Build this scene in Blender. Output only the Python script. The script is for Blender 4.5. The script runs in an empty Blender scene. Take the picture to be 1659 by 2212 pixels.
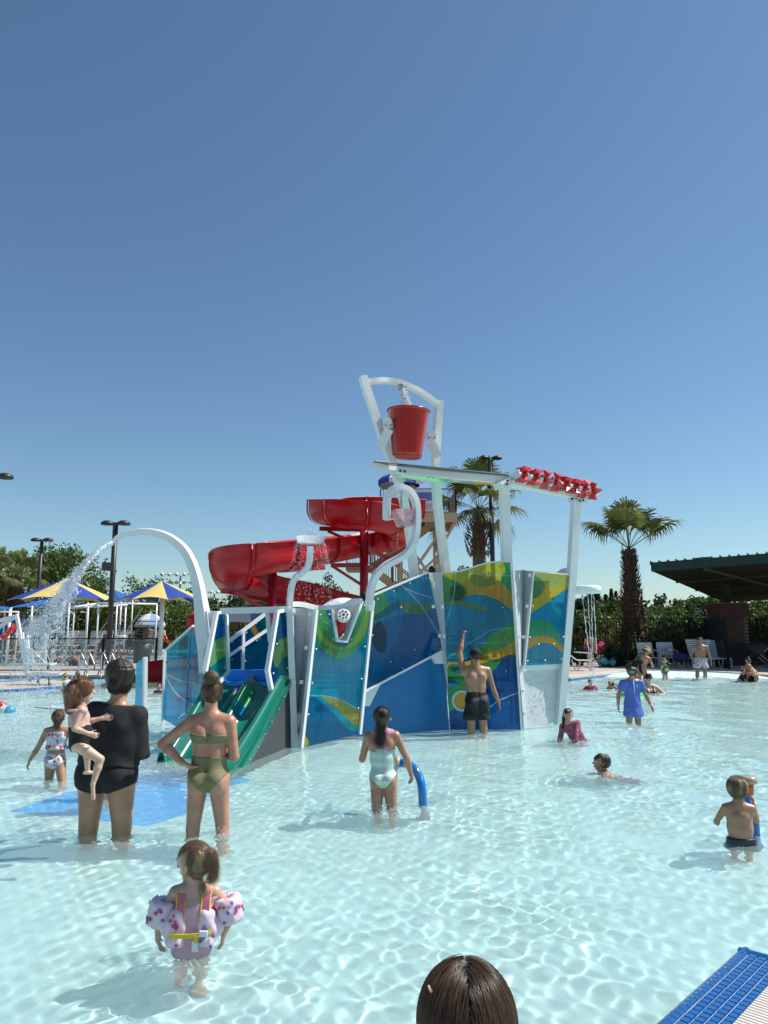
import bpy, bmesh, math, random
import numpy as np
from mathutils import Vector, Matrix, Quaternion
from math import sin, cos, pi, radians as R
random.seed(7)
RNG = np.random.default_rng(7)
sc = bpy.context.scene
COL = sc.collection

# ---------------------------------------------------------------- camera, sky, sun, exposure
CAM_H = 1.66
PITCH = math.atan(251 / 1597)
cam_data = bpy.data.cameras.new('camera')
cam = bpy.data.objects.new('camera', cam_data)
COL.objects.link(cam)
sc.camera = cam
cam_data.sensor_fit = 'VERTICAL'
cam_data.sensor_height = 36
cam_data.lens = 26
cam_data.clip_end = 3000
cam_data.clip_start = 0.05
cam.location = (0, 0, CAM_H)
cam.rotation_euler = (pi / 2 + PITCH, 0, 0)

SUN_DIR = Vector((1.0, 0.22, 1.38)).normalized()      # towards the sun: high on the right
SUN_EL = math.asin(SUN_DIR.z)
SUN_AZ = math.atan2(SUN_DIR.x, SUN_DIR.y)             # clockwise from +Y
world = bpy.data.worlds.new('World')
sc.world = world
world.use_nodes = True
wn = world.node_tree
bg = wn.nodes['Background']
sky = wn.nodes.new('ShaderNodeTexSky')
sky.sky_type = 'NISHITA'
sky.sun_disc = False
sky.sun_elevation = SUN_EL
sky.sun_rotation = SUN_AZ
sky.altitude = 0
sky.air_density = 1.0
sky.dust_density = 0.35
sky.ozone_density = 1.2
tint = wn.nodes.new('ShaderNodeVectorMath'); tint.operation = 'MULTIPLY'; tint.inputs[1].default_value = (.81, .99, 1.06)   # the camera's white balance
wn.links.new(sky.outputs[0], tint.inputs[0]); wn.links.new(tint.outputs[0], bg.inputs[0])
bg.inputs[1].default_value = 0.086
sun_data = bpy.data.lights.new('sun', 'SUN')
sun_data.energy = 4.7
sun_data.angle = R(0.53)
sun_data.color = (1.0, 0.955, 0.88)
sun = bpy.data.objects.new('sun', sun_data)
COL.objects.link(sun)
sun.rotation_euler = SUN_DIR.to_track_quat('Z', 'Y').to_euler()
sun.location = (20, 0, 30)
sun_data.cycles.is_caustics_light = True
sc.view_settings.view_transform = 'Standard'
sc.view_settings.look = 'None'
sc.view_settings.gamma = 1
sc.view_settings.use_curve_mapping = False
sc.view_settings.exposure = 0.34
sc.cycles.max_bounces = 10
sc.cycles.transparent_max_bounces = 24
sc.cycles.sample_clamp_indirect = 6
sc.cycles.use_denoising = True

# ---------------------------------------------------------------- measuring: photo position (1659 x 2212) to world
def ray(px, py):
    x = (px - 829.5) / 1597.3; y = (1106 - py) / 1597.3
    return Vector((x, cos(PITCH) - y * sin(PITCH), sin(PITCH) + y * cos(PITCH)))
def at(px, py, d):
    """the point seen at (px, py), d metres away along the ground"""
    r = ray(px, py)
    return Vector((0, 0, CAM_H)) + r * (d / r.y)
def on(px, py, z=0.0):
    """the point seen at (px, py) on the level z"""
    r = ray(px, py)
    return Vector((0, 0, CAM_H)) + r * ((z - CAM_H) / r.z)
# ---------------------------------------------------------------- materials
MATS = {}
def mat(name, col, rough=0.5, metal=0.0, var=0.0, vscale=6.0, bump=0.0, bscale=60.0, coat=0.0, sss=0.0, spec=0.5, attr=None, stretch=None):
    if name in MATS: return MATS[name]
    m = bpy.data.materials.new(name); m.use_nodes = True
    nt = m.node_tree; b = nt.nodes['Principled BSDF']
    b.inputs['Base Color'].default_value = (*col, 1)
    b.inputs['Roughness'].default_value = rough
    b.inputs['Metallic'].default_value = metal
    b.inputs['Specular IOR Level'].default_value = spec
    b.inputs['Coat Weight'].default_value = coat
    b.inputs['Coat Roughness'].default_value = 0.08
    if sss:
        b.inputs['Subsurface Weight'].default_value = sss
        b.inputs['Subsurface Radius'].default_value = (1, .35, .2)
        b.inputs['Subsurface Scale'].default_value = 0.012
    if var or bump:
        tc = nt.nodes.new('ShaderNodeTexCoord')
        src = tc.outputs['Object']
        if stretch:
            mp = nt.nodes.new('ShaderNodeMapping'); mp.inputs['Scale'].default_value = stretch
            nt.links.new(src, mp.inputs[0]); src = mp.outputs[0]
    if var:
        n = nt.nodes.new('ShaderNodeTexNoise'); n.inputs['Scale'].default_value = vscale; n.inputs['Detail'].default_value = 5
        nt.links.new(src, n.inputs['Vector'])
        mr = nt.nodes.new('ShaderNodeMapRange')
        mr.inputs[1].default_value = .3; mr.inputs[2].default_value = .7
        mr.inputs[3].default_value = 1 - var; mr.inputs[4].default_value = 1 + var
        nt.links.new(n.outputs['Fac'], mr.inputs[0])
        mx = nt.nodes.new('ShaderNodeVectorMath'); mx.operation = 'SCALE'
        mx.inputs[0].default_value = col
        nt.links.new(mr.outputs[0], mx.inputs['Scale'])
        if attr:
            a = nt.nodes.new('ShaderNodeAttribute'); a.attribute_name = attr
            nt.links.new(a.outputs['Color'], mx.inputs[0])
        nt.links.new(mx.outputs[0], b.inputs['Base Color'])
    elif attr:
        a = nt.nodes.new('ShaderNodeAttribute'); a.attribute_name = attr
        nt.links.new(a.outputs['Color'], b.inputs['Base Color'])
    if bump:
        n2 = nt.nodes.new('ShaderNodeTexNoise'); n2.inputs['Scale'].default_value = bscale; n2.inputs['Detail'].default_value = 4
        nt.links.new(src, n2.inputs['Vector'])
        bp = nt.nodes.new('ShaderNodeBump'); bp.inputs['Strength'].default_value = bump; bp.inputs['Distance'].default_value = .02
        nt.links.new(n2.outputs['Fac'], bp.inputs['Height'])
        nt.links.new(bp.outputs[0], b.inputs['Normal'])
    MATS[name] = m
    return m

def fresnel2(N, L, ior):
    """Fresnel for a thin sheet: the same from both of its sides"""
    g = N('ShaderNodeNewGeometry'); mr = N('ShaderNodeMapRange'); mr.inputs[3].default_value = ior; mr.inputs[4].default_value = 1 / ior
    L(g.outputs['Backfacing'], mr.inputs[0]); fr = N('ShaderNodeFresnel'); L(mr.outputs[0], fr.inputs[0]); return fr
def mat_film(name, col, clear=0.35, rough=0.08, attr=None, fuzz=0.0):
    """coloured acrylic: part of the light passes straight, part scatters, the face is glossy"""
    if name in MATS: return MATS[name]
    m = bpy.data.materials.new(name); m.use_nodes = True
    nt = m.node_tree; nt.nodes.clear(); N = nt.nodes.new; L = nt.links.new
    out = N('ShaderNodeOutputMaterial')
    tr = N('ShaderNodeBsdfTransparent'); df = N('ShaderNodeBsdfDiffuse'); tl = N('ShaderNodeBsdfTranslucent'); gl = N('ShaderNodeBsdfGlossy')
    gl.inputs['Roughness'].default_value = rough
    for s in (tr, df, tl): s.inputs['Color'].default_value = (*col, 1)
    if attr:
        a = N('ShaderNodeAttribute'); a.attribute_name = attr
        tc = N('ShaderNodeTexCoord'); mp = N('ShaderNodeMapping'); mp.inputs['Scale'].default_value = (9, 9, .7)
        nz = N('ShaderNodeTexNoise'); nz.inputs['Scale'].default_value = 2; nz.inputs['Detail'].default_value = 4
        L(tc.outputs['Object'], mp.inputs[0]); L(mp.outputs[0], nz.inputs['Vector'])
        mr = N('ShaderNodeMapRange'); mr.inputs[1].default_value = .3; mr.inputs[2].default_value = .7; mr.inputs[3].default_value = .82; mr.inputs[4].default_value = 1.15
        L(nz.outputs['Fac'], mr.inputs[0])
        sc_ = N('ShaderNodeVectorMath'); sc_.operation = 'SCALE'; L(a.outputs['Color'], sc_.inputs[0]); L(mr.outputs[0], sc_.inputs['Scale'])
        for s in (df, tl): L(sc_.outputs[0], s.inputs['Color'])
        L(a.outputs['Color'], tr.inputs['Color'])
    m1 = N('ShaderNodeMixShader'); m1.inputs[0].default_value = .66; L(df.outputs[0], m1.inputs[1]); L(tl.outputs[0], m1.inputs[2])
    m2 = N('ShaderNodeMixShader'); m2.inputs[0].default_value = clear; L(m1.outputs[0], m2.inputs[1]); L(tr.outputs[0], m2.inputs[2])
    fr = fresnel2(N, L, 1.45)
    m3 = N('ShaderNodeMixShader'); L(fr.outputs[0], m3.inputs[0]); L(m2.outputs[0], m3.inputs[1]); L(gl.outputs[0], m3.inputs[2])
    L(m3.outputs[0], out.inputs[0])
    MATS[name] = m
    return m

def mat_drops(name='moving_water', clear=.55):
    """thin sheets, threads and drops of water in the air: glossy, clear, white where it froths"""
    if name in MATS: return MATS[name]
    m = bpy.data.materials.new(name); m.use_nodes = True
    nt = m.node_tree; nt.nodes.clear(); N = nt.nodes.new; L = nt.links.new
    out = N('ShaderNodeOutputMaterial'); tr = N('ShaderNodeBsdfTransparent'); df = N('ShaderNodeBsdfDiffuse'); tl = N('ShaderNodeBsdfTranslucent'); gl = N('ShaderNodeBsdfGlossy')
    df.inputs['Color'].default_value = (.9, .93, .95, 1); tl.inputs['Color'].default_value = (.9, .93, .95, 1); tr.inputs['Color'].default_value = (.95, .98, 1, 1)
    gl.inputs['Roughness'].default_value = .12
    a = N('ShaderNodeMixShader'); a.inputs[0].default_value = .6; L(df.outputs[0], a.inputs[1]); L(tl.outputs[0], a.inputs[2])
    b = N('ShaderNodeMixShader'); b.inputs[0].default_value = clear; L(a.outputs[0], b.inputs[1]); L(tr.outputs[0], b.inputs[2])
    fr = fresnel2(N, L, 1.5)
    c = N('ShaderNodeMixShader'); L(fr.outputs[0], c.inputs[0]); L(b.outputs[0], c.inputs[1]); L(gl.outputs[0], c.inputs[2])
    L(c.outputs[0], out.inputs[0])
    MATS[name] = m
    return m

# ---------------------------------------------------------------- linking and naming
def part(name, me, parent=None, material=None):
    """link one mesh (built in world coordinates) as an object of its own"""
    if isinstance(me, MB): me = me.mesh(name)
    if material is not None:
        for m_ in (material if isinstance(material, (list, tuple)) else [material]): me.materials.append(m_)
    o = bpy.data.objects.new(name, me); COL.objects.link(o)
    if parent is not None:
        o.parent = parent
        if parent.type == 'EMPTY' and parent.parent is None: o.location = -parent.location
    return o
def tag(o, label=None, cat=None, group=None, kind=None):
    if label: o['label'] = label
    if cat: o['category'] = cat
    if group: o['group'] = group
    if kind: o['kind'] = kind
    return o
def thing(name, label, cat, loc=(0, 0, 0), group=None):
    o = bpy.data.objects.new(name, None); COL.objects.link(o); o.location = loc; o.empty_display_size = .2
    return tag(o, label, cat, group)
def struct(name, mb, m):
    return tag(part(name, mb, None, m), kind='structure')
def copy_tree(o, parent=None):
    c = o.copy(); COL.objects.link(c); c.parent = parent
    for ch in list(o.children): copy_tree(ch, c)
    return c
def copy_thing(o, loc, rz=0.0, label=None, scale=None):
    c = copy_tree(o); c.location = loc; c.rotation_euler = (0, 0, rz)
    if scale: c.scale = (scale,) * 3 if not isinstance(scale, tuple) else scale
    if label: c['label'] = label
    return c

# ---------------------------------------------------------------- mesh building
class MB:
    def __init__(s): s.v = []; s.f = []; s.sm = []
    def add(s, vs, fs, smooth=False):
        o = len(s.v); s.v += [tuple(v) for v in vs]
        s.f += [tuple(i + o for i in f) for f in fs]; s.sm += [smooth] * len(fs)
        return s
    def box(s, c, size, rz=0.0, M=None):
        hx, hy, hz = size[0] / 2, size[1] / 2, size[2] / 2
        Q = (M if M is not None else Matrix.Rotation(rz, 3, 'Z')); c = Vector(c)
        vs = [c + Q @ Vector((x, y, z)) for x in (-hx, hx) for y in (-hy, hy) for z in (-hz, hz)]
        return s.add(vs, [(0, 1, 3, 2), (4, 6, 7, 5), (0, 4, 5, 1), (2, 3, 7, 6), (0, 2, 6, 4), (1, 5, 7, 3)])
    def frames(s, pts, up=Vector((0, 0, 1))):
        pts = [Vector(p) for p in pts]; out = []; prev = None
        for i, p in enumerate(pts):
            t = (pts[min(i + 1, len(pts) - 1)] - pts[max(i - 1, 0)])
            t = t.normalized() if t.length > 1e-9 else Vector((0, 0, 1))
            if prev is None:
                a = Vector(up)
                if abs(t.dot(a)) > .97: a = Vector((0, 1, 0)) if abs(t.y) < .9 else Vector((1, 0, 0))
                n = (a - t * a.dot(t)).normalized()
            else:
                n = (prev - t * prev.dot(t))
                n = n.normalized() if n.length > 1e-6 else prev
            prev = n; out.append((p, t, n, t.cross(n)))
        return out
    def sweep(s, prof, pts, closed=True, smooth=False, up=Vector((0, 0, 1)), scales=None, cap=True, fixed_up=False):
        """prof: list of (side, up) offsets swept along pts"""
        fr = s.frames(pts, up); vs = []; n = len(prof)
        for i, (p, t, nn, bb) in enumerate(fr):
            if fixed_up:
                bb = t.cross(Vector(up)).normalized() * -1 if t.cross(Vector(up)).length > 1e-6 else bb
                nn = bb.cross(t).normalized() * 1
                if nn.dot(Vector(up)) < 0: nn = -nn
            k = scales[i] if scales else 1
            vs += [p + bb * (-a * k) + nn * (b * k) for a, b in prof]
        fs = []; m = len(fr)
        for i in range(m - 1):
            for j in range(n if closed else n - 1):
                j2 = (j + 1) % n
                fs.append((i * n + j, i * n + j2, (i + 1) * n + j2, (i + 1) * n + j))
        s.add(vs, fs, smooth)
        if closed and cap and n > 2:
            o = len(s.v) - len(vs)
            s.f += [tuple(o + j for j in reversed(range(n))), tuple(o + (m - 1) * n + j for j in range(n))]; s.sm += [False, False]
        return s
    def tube(s, pts, r, n=8, cap=True, scales=None, smooth=True):
        return s.sweep([(r * cos(2 * pi * i / n), r * sin(2 * pi * i / n)) for i in range(n)], pts, True, smooth, scales=scales, cap=cap)
    def beam(s, a, b, w, h, up=Vector((0, 0, 1))):
        return s.sweep([(-w / 2, -h / 2), (w / 2, -h / 2), (w / 2, h / 2), (-w / 2, h / 2)], [a, b], up=up)
    def slab(s, poly, th, n=None):
        """flat polygon given thickness th along n (both ways of the middle)"""
        P = [Vector(p) for p in poly]
        if n is None:
            n = Vector((0, 0, 0))
            for i in range(len(P)): n += P[i].cross(P[(i + 1) % len(P)])
            n.normalize()
        k = len(P); vs = [p + n * th / 2 for p in P] + [p - n * th / 2 for p in P]
        fs = [tuple(range(k)), tuple(reversed(range(k, 2 * k)))] + [(i, i + k, (i + 1) % k + k, (i + 1) % k) for i in range(k)]
        return s.add(vs, fs)
    def lathe(s, prof, c=(0, 0, 0), n=24, smooth=True, M=None):
        c = Vector(c); vs = []
        for r, z in prof:
            for i in range(n):
                p = Vector((r * cos(2 * pi * i / n), r * sin(2 * pi * i / n), z))
                vs.append(c + (M @ p if M is not None else p))
        fs = [(i * n + j, i * n + (j + 1) % n, (i + 1) * n + (j + 1) % n, (i + 1) * n + j) for i in range(len(prof) - 1) for j in range(n)]
        return s.add(vs, fs, smooth)
    def ball(s, c, r, n=8, sq=(1, 1, 1)):
        c = Vector(c); vs = [c + Vector((0, 0, r * sq[2]))]; fs = []
        m = max(3, n // 2)
        for i in range(1, m):
            th = pi * i / m
            vs += [c + Vector((r * sq[0] * sin(th) * cos(2 * pi * j / n), r * sq[1] * sin(th) * sin(2 * pi * j / n), r * sq[2] * cos(th))) for j in range(n)]
        vs.append(c - Vector((0, 0, r * sq[2])))
        for j in range(n):
            fs.append((0, 1 + j, 1 + (j + 1) % n))
            for i in range(m - 2):
                a = 1 + i * n; fs.append((a + j, a + n + j, a + n + (j + 1) % n, a + (j + 1) % n))
            fs.append((len(vs) - 1, 1 + (m - 2) * n + (j + 1) % n, 1 + (m - 2) * n + j))
        return s.add(vs, fs, True)
    def mesh(s, name):
        me = bpy.data.meshes.new(name); me.from_pydata(s.v, [], s.f)
        me.polygons.foreach_set('use_smooth', s.sm)
        return me

def np_mesh(name, co, quads, smooth=True, tris=False):
    me = bpy.data.meshes.new(name); k = quads.shape[1]
    me.vertices.add(len(co)); me.vertices.foreach_set('co', np.ascontiguousarray(co, np.float32).ravel())
    me.loops.add(quads.size); me.loops.foreach_set('vertex_index', np.ascontiguousarray(quads, np.int32).ravel())
    me.polygons.add(len(quads)); me.polygons.foreach_set('loop_start', np.arange(0, quads.size, k, dtype=np.int32))
    me.polygons.foreach_set('loop_total', np.full(len(quads), k, np.int32))
    me.polygons.foreach_set('use_smooth', np.full(len(quads), smooth))
    me.update(calc_edges=True)
    return me
def curve_pts(keys, n=8):
    """smooth line through key points"""
    K = [Vector(k) for k in keys]; out = []
    for i in range(len(K) - 1):
        p0 = K[max(i - 1, 0)]; p1 = K[i]; p2 = K[i + 1]; p3 = K[min(i + 2, len(K) - 1)]
        for j in range(n):
            t = j / n
            out.append(.5 * ((2 * p1) + (p2 - p0) * t + (2 * p0 - 5 * p1 + 4 * p2 - p3) * t * t + (3 * p1 - p0 - 3 * p2 + p3) * t ** 3))
    out.append(K[-1])
    return out

# ---------------------------------------------------------------- smooth bodies: distance field to one continuous surface
def surface_nets(F, org, h):
    ins = F < 0
    nx, ny, nz = F.shape
    cnt = np.zeros((nx - 1, ny - 1, nz - 1), np.int8)
    for a in (0, 1):
        for b in (0, 1):
            for c in (0, 1):
                cnt += ins[a:nx - 1 + a, b:ny - 1 + b, c:nz - 1 + c]
    act = (cnt > 0) & (cnt < 8)
    ci, cj, ck = np.nonzero(act)
    if not len(ci): return None
    idm = np.full(act.shape, -1, np.int32); idm[ci, cj, ck] = np.arange(len(ci))
    acc = np.zeros((len(ci), 3)); w = np.zeros(len(ci))
    cor = [(a, b, c) for a in (0, 1) for b in (0, 1) for c in (0, 1)]
    for p in cor:
        for ax in range(3):
            if p[ax]: continue
            q = list(p); q[ax] = 1
            fp = F[ci + p[0], cj + p[1], ck + p[2]]; fq = F[ci + q[0], cj + q[1], ck + q[2]]
            m = (fp < 0) != (fq < 0)
            t = np.where(m, fp / np.where(m, fp - fq, 1), 0)
            pos = np.stack([np.full(len(ci), p[0], float), np.full(len(ci), p[1], float), np.full(len(ci), p[2], float)], -1)
            pos[:, ax] += t
            acc += pos * m[:, None]; w += m
    co = (acc / w[:, None] + np.stack([ci, cj, ck], -1)) * h + np.asarray(org)
    quads = []
    for ax in range(3):
        sl0 = [slice(None)] * 3; sl1 = [slice(None)] * 3
        sl0[ax] = slice(0, -1); sl1[ax] = slice(1, None)
        A = ins[tuple(sl0)]; B = ins[tuple(sl1)]
        o1, o2 = [(1, 2), (2, 0), (0, 1)][ax]
        X = np.argwhere(A != B)
        X = X[(X[:, o1] > 0) & (X[:, o2] > 0) & (X[:, o1] < F.shape[o1] - 1) & (X[:, o2] < F.shape[o2] - 1)]
        if not len(X): continue
        def cell(d1, d2):
            c = X.copy(); c[:, o1] -= d1; c[:, o2] -= d2
            return idm[c[:, 0], c[:, 1], c[:, 2]]
        q = np.stack([cell(0, 0), cell(1, 0), cell(1, 1), cell(0, 1)], -1)
        flip = ~A[X[:, 0], X[:, 1], X[:, 2]]
        q[~flip] = q[~flip][:, ::-1]
        quads.append(q)
    q = np.concatenate(quads); q = q[(q >= 0).all(1)]
    return co, q[:, ::-1]

class Field:
    """union of tapered, flattened limbs; op 'add' or 'cut'"""
    def __init__(s): s.p = []
    def cone(s, a, b, ra, rb, w=None, fa=(1, 1), fb=None, k=.02, cuts=None, op='add'):
        """a-b with radii; w: sideways axis, fa/fb: (side, depth) factors at both ends; cuts: [(point, normal)] keeps the side against the normal"""
        s.p.append((np.array(a, float), np.array(b, float), ra, rb, None if w is None else np.array(w, float), fa, fb or fa, k, cuts, op)); return s
    def ball(s, c, r, k=.02, op='add', w=None, fa=(1, 1), up=None, fz=1.0):
        c = np.array(c, float)
        u = np.array(up if up is not None else (0, 0, 1), float) * r * max(fz - 1, 1e-4)
        return s.cone(c - u, c + u, r, r, w, fa, None, k, None, op)
    def eval(s, X, Y, Z, h):
        """X, Y, Z: 1-D coordinate arrays"""
        F = np.full((len(X), len(Y), len(Z)), 9.0, np.float32)
        for a, b, ra, rb, w, fa, fb, k, cuts, op in s.p:
            m = max(ra * max(fa), rb * max(fb)) + k + 2.5 * h
            lo = np.minimum(a, b) - m; hi = np.maximum(a, b) + m
            sl = []
            for A, l, u in ((X, lo[0], hi[0]), (Y, lo[1], hi[1]), (Z, lo[2], hi[2])):
                i0 = np.searchsorted(A, l); i1 = np.searchsorted(A, u); sl.append(slice(i0, i1))
            if any(q.stop <= q.start for q in sl): continue
            x = X[sl[0]][:, None, None] - a[0]; y = Y[sl[1]][None, :, None] - a[1]; z = Z[sl[2]][None, None, :] - a[2]
            d = b - a; L2 = max(float(d @ d), 1e-9)
            t = np.clip((x * d[0] + y * d[1] + z * d[2]) / L2, 0, 1)
            rx = x - t * d[0]; ry = y - t * d[1]; rz = z - t * d[2]
            r = ra + (rb - ra) * t
            if w is None:
                dist = np.sqrt(rx * rx + ry * ry + rz * rz) - r
            else:
                sx = fa[0] + (fb[0] - fa[0]) * t; sy = fa[1] + (fb[1] - fa[1]) * t
                dw = rx * w[0] + ry * w[1] + rz * w[2]
                o2 = np.maximum(rx * rx + ry * ry + rz * rz - dw * dw, 0)
                q = np.sqrt((dw / sx) ** 2 + o2 / (sy * sy))
                dist = (q - r) * np.minimum(sx, sy)
            if cuts:
                for cp, cn in cuts:
                    dist = np.maximum(dist, (x + a[0] - cp[0]) * cn[0] + (y + a[1] - cp[1]) * cn[1] + (z + a[2] - cp[2]) * cn[2])
            V = F[sl[0], sl[1], sl[2]]
            if op == 'add':
                hh = np.maximum(k - np.abs(V - dist), 0) / k
                V[...] = np.minimum(V, dist) - hh * hh * k * .25
            else:
                hh = np.maximum(k - np.abs(V + dist), 0) / k
                V[...] = np.maximum(V, -dist) + hh * hh * k * .25
        return F
    def bounds(s):
        lo = np.full(3, 1e9); hi = -lo
        for a, b, ra, rb, w, fa, fb, k, cuts, op in s.p:
            if op != 'add': continue
            m = max(ra * max(fa), rb * max(fb)) + .3 * k
            lo = np.minimum(lo, np.minimum(a, b) - m); hi = np.maximum(hi, np.maximum(a, b) + m)
        return lo, hi
    def mesh(s, name, h, grow=0.0, region=None, disp=None, bnd=None):
        """region(P): value > 0 is cut away, P an open grid (x, y, z)"""
        lo, hi = bnd or s.bounds(); lo = lo - 3 * h - grow; hi = hi + 3 * h + grow
        X, Y, Z = [np.arange(l, u, h) for l, u in zip(lo, hi)]
        F = s.eval(X, Y, Z, h) - grow
        if disp is not None: F = F + disp(X[:, None, None], Y[None, :, None], Z[None, None, :])
        if region is not None:
            F = np.maximum(F, region(X[:, None, None], Y[None, :, None], Z[None, None, :]))
        F[0] = F[-1] = 1; F[:, 0] = F[:, -1] = 1; F[:, :, 0] = F[:, :, -1] = 1
        r = surface_nets(F, lo, h)
        if r is None: return None
        co, q = r
        return np_mesh(name, co, q)
# ================================================================ setting: water, floor, decks, ground
def wave_field(seed, lams, amps, warp=.8):
    rng = np.random.default_rng(seed); W = []
    for lam, a in zip(lams, amps):
        W.append((2 * pi / lam, rng.uniform(0, 2 * pi), rng.uniform(0, 2 * pi), a * rng.uniform(.6, 1.3), rng.uniform(.5, 1.6), rng.uniform(.5, 1.6), rng.uniform(0, 6)))
    return W
LAMS = [.095 * 1.062 ** i for i in range(50)]
WV = wave_field(3, LAMS, [.00040 * (l / .10) ** .84 for l in LAMS])
def wave_height(x, y):
    h = np.zeros_like(x)
    for k, th, ph, a, w1, w2, p2 in WV:
        h += a * np.sin(k * (x * cos(th) + y * sin(th)) + ph + .9 * np.sin(x * w1 + y * w2 + p2))
    env = .66 + .34 * np.sin(x * 1.15 + 2 * np.sin(y * .7 + 1)) * np.sin(y * .95 + 1.6 * np.sin(x * .8 + 2)) + .12 * np.sin(x * 3.1 + y * 2.3 + np.sin(y * 2))
    return h * env
SPLASH = []      # (x, y, radius, strength): rings and chop around legs and falling jets
def splash_height(x, y):
    h = np.zeros_like(x)
    for sx, sy, r, s in SPLASH:
        m = (np.abs(x - sx) < 3 * r) & (np.abs(y - sy) < 3 * r)
        if not m.any(): continue
        d = np.hypot(x[m] - sx, y[m] - sy)
        h[m] += s * np.exp(-(d / r) ** 2) * (np.sin(d * 55 + 1) * .5 + np.sin(d * 33 + 9 * np.sin(3 * np.arctan2(y[m] - sy, x[m] - sx))) * .5)
    return h
DEPTH = .42
def floor_at(px, py):
    """the pool floor point seen through the water at (px, py)"""
    p = on(px, py, 0); d = p - Vector((0, 0, CAM_H)); hz = math.hypot(d.x, d.y); si = hz / d.length
    st = si / 1.333; k = DEPTH * st / math.sqrt(1 - st * st)
    return Vector((p.x + d.x / hz * k, p.y + d.y / hz * k, -DEPTH))
PLASTER = mat('pool_plaster', (.54, .68, .66), .8, var=.05, vscale=.7)
CONC = mat('pool_deck_concrete', (.44, .385, .33), .85, var=.16, vscale=.8, bump=.15, bscale=40)
CONC2 = mat('pale_coping_concrete', (.52, .48, .44), .8, var=.1, vscale=2)
TILEB = mat('blue_waterline_tile', (.02, .12, .42), .2, coat=.4, var=.25, vscale=14)
# pool floor: flat, rising to nothing at the beach entry on the right
def floor_z(x, y):
    z = np.full_like(x, -DEPTH)
    beach = np.clip((y - (20.5 - .15 * (x - 8))) / 6.2, 0, 1) * np.clip((x - 5.2) / 1.6, 0, 1)
    z = z + beach * (DEPTH + .06)
    lap = np.clip((y - 30) / .1, 0, 1) * np.clip((-10 - x) / .1, 0, 1)
    return z - lap * .9
fx, fy = np.meshgrid(np.linspace(-34, 36, 281), np.linspace(-3, 48, 256), indexing='ij')
fz = floor_z(fx, fy); n, m = fx.shape; ix = np.arange(n * m).reshape(n, m)
me = np_mesh('pool_floor', np.stack([fx, fy, fz], -1).reshape(-1, 3), np.stack([ix[:-1, :-1], ix[1:, :-1], ix[1:, 1:], ix[:-1, 1:]], -1).reshape(-1, 4))
pfl = tag(part('pool_floor', me, None, PLASTER), kind='structure'); pfl.cycles.is_caustics_receiver = True
BP = mat('bright_blue_floor_paint', (.0, .34, .80), .7, var=.06)
pts = [floor_at(*q) for q in [(18, 1752), (70, 1736), (140, 1712), (200, 1697), (270, 1684), (330, 1672), (400, 1664), (470, 1668), (520, 1679), (538, 1690), (500, 1697), (462, 1712), (432, 1735), (400, 1757), (350, 1776), (300, 1783), (250, 1776), (180, 1762), (100, 1758)]]
pts = curve_pts(pts + [pts[0]], 4)[:-1]
o = struct('painted_floor_patch', MB().add([p + Vector((0, 0, .004)) for p in pts], [tuple(range(len(pts)))]), BP); o.cycles.is_caustics_receiver = True
o['label'] = 'bright blue painted patch on the pool floor below the green slide'
# decks
DZ0 = .10
e = [O_ for O_ in [on(1227, 1466.5, .06), on(1290, 1460, .06), on(1340, 1453, .06), on(1400, 1448.5, .06), on(1460, 1449.5, .06), on(1530, 1452, .06), on(1600, 1456, .06), on(1680, 1462, .06), on(1800, 1470, .06)]]
edge = [Vector((-11.4, 25.3, 0)), Vector((-2, 25.1, 0)), Vector((3, 24.7, 0))] + e
far = [Vector((40, 24, 0)), Vector((40, 34.6, 0)), Vector((7, 34.6, 0)), Vector((7, 48, 0)), Vector((-11.4, 48, 0))]
def sheet(poly, z0, z1):
    P = [Vector((p.x, p.y, z1)) for p in poly]; k = len(P)
    return MB().add(P + [Vector((p.x, p.y, z0)) for p in P], [tuple(range(k))] + [(i, (i + 1) % k, (i + 1) % k + k, i + k) for i in range(k)])
struct('pool_deck', sheet(edge + far, -.6, DZ0), CONC)
struct('pool_deck', MB().box((-24.7, 28.4, -.2), (26.6, 6.1, .6)), CONC)
struct('pool_deck', MB().box((-24.7, 57, -.2), (26.6, 18, .6)), CONC)
struct('near_pool_deck', MB().box((-4, -2.2, -.25), (15, 9.0, .6)), CONC)
# coping and waterline tiles
def ribbon_wall(pts, name, m, z0, z1, th, off=0.0):
    mb = MB()
    for a, b in zip(pts[:-1], pts[1:]):
        a, b = Vector((a.x, a.y, 0)), Vector((b.x, b.y, 0)); t = (b - a).normalized(); nrm = Vector((t.y, -t.x, 0))
        if nrm.y > 0: nrm = -nrm
        mb.slab([a + nrm * off + Vector((0, 0, z0)), b + nrm * off + Vector((0, 0, z0)), b + nrm * off + Vector((0, 0, z1)), a + nrm * off + Vector((0, 0, z1))], th, nrm)
    return struct(name, mb, m)
LE = [Vector((-38, 25.36, 0)), Vector((-11.4, 25.36, 0)), Vector((-2, 25.1, 0)), Vector((3, 24.7, 0))] + e[:3]
ribbon_wall(LE, 'waterline_tiles', TILEB, -.12, .055, .05, .05)
ribbon_wall(LE, 'pool_coping', CONC2, .06, .115, .42, -.14)
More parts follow.
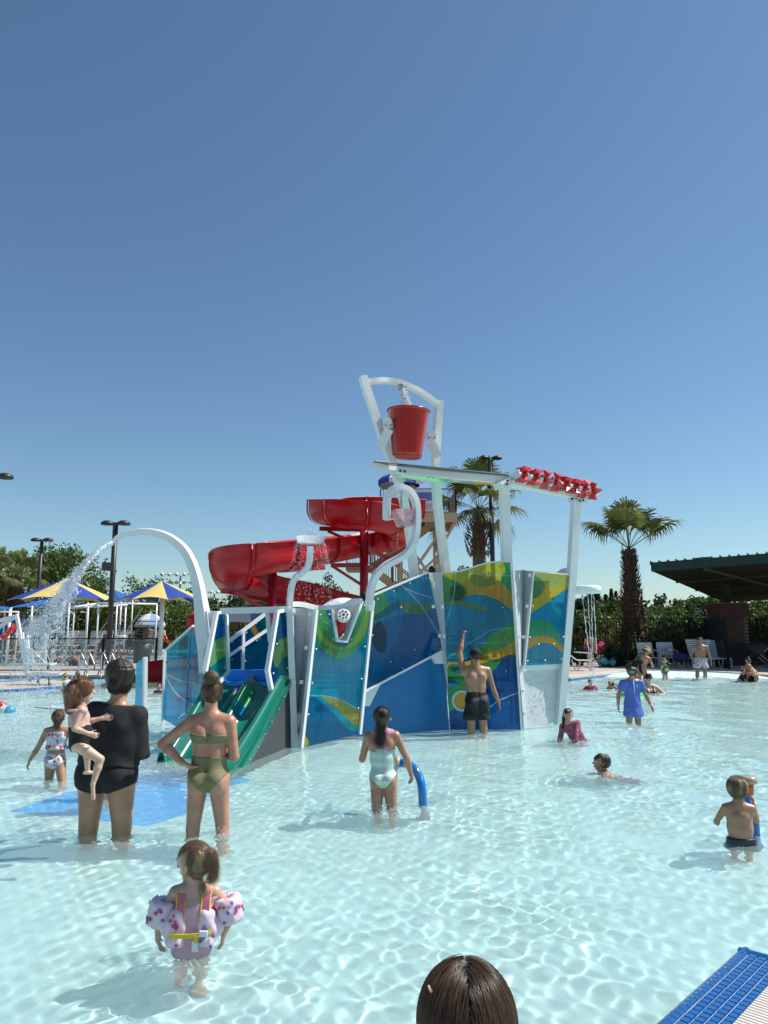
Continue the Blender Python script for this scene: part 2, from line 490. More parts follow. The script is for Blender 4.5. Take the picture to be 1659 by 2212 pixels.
# left peninsula with its own tiles
pf = [O_ for O_ in (on(-60, 1498, .05), on(0, 1490.5, .05), on(80, 1486, .05), on(150, 1481, .05), on(157, 1476, .05), on(146, 1471.5, .05), on(100, 1466.8, .05), on(0, 1474, .05), on(-60, 1478, .05))]
struct('pool_peninsula', sheet(pf, -.5, .06), CONC)
mb = MB()
for a, b in zip(pf[:5], pf[1:6]): mb.slab([Vector((a.x, a.y - .03, -.1)), Vector((b.x, b.y - .03, -.1)), Vector((b.x, b.y - .03, .058)), Vector((a.x, a.y - .03, .058))], .04)
for a, b in zip(pf[5:8], pf[6:9]): mb.slab([Vector((a.x, a.y, .05)), Vector((b.x, b.y, .05)), Vector((b.x, b.y - .16, .065)), Vector((a.x, a.y - .16, .065))], .02)
struct('peninsula_tiles', mb, TILEB)
# near ledge at the lower right: tiles one by one, a ribbed grate
A0, A1, A2 = on(1599.5, 2044, .04), on(1410, 2212, .04), on(1659, 2059, .04)
u = (A1 - A0).normalized(); w = Vector((-u.y, u.x, 0)); w = w if w.x > 0 else -w
LEDGE = tag(bpy.data.objects.new('pool_ledge', None), kind='structure'); COL.objects.link(LEDGE)
part('ledge_body', MB().slab([A0 + w * .01 + u * .01 + Vector((0, 0, -.13)), A0 + u * 2.4 + w * .01 + Vector((0, 0, -.13)), A0 + u * 2.4 + w * 3 + Vector((0, 0, -.13)), A0 + w * 3 + u * .01 + Vector((0, 0, -.13))], .24, Vector((0, 0, 1))), LEDGE, mat('grout_white', (.55, .6, .62), .8))
TM = mat('cobalt_glazed_tile', (.012, .105, .33), .15, coat=.6, var=.22, vscale=30); TL = mat('cobalt_nosing_tile', (.01, .085, .27), .12, coat=.7, var=.2, vscale=22)
T = .0445; g = .0035
def tile_mesh(sx, sy, h=.012):
    b = MB(); a, c = sx / 2, sy / 2; vs = [(-a, -c, 0), (a, -c, 0), (a, c, 0), (-a, c, 0), (-a + .003, -c + .003, h), (a - .003, -c + .003, h), (a - .003, c - .003, h), (-a + .003, c - .003, h)]
    return b.add(vs, [(4, 5, 6, 7), (0, 1, 5, 4), (1, 2, 6, 5), (2, 3, 7, 6), (3, 0, 4, 7)]).mesh('tile')
tm = tile_mesh(T - g, T - g); tm.materials.append(TM)
nz_ = MB(); prof = [(0, -.045), (0, -.012), (.006, -.002), (.018, .006), (.032, .008), (.044, .004), (.055, -.004)]
nz_.add([(x_, y_, z_) for y_ in (-(T - g) / 2, (T - g) / 2) for x_, z_ in prof], [(i, i + 1, i + 8, i + 7) for i in range(6)], True); nm = nz_.mesh('nosing'); nm.materials.append(TL)
ang = math.atan2(w.y, w.x)
def put(me, name, p, rz, tilt=0):
    o = bpy.data.objects.new(name, me); COL.objects.link(o); o.location = p + Vector((0, 0, random.uniform(-.0006, .0006))); o.rotation_euler = (random.gauss(0, .008), random.gauss(0, .008) + tilt, rz + random.gauss(0, .004)); o.parent = LEDGE
for i in range(34):
    put(nm, 'nosing_tile', A0 + u * (T * (i + .5)) + Vector((0, 0, -.002)), ang)
    for j in range(4): put(tm, 'tile', A0 + u * (T * (i + .5)) + w * (.058 + T * (j + .5)) + Vector((0, 0, -.014)), ang)
for j in range(20):
    put(nm, 'nosing_tile', A0 + w * (T * (j + .5) - .0) + Vector((0, 0, -.002)) - u * .0, ang + (pi / 2 if (Matrix.Rotation(pi / 2, 3, 'Z') @ w).dot(u) > 0 else -pi / 2))
    if j > 3:
        for i in range(1, 5): pass
GR = mat('grate_plastic', (.60, .555, .50), .6, var=.06)
s0 = A0 + w * (.058 + 4 * T + .012) + u * .22
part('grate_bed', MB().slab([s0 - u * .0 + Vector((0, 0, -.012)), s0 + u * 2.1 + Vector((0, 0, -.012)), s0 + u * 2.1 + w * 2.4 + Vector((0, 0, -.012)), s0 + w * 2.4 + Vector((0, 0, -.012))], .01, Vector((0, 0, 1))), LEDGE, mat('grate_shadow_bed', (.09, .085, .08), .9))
bar = MB().box((0, 0, 0), (1.0, .017, .02)).mesh('bar'); bar.materials.append(GR)
for i in range(60):
    o = bpy.data.objects.new('grate_slat', bar); COL.objects.link(o); o.parent = LEDGE; o.location = s0 + u * (.025 * i + .015) + w * .5 + Vector((0, 0, .002)); o.rotation_euler = (0, 0, ang)
# strip of tiles between the far edge and the grate
for i in range(1, 5):
    for j in range(4, 16): put(tm, 'tile', A0 + u * (T * (i + .5) - .01) + w * (.058 + T * (j + .5)) + Vector((0, 0, -.014)), ang)

# land
GRASS = mat('dry_grass_ground', (.10, .11, .035), .95, var=.4, vscale=.3, bump=.3, bscale=3)
mb = MB()
mb.slab([Vector((-700, 66, .08)), Vector((700, 66, .08)), Vector((700, 1400, .08)), Vector((-700, 1400, .08))], .1, Vector((0, 0, 1)))
mb.slab([Vector((7, 34.6, .08)), Vector((700, 34.6, .08)), Vector((700, 66, .08)), Vector((7, 66, .08))], .1, Vector((0, 0, 1)))
mb.slab([Vector((-11.4, 48, .08)), Vector((7, 48, .08)), Vector((7, 66, .08)), Vector((-11.4, 66, .08))], .1, Vector((0, 0, 1)))
mb.slab([Vector((-700, -200, .07)), Vector((-38, -200, .07)), Vector((-38, 66, .07)), Vector((-700, 66, .07))], .1, Vector((0, 0, 1)))
mb.slab([Vector((40, -200, .07)), Vector((700, -200, .07)), Vector((700, 34.6, .07)), Vector((40, 34.6, .07))], .1, Vector((0, 0, 1)))
struct('ground', mb, GRASS)
struct('deep_ground', MB().slab([Vector((-700, -200, -2.2)), Vector((700, -200, -2.2)), Vector((700, 1400, -2.2)), Vector((-700, 1400, -2.2))], .1, Vector((0, 0, 1))), GRASS)
# ================================================================ the water play structure
ZM = {'R1': (0, 1700, .5425), 'R2': (600, 1500, .5425), 'R3': (1100, 1150, .5425), 'R4': (1300, 1700, .42194),
      'R5': (1800, 1500, .42194), 'F3': (600, 1900, .27119), 'B1': (0, 2100, .5425), 'T4': (1200, 1480, .19289),
      'L1': (0, 1850, .21097), 'L2': (330, 1850, .21097), 'N5': (1850, 1950, .21097), 'N6': (2150, 1950, .21097),
      'C3': (1100, 2200, .42194), 'C4': (1800, 2100, .42194), 'C2': (300, 2650, .48222), 'C5': (1300, 2800, .72333), 'D': (0, 0, 1.50693)}
def dd(z, x, y):
    ox, oy, s = ZM[z]
    return (ox + x * s) / 1.50693, (oy + y * s) / 1.50693
def A(z, x, y, d): return at(*dd(z, x, y), d)
def O(z, x, y, h=0.0): return on(*dd(z, x, y), h)
def plane(z, *three):
    """three: (x, y, depth) measured points; returns a mapper from measured positions to that plane"""
    a, b, c = [A(z, *t) for t in three]
    n = (b - a).cross(c - a).normalized()
    if n.dot(Vector((0, CAM_H * 0, 0)) + (Vector((0, 0, CAM_H)) - a)) < 0: n = -n
    def f(x, y, off=0.0):
        r = ray(*dd(z, x, y)); o = Vector((0, 0, CAM_H))
        return o + r * ((a - o).dot(n) / r.dot(n)) + n * off
    f.n = n
    return f
def inside(poly, x, y):
    r = np.zeros(x.shape, bool); n = len(poly)
    for i in range(n):
        x1, y1 = poly[i]; x2, y2 = poly[(i + 1) % n]
        if y1 == y2: continue
        c = ((y1 > y) != (y2 > y)) & (x < (x2 - x1) * (y - y1) / (y2 - y1) + x1)
        r ^= c
    return r
def smooth_loop(P, n=6):
    k = len(P); out = []
    for i in range(k):
        p0, p1, p2, p3 = [np.array(P[(i + j - 1) % k], float) for j in range(4)]
        for j in range(n):
            t = j / n
            out.append(tuple(.5 * (2 * p1 + (p2 - p0) * t + (2 * p0 - 5 * p1 + 4 * p2 - p3) * t * t + (3 * p1 - p0 - 3 * p2 + p3) * t ** 3)))
    return out
def dist_line(pts, x, y):
    d = np.full(x.shape, 1e9)
    for (x1, y1), (x2, y2) in zip(pts[:-1], pts[1:]):
        t = np.clip(((x - x1) * (x2 - x1) + (y - y1) * (y2 - y1)) / ((x2 - x1) ** 2 + (y2 - y1) ** 2 + 1e-9), 0, 1)
        d = np.minimum(d, np.hypot(x - x1 - t * (x2 - x1), y - y1 - t * (y2 - y1)))
    return d
def line2(P, n=8): return [(v.x, v.y) for v in curve_pts([(a, b, 0) for a, b in P], n)]
BLUE = (.0, .17, .42); DEEP = (.0, .20, .42); TEAL = (.0, .24, .40); GREEN = (.08, .50, .16); LIME = (.30, .66, .14)
YELLOW = (.85, .78, .04); ORANGE = (.90, .48, .04); OLIVE = (.42, .42, .06); WHITE_P = (.55, .72, .75); CYAN = (.0, .34, .50); DGREEN = (.01, .20, .13)
def panel_mesh(f, poly, base, shapes, step=2.4, off=0.0, th=.012):
    """a sheet in its plane, its printed colours as a colour attribute; a thin back sheet closes it"""
    ys = [p[1] for p in poly]; y0, y1 = min(ys), max(ys); vs = []; fs = []; cc = []
    ny = max(2, int((y1 - y0) / step)); n = len(poly)
    for r in range(ny):
        ya = y0 + (y1 - y0) * r / ny; yb = y0 + (y1 - y0) * (r + 1) / ny
        ym = (ya + yb) / 2
        def xs_at(y):
            out = []
            for i in range(n):
                a, b = poly[i], poly[(i + 1) % n]
                if (a[1] > ym) != (b[1] > ym):
                    t = (y - a[1]) / (b[1] - a[1]); t = min(max(t, -.2), 1.2); out.append((a[0] + t * (b[0] - a[0]), a[0] + (ym - a[1]) / (b[1] - a[1]) * (b[0] - a[0])))
            out.sort(key=lambda q: q[1]); return [q[0] for q in out]
        xa, xb = xs_at(ya), xs_at(yb)
        for k in range(0, len(xa) - 1, 2):
            m = max(1, int((xa[k + 1] - xa[k]) / step))
            for j in range(m):
                t0, t1 = j / m, (j + 1) / m
                q = [(xa[k] + (xa[k + 1] - xa[k]) * t0, ya), (xa[k] + (xa[k + 1] - xa[k]) * t1, ya), (xb[k] + (xb[k + 1] - xb[k]) * t1, yb), (xb[k] + (xb[k + 1] - xb[k]) * t0, yb)]
                o = len(vs); vs += q; fs.append((o, o + 1, o + 2, o + 3)); cc.append((sum(p[0] for p in q) / 4, sum(p[1] for p in q) / 4))
    c = np.array(cc); X, Y = c[:, 0], c[:, 1]
    col = np.tile(np.array(base, float), (len(c), 1))
    for sh, cl in shapes:
        if isinstance(sh, tuple): m = dist_line(line2(sh[0]), X, Y) < sh[1]
        else: m = inside(smooth_loop(sh), X, Y)
        col[m] = cl
    o = Vector((0, 0, CAM_H)); V = [f(x, y, off) for x, y in vs]
    # weld
    key = {}; W = []; idx = []
    for v in V:
        k = (round(v.x, 5), round(v.y, 5), round(v.z, 5))
        if k not in key: key[k] = len(W); W.append(v)
        idx.append(key[k])
    F_ = [tuple(idx[i] for i in q) for q in fs]
    me = bpy.data.meshes.new('panel'); me.from_pydata(W, [], F_)
    at_ = me.attributes.new('print', 'FLOAT_COLOR', 'FACE')
    at_.data.foreach_set('color', np.concatenate([col, np.ones((len(col), 1))], 1).astype(np.float32).ravel())
    return me
WHITE = mat('white_powder_coat', (.78, .80, .80), .32, coat=.3, var=.05, vscale=1.5)
GREY_P = mat('pale_grey_plastic', (.52, .55, .56), .4, var=.06, vscale=2)
FILM = mat_film('printed_acrylic', BLUE, .42, attr='print')
BOLT = mat('bolt_metal', (.42, .43, .42), .35, .6)
RUBBER = mat('black_rubber', (.02, .02, .02), .6)
GREEN_S = mat('green_gelcoat', (.002, .145, .10), .2, coat=.45, var=.1, vscale=2)
SOLID_B = mat('solid_blue_plastic', (.0, .165, .42), .35, coat=.1, var=.08, vscale=1.5, stretch=(4, 4, .6))
RED = mat('red_gelcoat', (.44, .004, .012), .38, coat=.06, spec=.35, var=.08, vscale=1.2)
RED_P = mat('red_plastic', (.62, .012, .012), .25, coat=.3)
BLUEDECK = mat('blue_deck_coating', (.0, .24, .72), .4)

PS = thing('water_play_structure', 'climbing water play structure with blue green and yellow see-through wall panels and white frames', 'play structure', (0.6, 12.6, -.42))
def bolts(par, f, pts, r=.017, face=.012):
    for x, y in pts:
        p = f(x, y, face); Mx = f.n.to_track_quat('Z', 'Y').to_matrix()
        b = MB().lathe([(0, .012), (r * .45, .012), (r * .5, .008), (r, .006), (r, -.004)], p, 8, True, Mx)
        part('bolt', b, par, BOLT)
FILM2 = mat_film('clear_printed_acrylic', BLUE, .68, attr='print')
def framed(name, f, poly, base, shapes, edges, bp, fw=.045, fd=.06, step=2.4, labelled=None, bz=.012):
    me = panel_mesh(f, poly, base, shapes, step)
    o = part(name, me, PS, FILM2 if name == 'panel' and poly[0][0] in (1000, 500) else FILM)
    if labelled: o['label'] = labelled
    if edges:
        for k_, e in enumerate(edges):
            P = [f(x, y, .0015 * k_) for x, y in e]
            part('panel_frame', MB().sweep([(-fw / 2, -fd / 2), (fw / 2, -fd / 2), (fw / 2, fd / 2), (-fw / 2, fd / 2)], P, up=f.n), o, WHITE)
    bolts(o, f, bp, face=bz)
    return o

# --- V-notched front panel
f1 = plane('R2', (700, 1680, 10.78), (1050, 1610, 11.75), (790, 893, 10.95))
P1 = [(790, 893), (884, 893), (912, 1080), (968, 1086), (1062, 842), (1128, 838), (1050, 1640), (700, 1720)]
framed('panel', f1, P1, (.0, .42, .58), [
    ([(880, 1100), (1110, 1000), (1085, 1350), (1050, 1500), (760, 1330), (770, 1150)], (.0, .36, .58)),
    ([(792, 893), (850, 898), (892, 1050), (925, 1105), (980, 1098), (1020, 1010), (1065, 880), (1120, 850), (1120, 960), (1080, 1070), (1020, 1145), (960, 1188), (900, 1182), (845, 1145), (785, 1060)], (.08, .50, .16)),
    ([(792, 960), (830, 1040), (890, 1100), (950, 1110), (1010, 1080), (1060, 980), (1100, 870), (1110, 950), (1060, 1070), (980, 1130), (900, 1130), (830, 1090), (788, 1020)], LIME),
    ([(850, 893), (884, 893), (900, 980), (870, 940)], DEEP),
    ([(1105, 836), (1130, 836), (1122, 905), (1098, 890)], YELLOW),
    ([(820, 1405), (935, 1440), (1052, 1500), (1046, 1600), (985, 1555), (900, 1480)], OLIVE),
    ([(740, 1420), (880, 1500), (980, 1610), (1040, 1640), (705, 1720)], DEEP),
    ((((735, 1409), (850, 1412), (950, 1440), (1050, 1500)), 2.4), WHITE_P),
    ([(694, 1655), (730, 1655), (745, 1700), (694, 1730)], YELLOW)],
    [[(790, 893), (700, 1720)], [(884, 893), (912, 1080), (968, 1086), (1062, 842)], [(1128, 838), (1050, 1640)]],
    [(812, 925), (866, 922), (888, 1068), (999, 1068), (788, 1130), (1081, 1116), (764, 1335), (1060, 1309), (741, 1522), (1040, 1485), (1076, 868), (892, 985), (1110, 880)], fw=.05,
    labelled='blue panel with a V-shaped notch ringed in green')
# --- slanted stair panel
f2 = plane('R2', (1085, 1390, 11.9), (1540, 1130, 12.65), (1130, 820, 12.0))
P2 = [(1132, 806), (1290, 735), (1456, 670), (1470, 682), (1556, 1122), (1545, 1140), (1076, 1384)]
o2 = framed('panel', f2, P2, (.0, .32, .56), [
    ([(1130, 1000), (1540, 900), (1560, 1140), (1076, 1390)], (.0, .20, .46)),
    ([(1120, 760), (1200, 800), (1232, 880), (1200, 930), (1130, 960)], GREEN),
    ([(1140, 930), (1180, 905), (1260, 850), (1310, 845), (1260, 900), (1150, 960)], (.0, .2, .25)),
    ([(1170, 960), (1215, 1040), (1200, 1150), (1140, 1120), (1120, 1030)], (.0, .05, .14)),
    ([(1290, 845), (1360, 850), (1470, 862), (1482, 890), (1430, 918), (1335, 915)], (.16, .34, .14)),
    ((((1290, 738), (1370, 785), (1486, 822)), 2.6), WHITE_P),
    ((((1290, 738), (1390, 830), (1460, 930), (1540, 1060)), 2.6), WHITE_P)],
    [[(1132, 806), (1456, 670)], [(1076, 1386), (1545, 1140)]],
    [(1158, 830), (1298, 880), (1254, 782), (1350, 736), (1446, 704), (1127, 1048), (1236, 1204), (1378, 1132), (1092, 1272), (1505, 873), (1532, 1050), (1310, 1244), (1534, 1128)], fw=.03)
fw_ = plane('R2', (1055, 1640, 12.05), (1590, 1600, 12.75), (1080, 1380, 12.1))
lw = MB().slab([fw_(1076, 1388, -.03), fw_(1090, 1376, -.03), fw_(1520, 1145, -.03), fw_(1565, 1200, -.03), fw_(1592, 1640, -.03), fw_(1050, 1700, -.03)], .04)
part('lower_wall', lw, PS, SOLID_B)['label'] = 'solid blue lower wall under the slanted panel'
for pts in ([(1062, 1470), (1066, 1445), (1080, 1372), (1176, 1328), (1104, 1471)], [(1478, 1180), (1548, 1140), (1566, 1218), (1500, 1218)]):
    part('bracket', MB().slab([fw_(x, y, .02) for x, y in pts], .06), PS, WHITE)
# --- yellow and blue wall
f3 = plane('R4', (393, 1560, 12.87), (930, 1570, 12.6), (328, 390, 12.95))
P3 = [(330, 390), (470, 378), (540, 358), (620, 330), (700, 310), (790, 303), (856, 305), (938, 1600), (394, 1600)]
framed('panel', f3, P3, (.0, .36, .50), [
    ([(345, 640), (890, 700), (900, 900), (360, 960)], (.0, .36, .50)),
    ([(350, 1150), (890, 1030), (940, 1620), (380, 1620)], (.0, .10, .34)),
    ([(300, 360), (500, 370), (640, 320), (860, 280), (880, 440), (760, 470), (640, 490), (480, 470), (400, 470), (320, 560)], YELLOW),
    ([(440, 480), (560, 440), (700, 400), (800, 470), (900, 500), (905, 690), (780, 610), (640, 560), (520, 570), (450, 620), (400, 560)], (.85, .50, .04)),
    ([(560, 400), (660, 420), (690, 380), (740, 470), (640, 500), (560, 470)], OLIVE),
    ([(320, 420), (400, 440), (490, 488), (520, 540), (495, 605), (430, 622), (330, 620)], (.10, .32, .07)),
    ([(395, 500), (450, 485), (500, 520), (495, 585), (430, 605), (395, 570)], (.02, .12, .04)),
    ([(345, 610), (430, 610), (560, 625), (660, 660), (690, 690), (600, 680), (470, 645), (350, 640)], (.22, .36, .12)),
    ([(800, 290), (870, 290), (885, 540), (820, 500), (780, 440), (820, 380)], GREEN),
    ([(560, 1090), (620, 970), (740, 850), (900, 780), (915, 900), (800, 950), (700, 1010), (600, 1090)], (.15, .52, .12)),
    ([(365, 1080), (500, 1080), (700, 1000), (830, 950), (905, 900), (915, 1000), (820, 1030), (700, 1070), (560, 1105), (375, 1120)], (.82, .52, .05)),
    ([(370, 1115), (560, 1108), (720, 1065), (800, 1045), (720, 1150), (600, 1260), (500, 1360), (390, 1460), (375, 1400)], (.04, .36, .12)),
    ((((368, 1050), (500, 960), (620, 885), (720, 830), (885, 820)), 2.4), WHITE_P),
    ((((480, 378), (640, 402), (870, 415)), 2.6), WHITE_P),
    ((((436, 380), (420, 560), (395, 660), (356, 800)), 2.6), WHITE_P),
    ((((690, 1432), (780, 1370), (915, 1315)), 2.6), WHITE_P)],
    [[(330, 390), (470, 378), (540, 358), (620, 330), (700, 310), (790, 303), (856, 305)], [(860, 300), (942, 1600)]],
    [(356, 425), (590, 380), (778, 342), (372, 660), (796, 655), (385, 893), (811, 892), (400, 1140), (825, 1147), (414, 1376), (840, 1388)], fw=.025,
    labelled='tall panel printed with yellow, orange, green and blue waves')
# dial on that wall
c = f3(487, 1375, .05); Mx = f3.n.to_track_quat('Z', 'Y').to_matrix()
dl = part('spinner_dial', MB().lathe([(0, .03), (.12, .03), (.125, .0)], c, 24, False, Mx), PS, mat('dial_yellow', (.72, .48, .04), .35))
part('dial_ring', MB().lathe([(.125, .0), (.13, .04), (.16, .045), (.175, .03), (.18, -.02)], c, 28, True, Mx), dl, WHITE)
# --- right panel, the white perforated panel below it
f4 = plane('R4', (962, 1105, 12.9), (1255, 1092, 13.3), (1030, 380, 12.95))
P4 = [(1030, 380), (1322, 405), (1256, 1092), (962, 1105)]
framed('panel', f4, P4, (.0, .37, .55), [
    ([(1000, 350), (1340, 390), (1325, 480), (1240, 545), (1130, 625), (1060, 672), (990, 700), (1010, 540)], (.85, .56, .06)),
    ([(1060, 400), (1325, 425), (1310, 470), (1180, 500), (1130, 470)], (.60, .58, .12)),
    ([(1020, 410), (1080, 430), (1125, 490), (1090, 560), (1040, 590), (1005, 570)], (.13, .34, .10)),
    ([(975, 790), (1060, 752), (1150, 768), (1210, 830), (1250, 910), (1285, 1000), (1180, 905), (1060, 880), (975, 915)], (.06, .46, .20)),
    ([(970, 915), (1100, 878), (1200, 905), (1275, 1000), (1262, 1010), (1180, 945), (1080, 932), (970, 985)], ORANGE),
    ((((1060, 415), (1180, 455), (1320, 485)), 2.6), (.5, .5, .3))],
    [[(1030, 380), (1322, 405)], [(962, 1105), (1030, 380)]],
    [(1050, 415), (1183, 425), (1308, 440), (1026, 650), (1284, 660), (1003, 888), (1262, 885), (1071, 941), (1191, 940), (986, 1070), (1120, 1067), (1247, 1057)], fw=.022,
    labelled='upper right panel, blue with orange and green waves')
f5 = plane('R4', (965, 1560, 12.95), (1200, 1530, 13.35), (940, 1150, 12.95))
PERF = mat('perforated_white_sheet', (.66, .68, .68), .4, var=.08, vscale=50, bump=.35, bscale=90)
pp = part('perforated_panel', MB().slab([f5(945, 1150), (f5(1235, 1125)), f5(1214, 1540), f5(966, 1600)], .012), PS, PERF)
sl = MB()
for rr in range(40):
    for q in range(26):
        if random.random() < .08:
            u = (q + .5) / 26 + random.uniform(-.01, .01); v = (rr + .5) / 40
            xx = 952 + 8 + v * 16 + u * (1222 - v * 18 - 968 - v * 16); yy = 1168 + v * (375 - 20 * u)
            sl.box(f5(xx, yy, .008), (.016 * random.uniform(.5, 1.6), .01, .006))
part('slot', sl, pp, mat('slot_shadow_grey', (.36, .38, .39), .7))['kind'] = 'stuff'
for k_, e in enumerate(([(920, 1108), (962, 1600)], [(1240, 1098), (1214, 1560)], [(915, 1128), (1245, 1110)])):
    P = [f5(x, y, .02 + .002 * k_) for x, y in e]; po = part('panel_frame', MB().sweep([(-.045, -.03), (.045, -.03), (.045, .03), (-.045, .03)], P, up=f5.n), pp, WHITE)
po = pp
bolts(po, f5, [(926, 1120), (935, 1295), (948, 1468), (1230, 1266), (1214, 1433), (1247, 1102)], face=.055)
# --- folded pale grey fillers between the panels
def fold(z, cols, lab=None):
    """cols: list of vertical creases [(x, y, d), (x, y, d)]"""
    mb = MB()
    for (a0, a1), (b0, b1) in zip(cols[:-1], cols[1:]):
        mb.slab([A(z, *a0), A(z, *b0), A(z, *b1), A(z, *a1)], .02)
    o = part('folded_filler', mb, PS, GREY_P)
    if lab: o['label'] = lab
    return o
def tabs(par, z, pts, d):
    for x, y in pts:
        c = A(z, x, y, d - .03); part('mounting_tab', MB().box(c, (.05, .014, .055)), par, WHITE)
fo = fold('R2', [((632, 888, 11.0), (655, 1520, 11.0)), ((665, 884, 11.35), (668, 1510, 11.2)), ((740, 886, 11.35), (676, 1510, 11.2)), ((790, 893, 10.98), (694, 1720, 10.82))])
tabs(fo, 'R2', [(646, 920), (755, 920), (650, 1122), (731, 1122), (659, 1328), (703, 1328)], 10.95)
fo = fold('R4', [((218, 392, 12.62), (362, 1100, 12.66)), ((250, 388, 12.9), (372, 1300, 12.8)), ((328, 388, 12.92), (394, 1600, 12.86))])
tabs(fo, 'R4', [(228, 425), (262, 650), (310, 876), (346, 880), (333, 652)], 12.6)
fo = fold('R4', [((872, 372, 12.62), (922, 1108, 12.7)), ((955, 369, 13.2), (942, 1108, 13.0)), ((1030, 378, 12.93), (962, 1108, 12.92))])
tabs(fo, 'R4', [(886, 410), (1006, 410), (902, 647), (985, 647), (915, 884), (957, 884)], 12.75)

# --- posts
def post(z, pts, d, w=.11, h=.14, name='post', m=None, twist=None):
    """pts: (x, y[, d]) along its middle"""
    P = [A(z, p[0], p[1], p[2] if len(p) > 2 else d) for p in pts]
    mb = MB(); mb.sweep([(-w / 2, -h / 2), (w / 2, -h / 2), (w / 2, h / 2), (-w / 2, h / 2)], P, up=Vector((-.35, 1, 0)))
    return part(name, mb, PS, m or WHITE)
post('R4', [(808, -282), (827, 300), (900, 1570)], 13.02, .165, .12)
post('R4', [(1362, -170), (1331, 385), (1232, 1560)], 13.38, .14, .13)
post('R3', [(149, 142), (178, 235), (215, 345), (258, 470), (298, 590), (336, 690), (368, 790), (398, 900), (420, 1010), (436, 1120), (446, 1220), (458, 1340), (470, 1500)], 13.0, .13, .15)
post('R3', [(612, 288), (603, 360), (595, 480), (588, 600), (586, 690), (590, 800), (600, 920), (615, 1060), (635, 1200), (648, 1312), (660, 1420)], 13.5, .13, .15)
arc = MB().sweep([(-.045, -.06), (.045, -.06), (.045, .06), (-.045, .06)], curve_pts([A('R3', x, y, d) for x, y, d in [(178, 172, 13.05), (235, 166, 13.1), (300, 165, 13.2), (370, 178, 13.25), (440, 205, 13.3), (520, 248, 13.4), (600, 312, 13.45)]], 4), up=Vector((0, 1, 0)))
part('top_arch', arc, PS, WHITE)
part('spout', MB().lathe([(.05, .05), (.08, -.02), (.06, -.06)], A('R3', 382, 196, 13.25), 12), PS, BOLT)
# long beams on top
DARKTOP = mat('dark_glass_top', (.04, .05, .06), .1)
def beamz(z, a, b, w, h, name='beam', m=None, up=Vector((0, 0, 1))):
    mb = MB().beam(A(z, *a), A(z, *b), w, h, up); return part(name, mb, PS, m or WHITE)
beamz('R3', (215, 668, 12.3), (345, 686, 12.6), .12, .13)
beamz('R3', (345, 690, 12.6), (1020, 756, 12.9), .12, .17)
beamz('R3', (215, 655, 12.28), (1020, 739, 12.88), .16, .012, 'beam_cap', DARKTOP)
CL = mat_film('clear_canopy_sheet', (.62, .85, .78), .75, .05)
TA, TB, TC, TD = A('R3', 365, 702, 12.7), A('R3', 1015, 770, 13.0), A('R3', 960, 795, 13.7), A('R3', 560, 765, 13.5)
for k_, (u0, u1, m_) in enumerate(((0, .34, mat_film('mint_sheet', (.35, .85, .50), .72, .05)), (.34, .66, CL), (.66, 1, mat_film('yellow_sheet', (.95, .84, .35), .72, .05)))):
    part('canopy_sheet', MB().slab([TA.lerp(TB, u0 + .003), TA.lerp(TB, u1 - .003), TD.lerp(TC, u1 - .003), TD.lerp(TC, u0 + .003)], .012), PS, m_)
PALEG = mat('mint_plastic', (.42, .72, .50), .4)
beamz('R3', (365, 722, 12.75), (590, 758, 13.4), .12, .11, 'cross_beam', mat('mint_beam', (.62, .80, .66), .35))
beamz('R3', (960, 800, 12.75), (1020, 766, 12.9), .22, .12)
beamz('R3', (1010, 765, 12.85), (1500, 870, 13.5), .14, .11)
part('canopy_sheet', MB().slab([A('R3', 1040, 750, 12.7), A('R3', 1500, 852, 13.3), A('R3', 1440, 880, 13.7), A('R3', 1000, 800, 13.2)], .012), PS, CL)
beamz('R3', (1395, 880, 13.5), (1500, 876, 13.55), .2, .1, 'end_plate')
beamz('R3', (1020, 765, 12.85), (1095, 715, 12.7), .05, .14, 'arm')
beamz('R3', (1495, 872, 13.5), (1550, 828, 13.35), .05, .14, 'arm')
bb = MB()
for x, y, d in [(375, 705, 12.6), (402, 708, 12.6), (515, 733, 12.9), (545, 740, 12.9), (570, 742, 12.95), (1018, 764, 12.75), (1014, 784, 12.75), (1404, 874, 13.3), (1466, 866, 13.35), (1472, 882, 13.35), (1452, 884, 13.35)]: bb.ball(A('R3', x, y, d - .06), .025, 6)
part('bolt_heads', bb, PS, RUBBER)
# --- red pinwheels on their axle
ax0, ax1 = A('R3', 1085, 722, 12.65), A('R3', 1556, 832, 13.3)
axl = part('axle', MB().tube([ax0, ax1], .018, 8), PS, WHITE)
axd = (ax1 - ax0).normalized(); Q = axd.to_track_quat('Z', 'Y')
for i, (x, y) in enumerate([(1112, 731), (1178, 748), (1240, 762), (1302, 776), (1358, 790), (1416, 803), (1475, 815), (1528, 826)]):
    t = (x - 1085) / (1556 - 1085); c = ax0.lerp(ax1, t)
    mb = MB(); r0 = random.uniform(0, 1.5)
    for k in range(4):
        a = r0 + k * 2 * pi / 4
        rad = Vector((cos(a), sin(a), 0)); rad2 = Vector((cos(a + .65), sin(a + .65), 0))
        def W(v): return c + Q @ v
        L = .175; hb = .095; mb.tube([c - axd * .05, c + axd * .07], .045, 8, smooth=False)
        mb.slab([W(Vector((0, 0, -hb * .35)) + rad * .03), W(rad * L + Vector((0, 0, -hb))), W(rad2 * L * .86 + Vector((0, 0, 0))), W(rad * L * .9 + Vector((0, 0, hb))), W(Vector((0, 0, hb * .5)) + rad * .03)], .008)
        mb.add([W(rad * .03), W(rad * L + Vector((0, 0, -hb))), W(rad2 * L * .86)], [(0, 1, 2)])
    o = part('pinwheel', mb, PS, RED_P)
    part('hub', MB().tube([c - axd * .055, c - axd * .105], .036, 8, cap=True, smooth=False), o, WHITE)
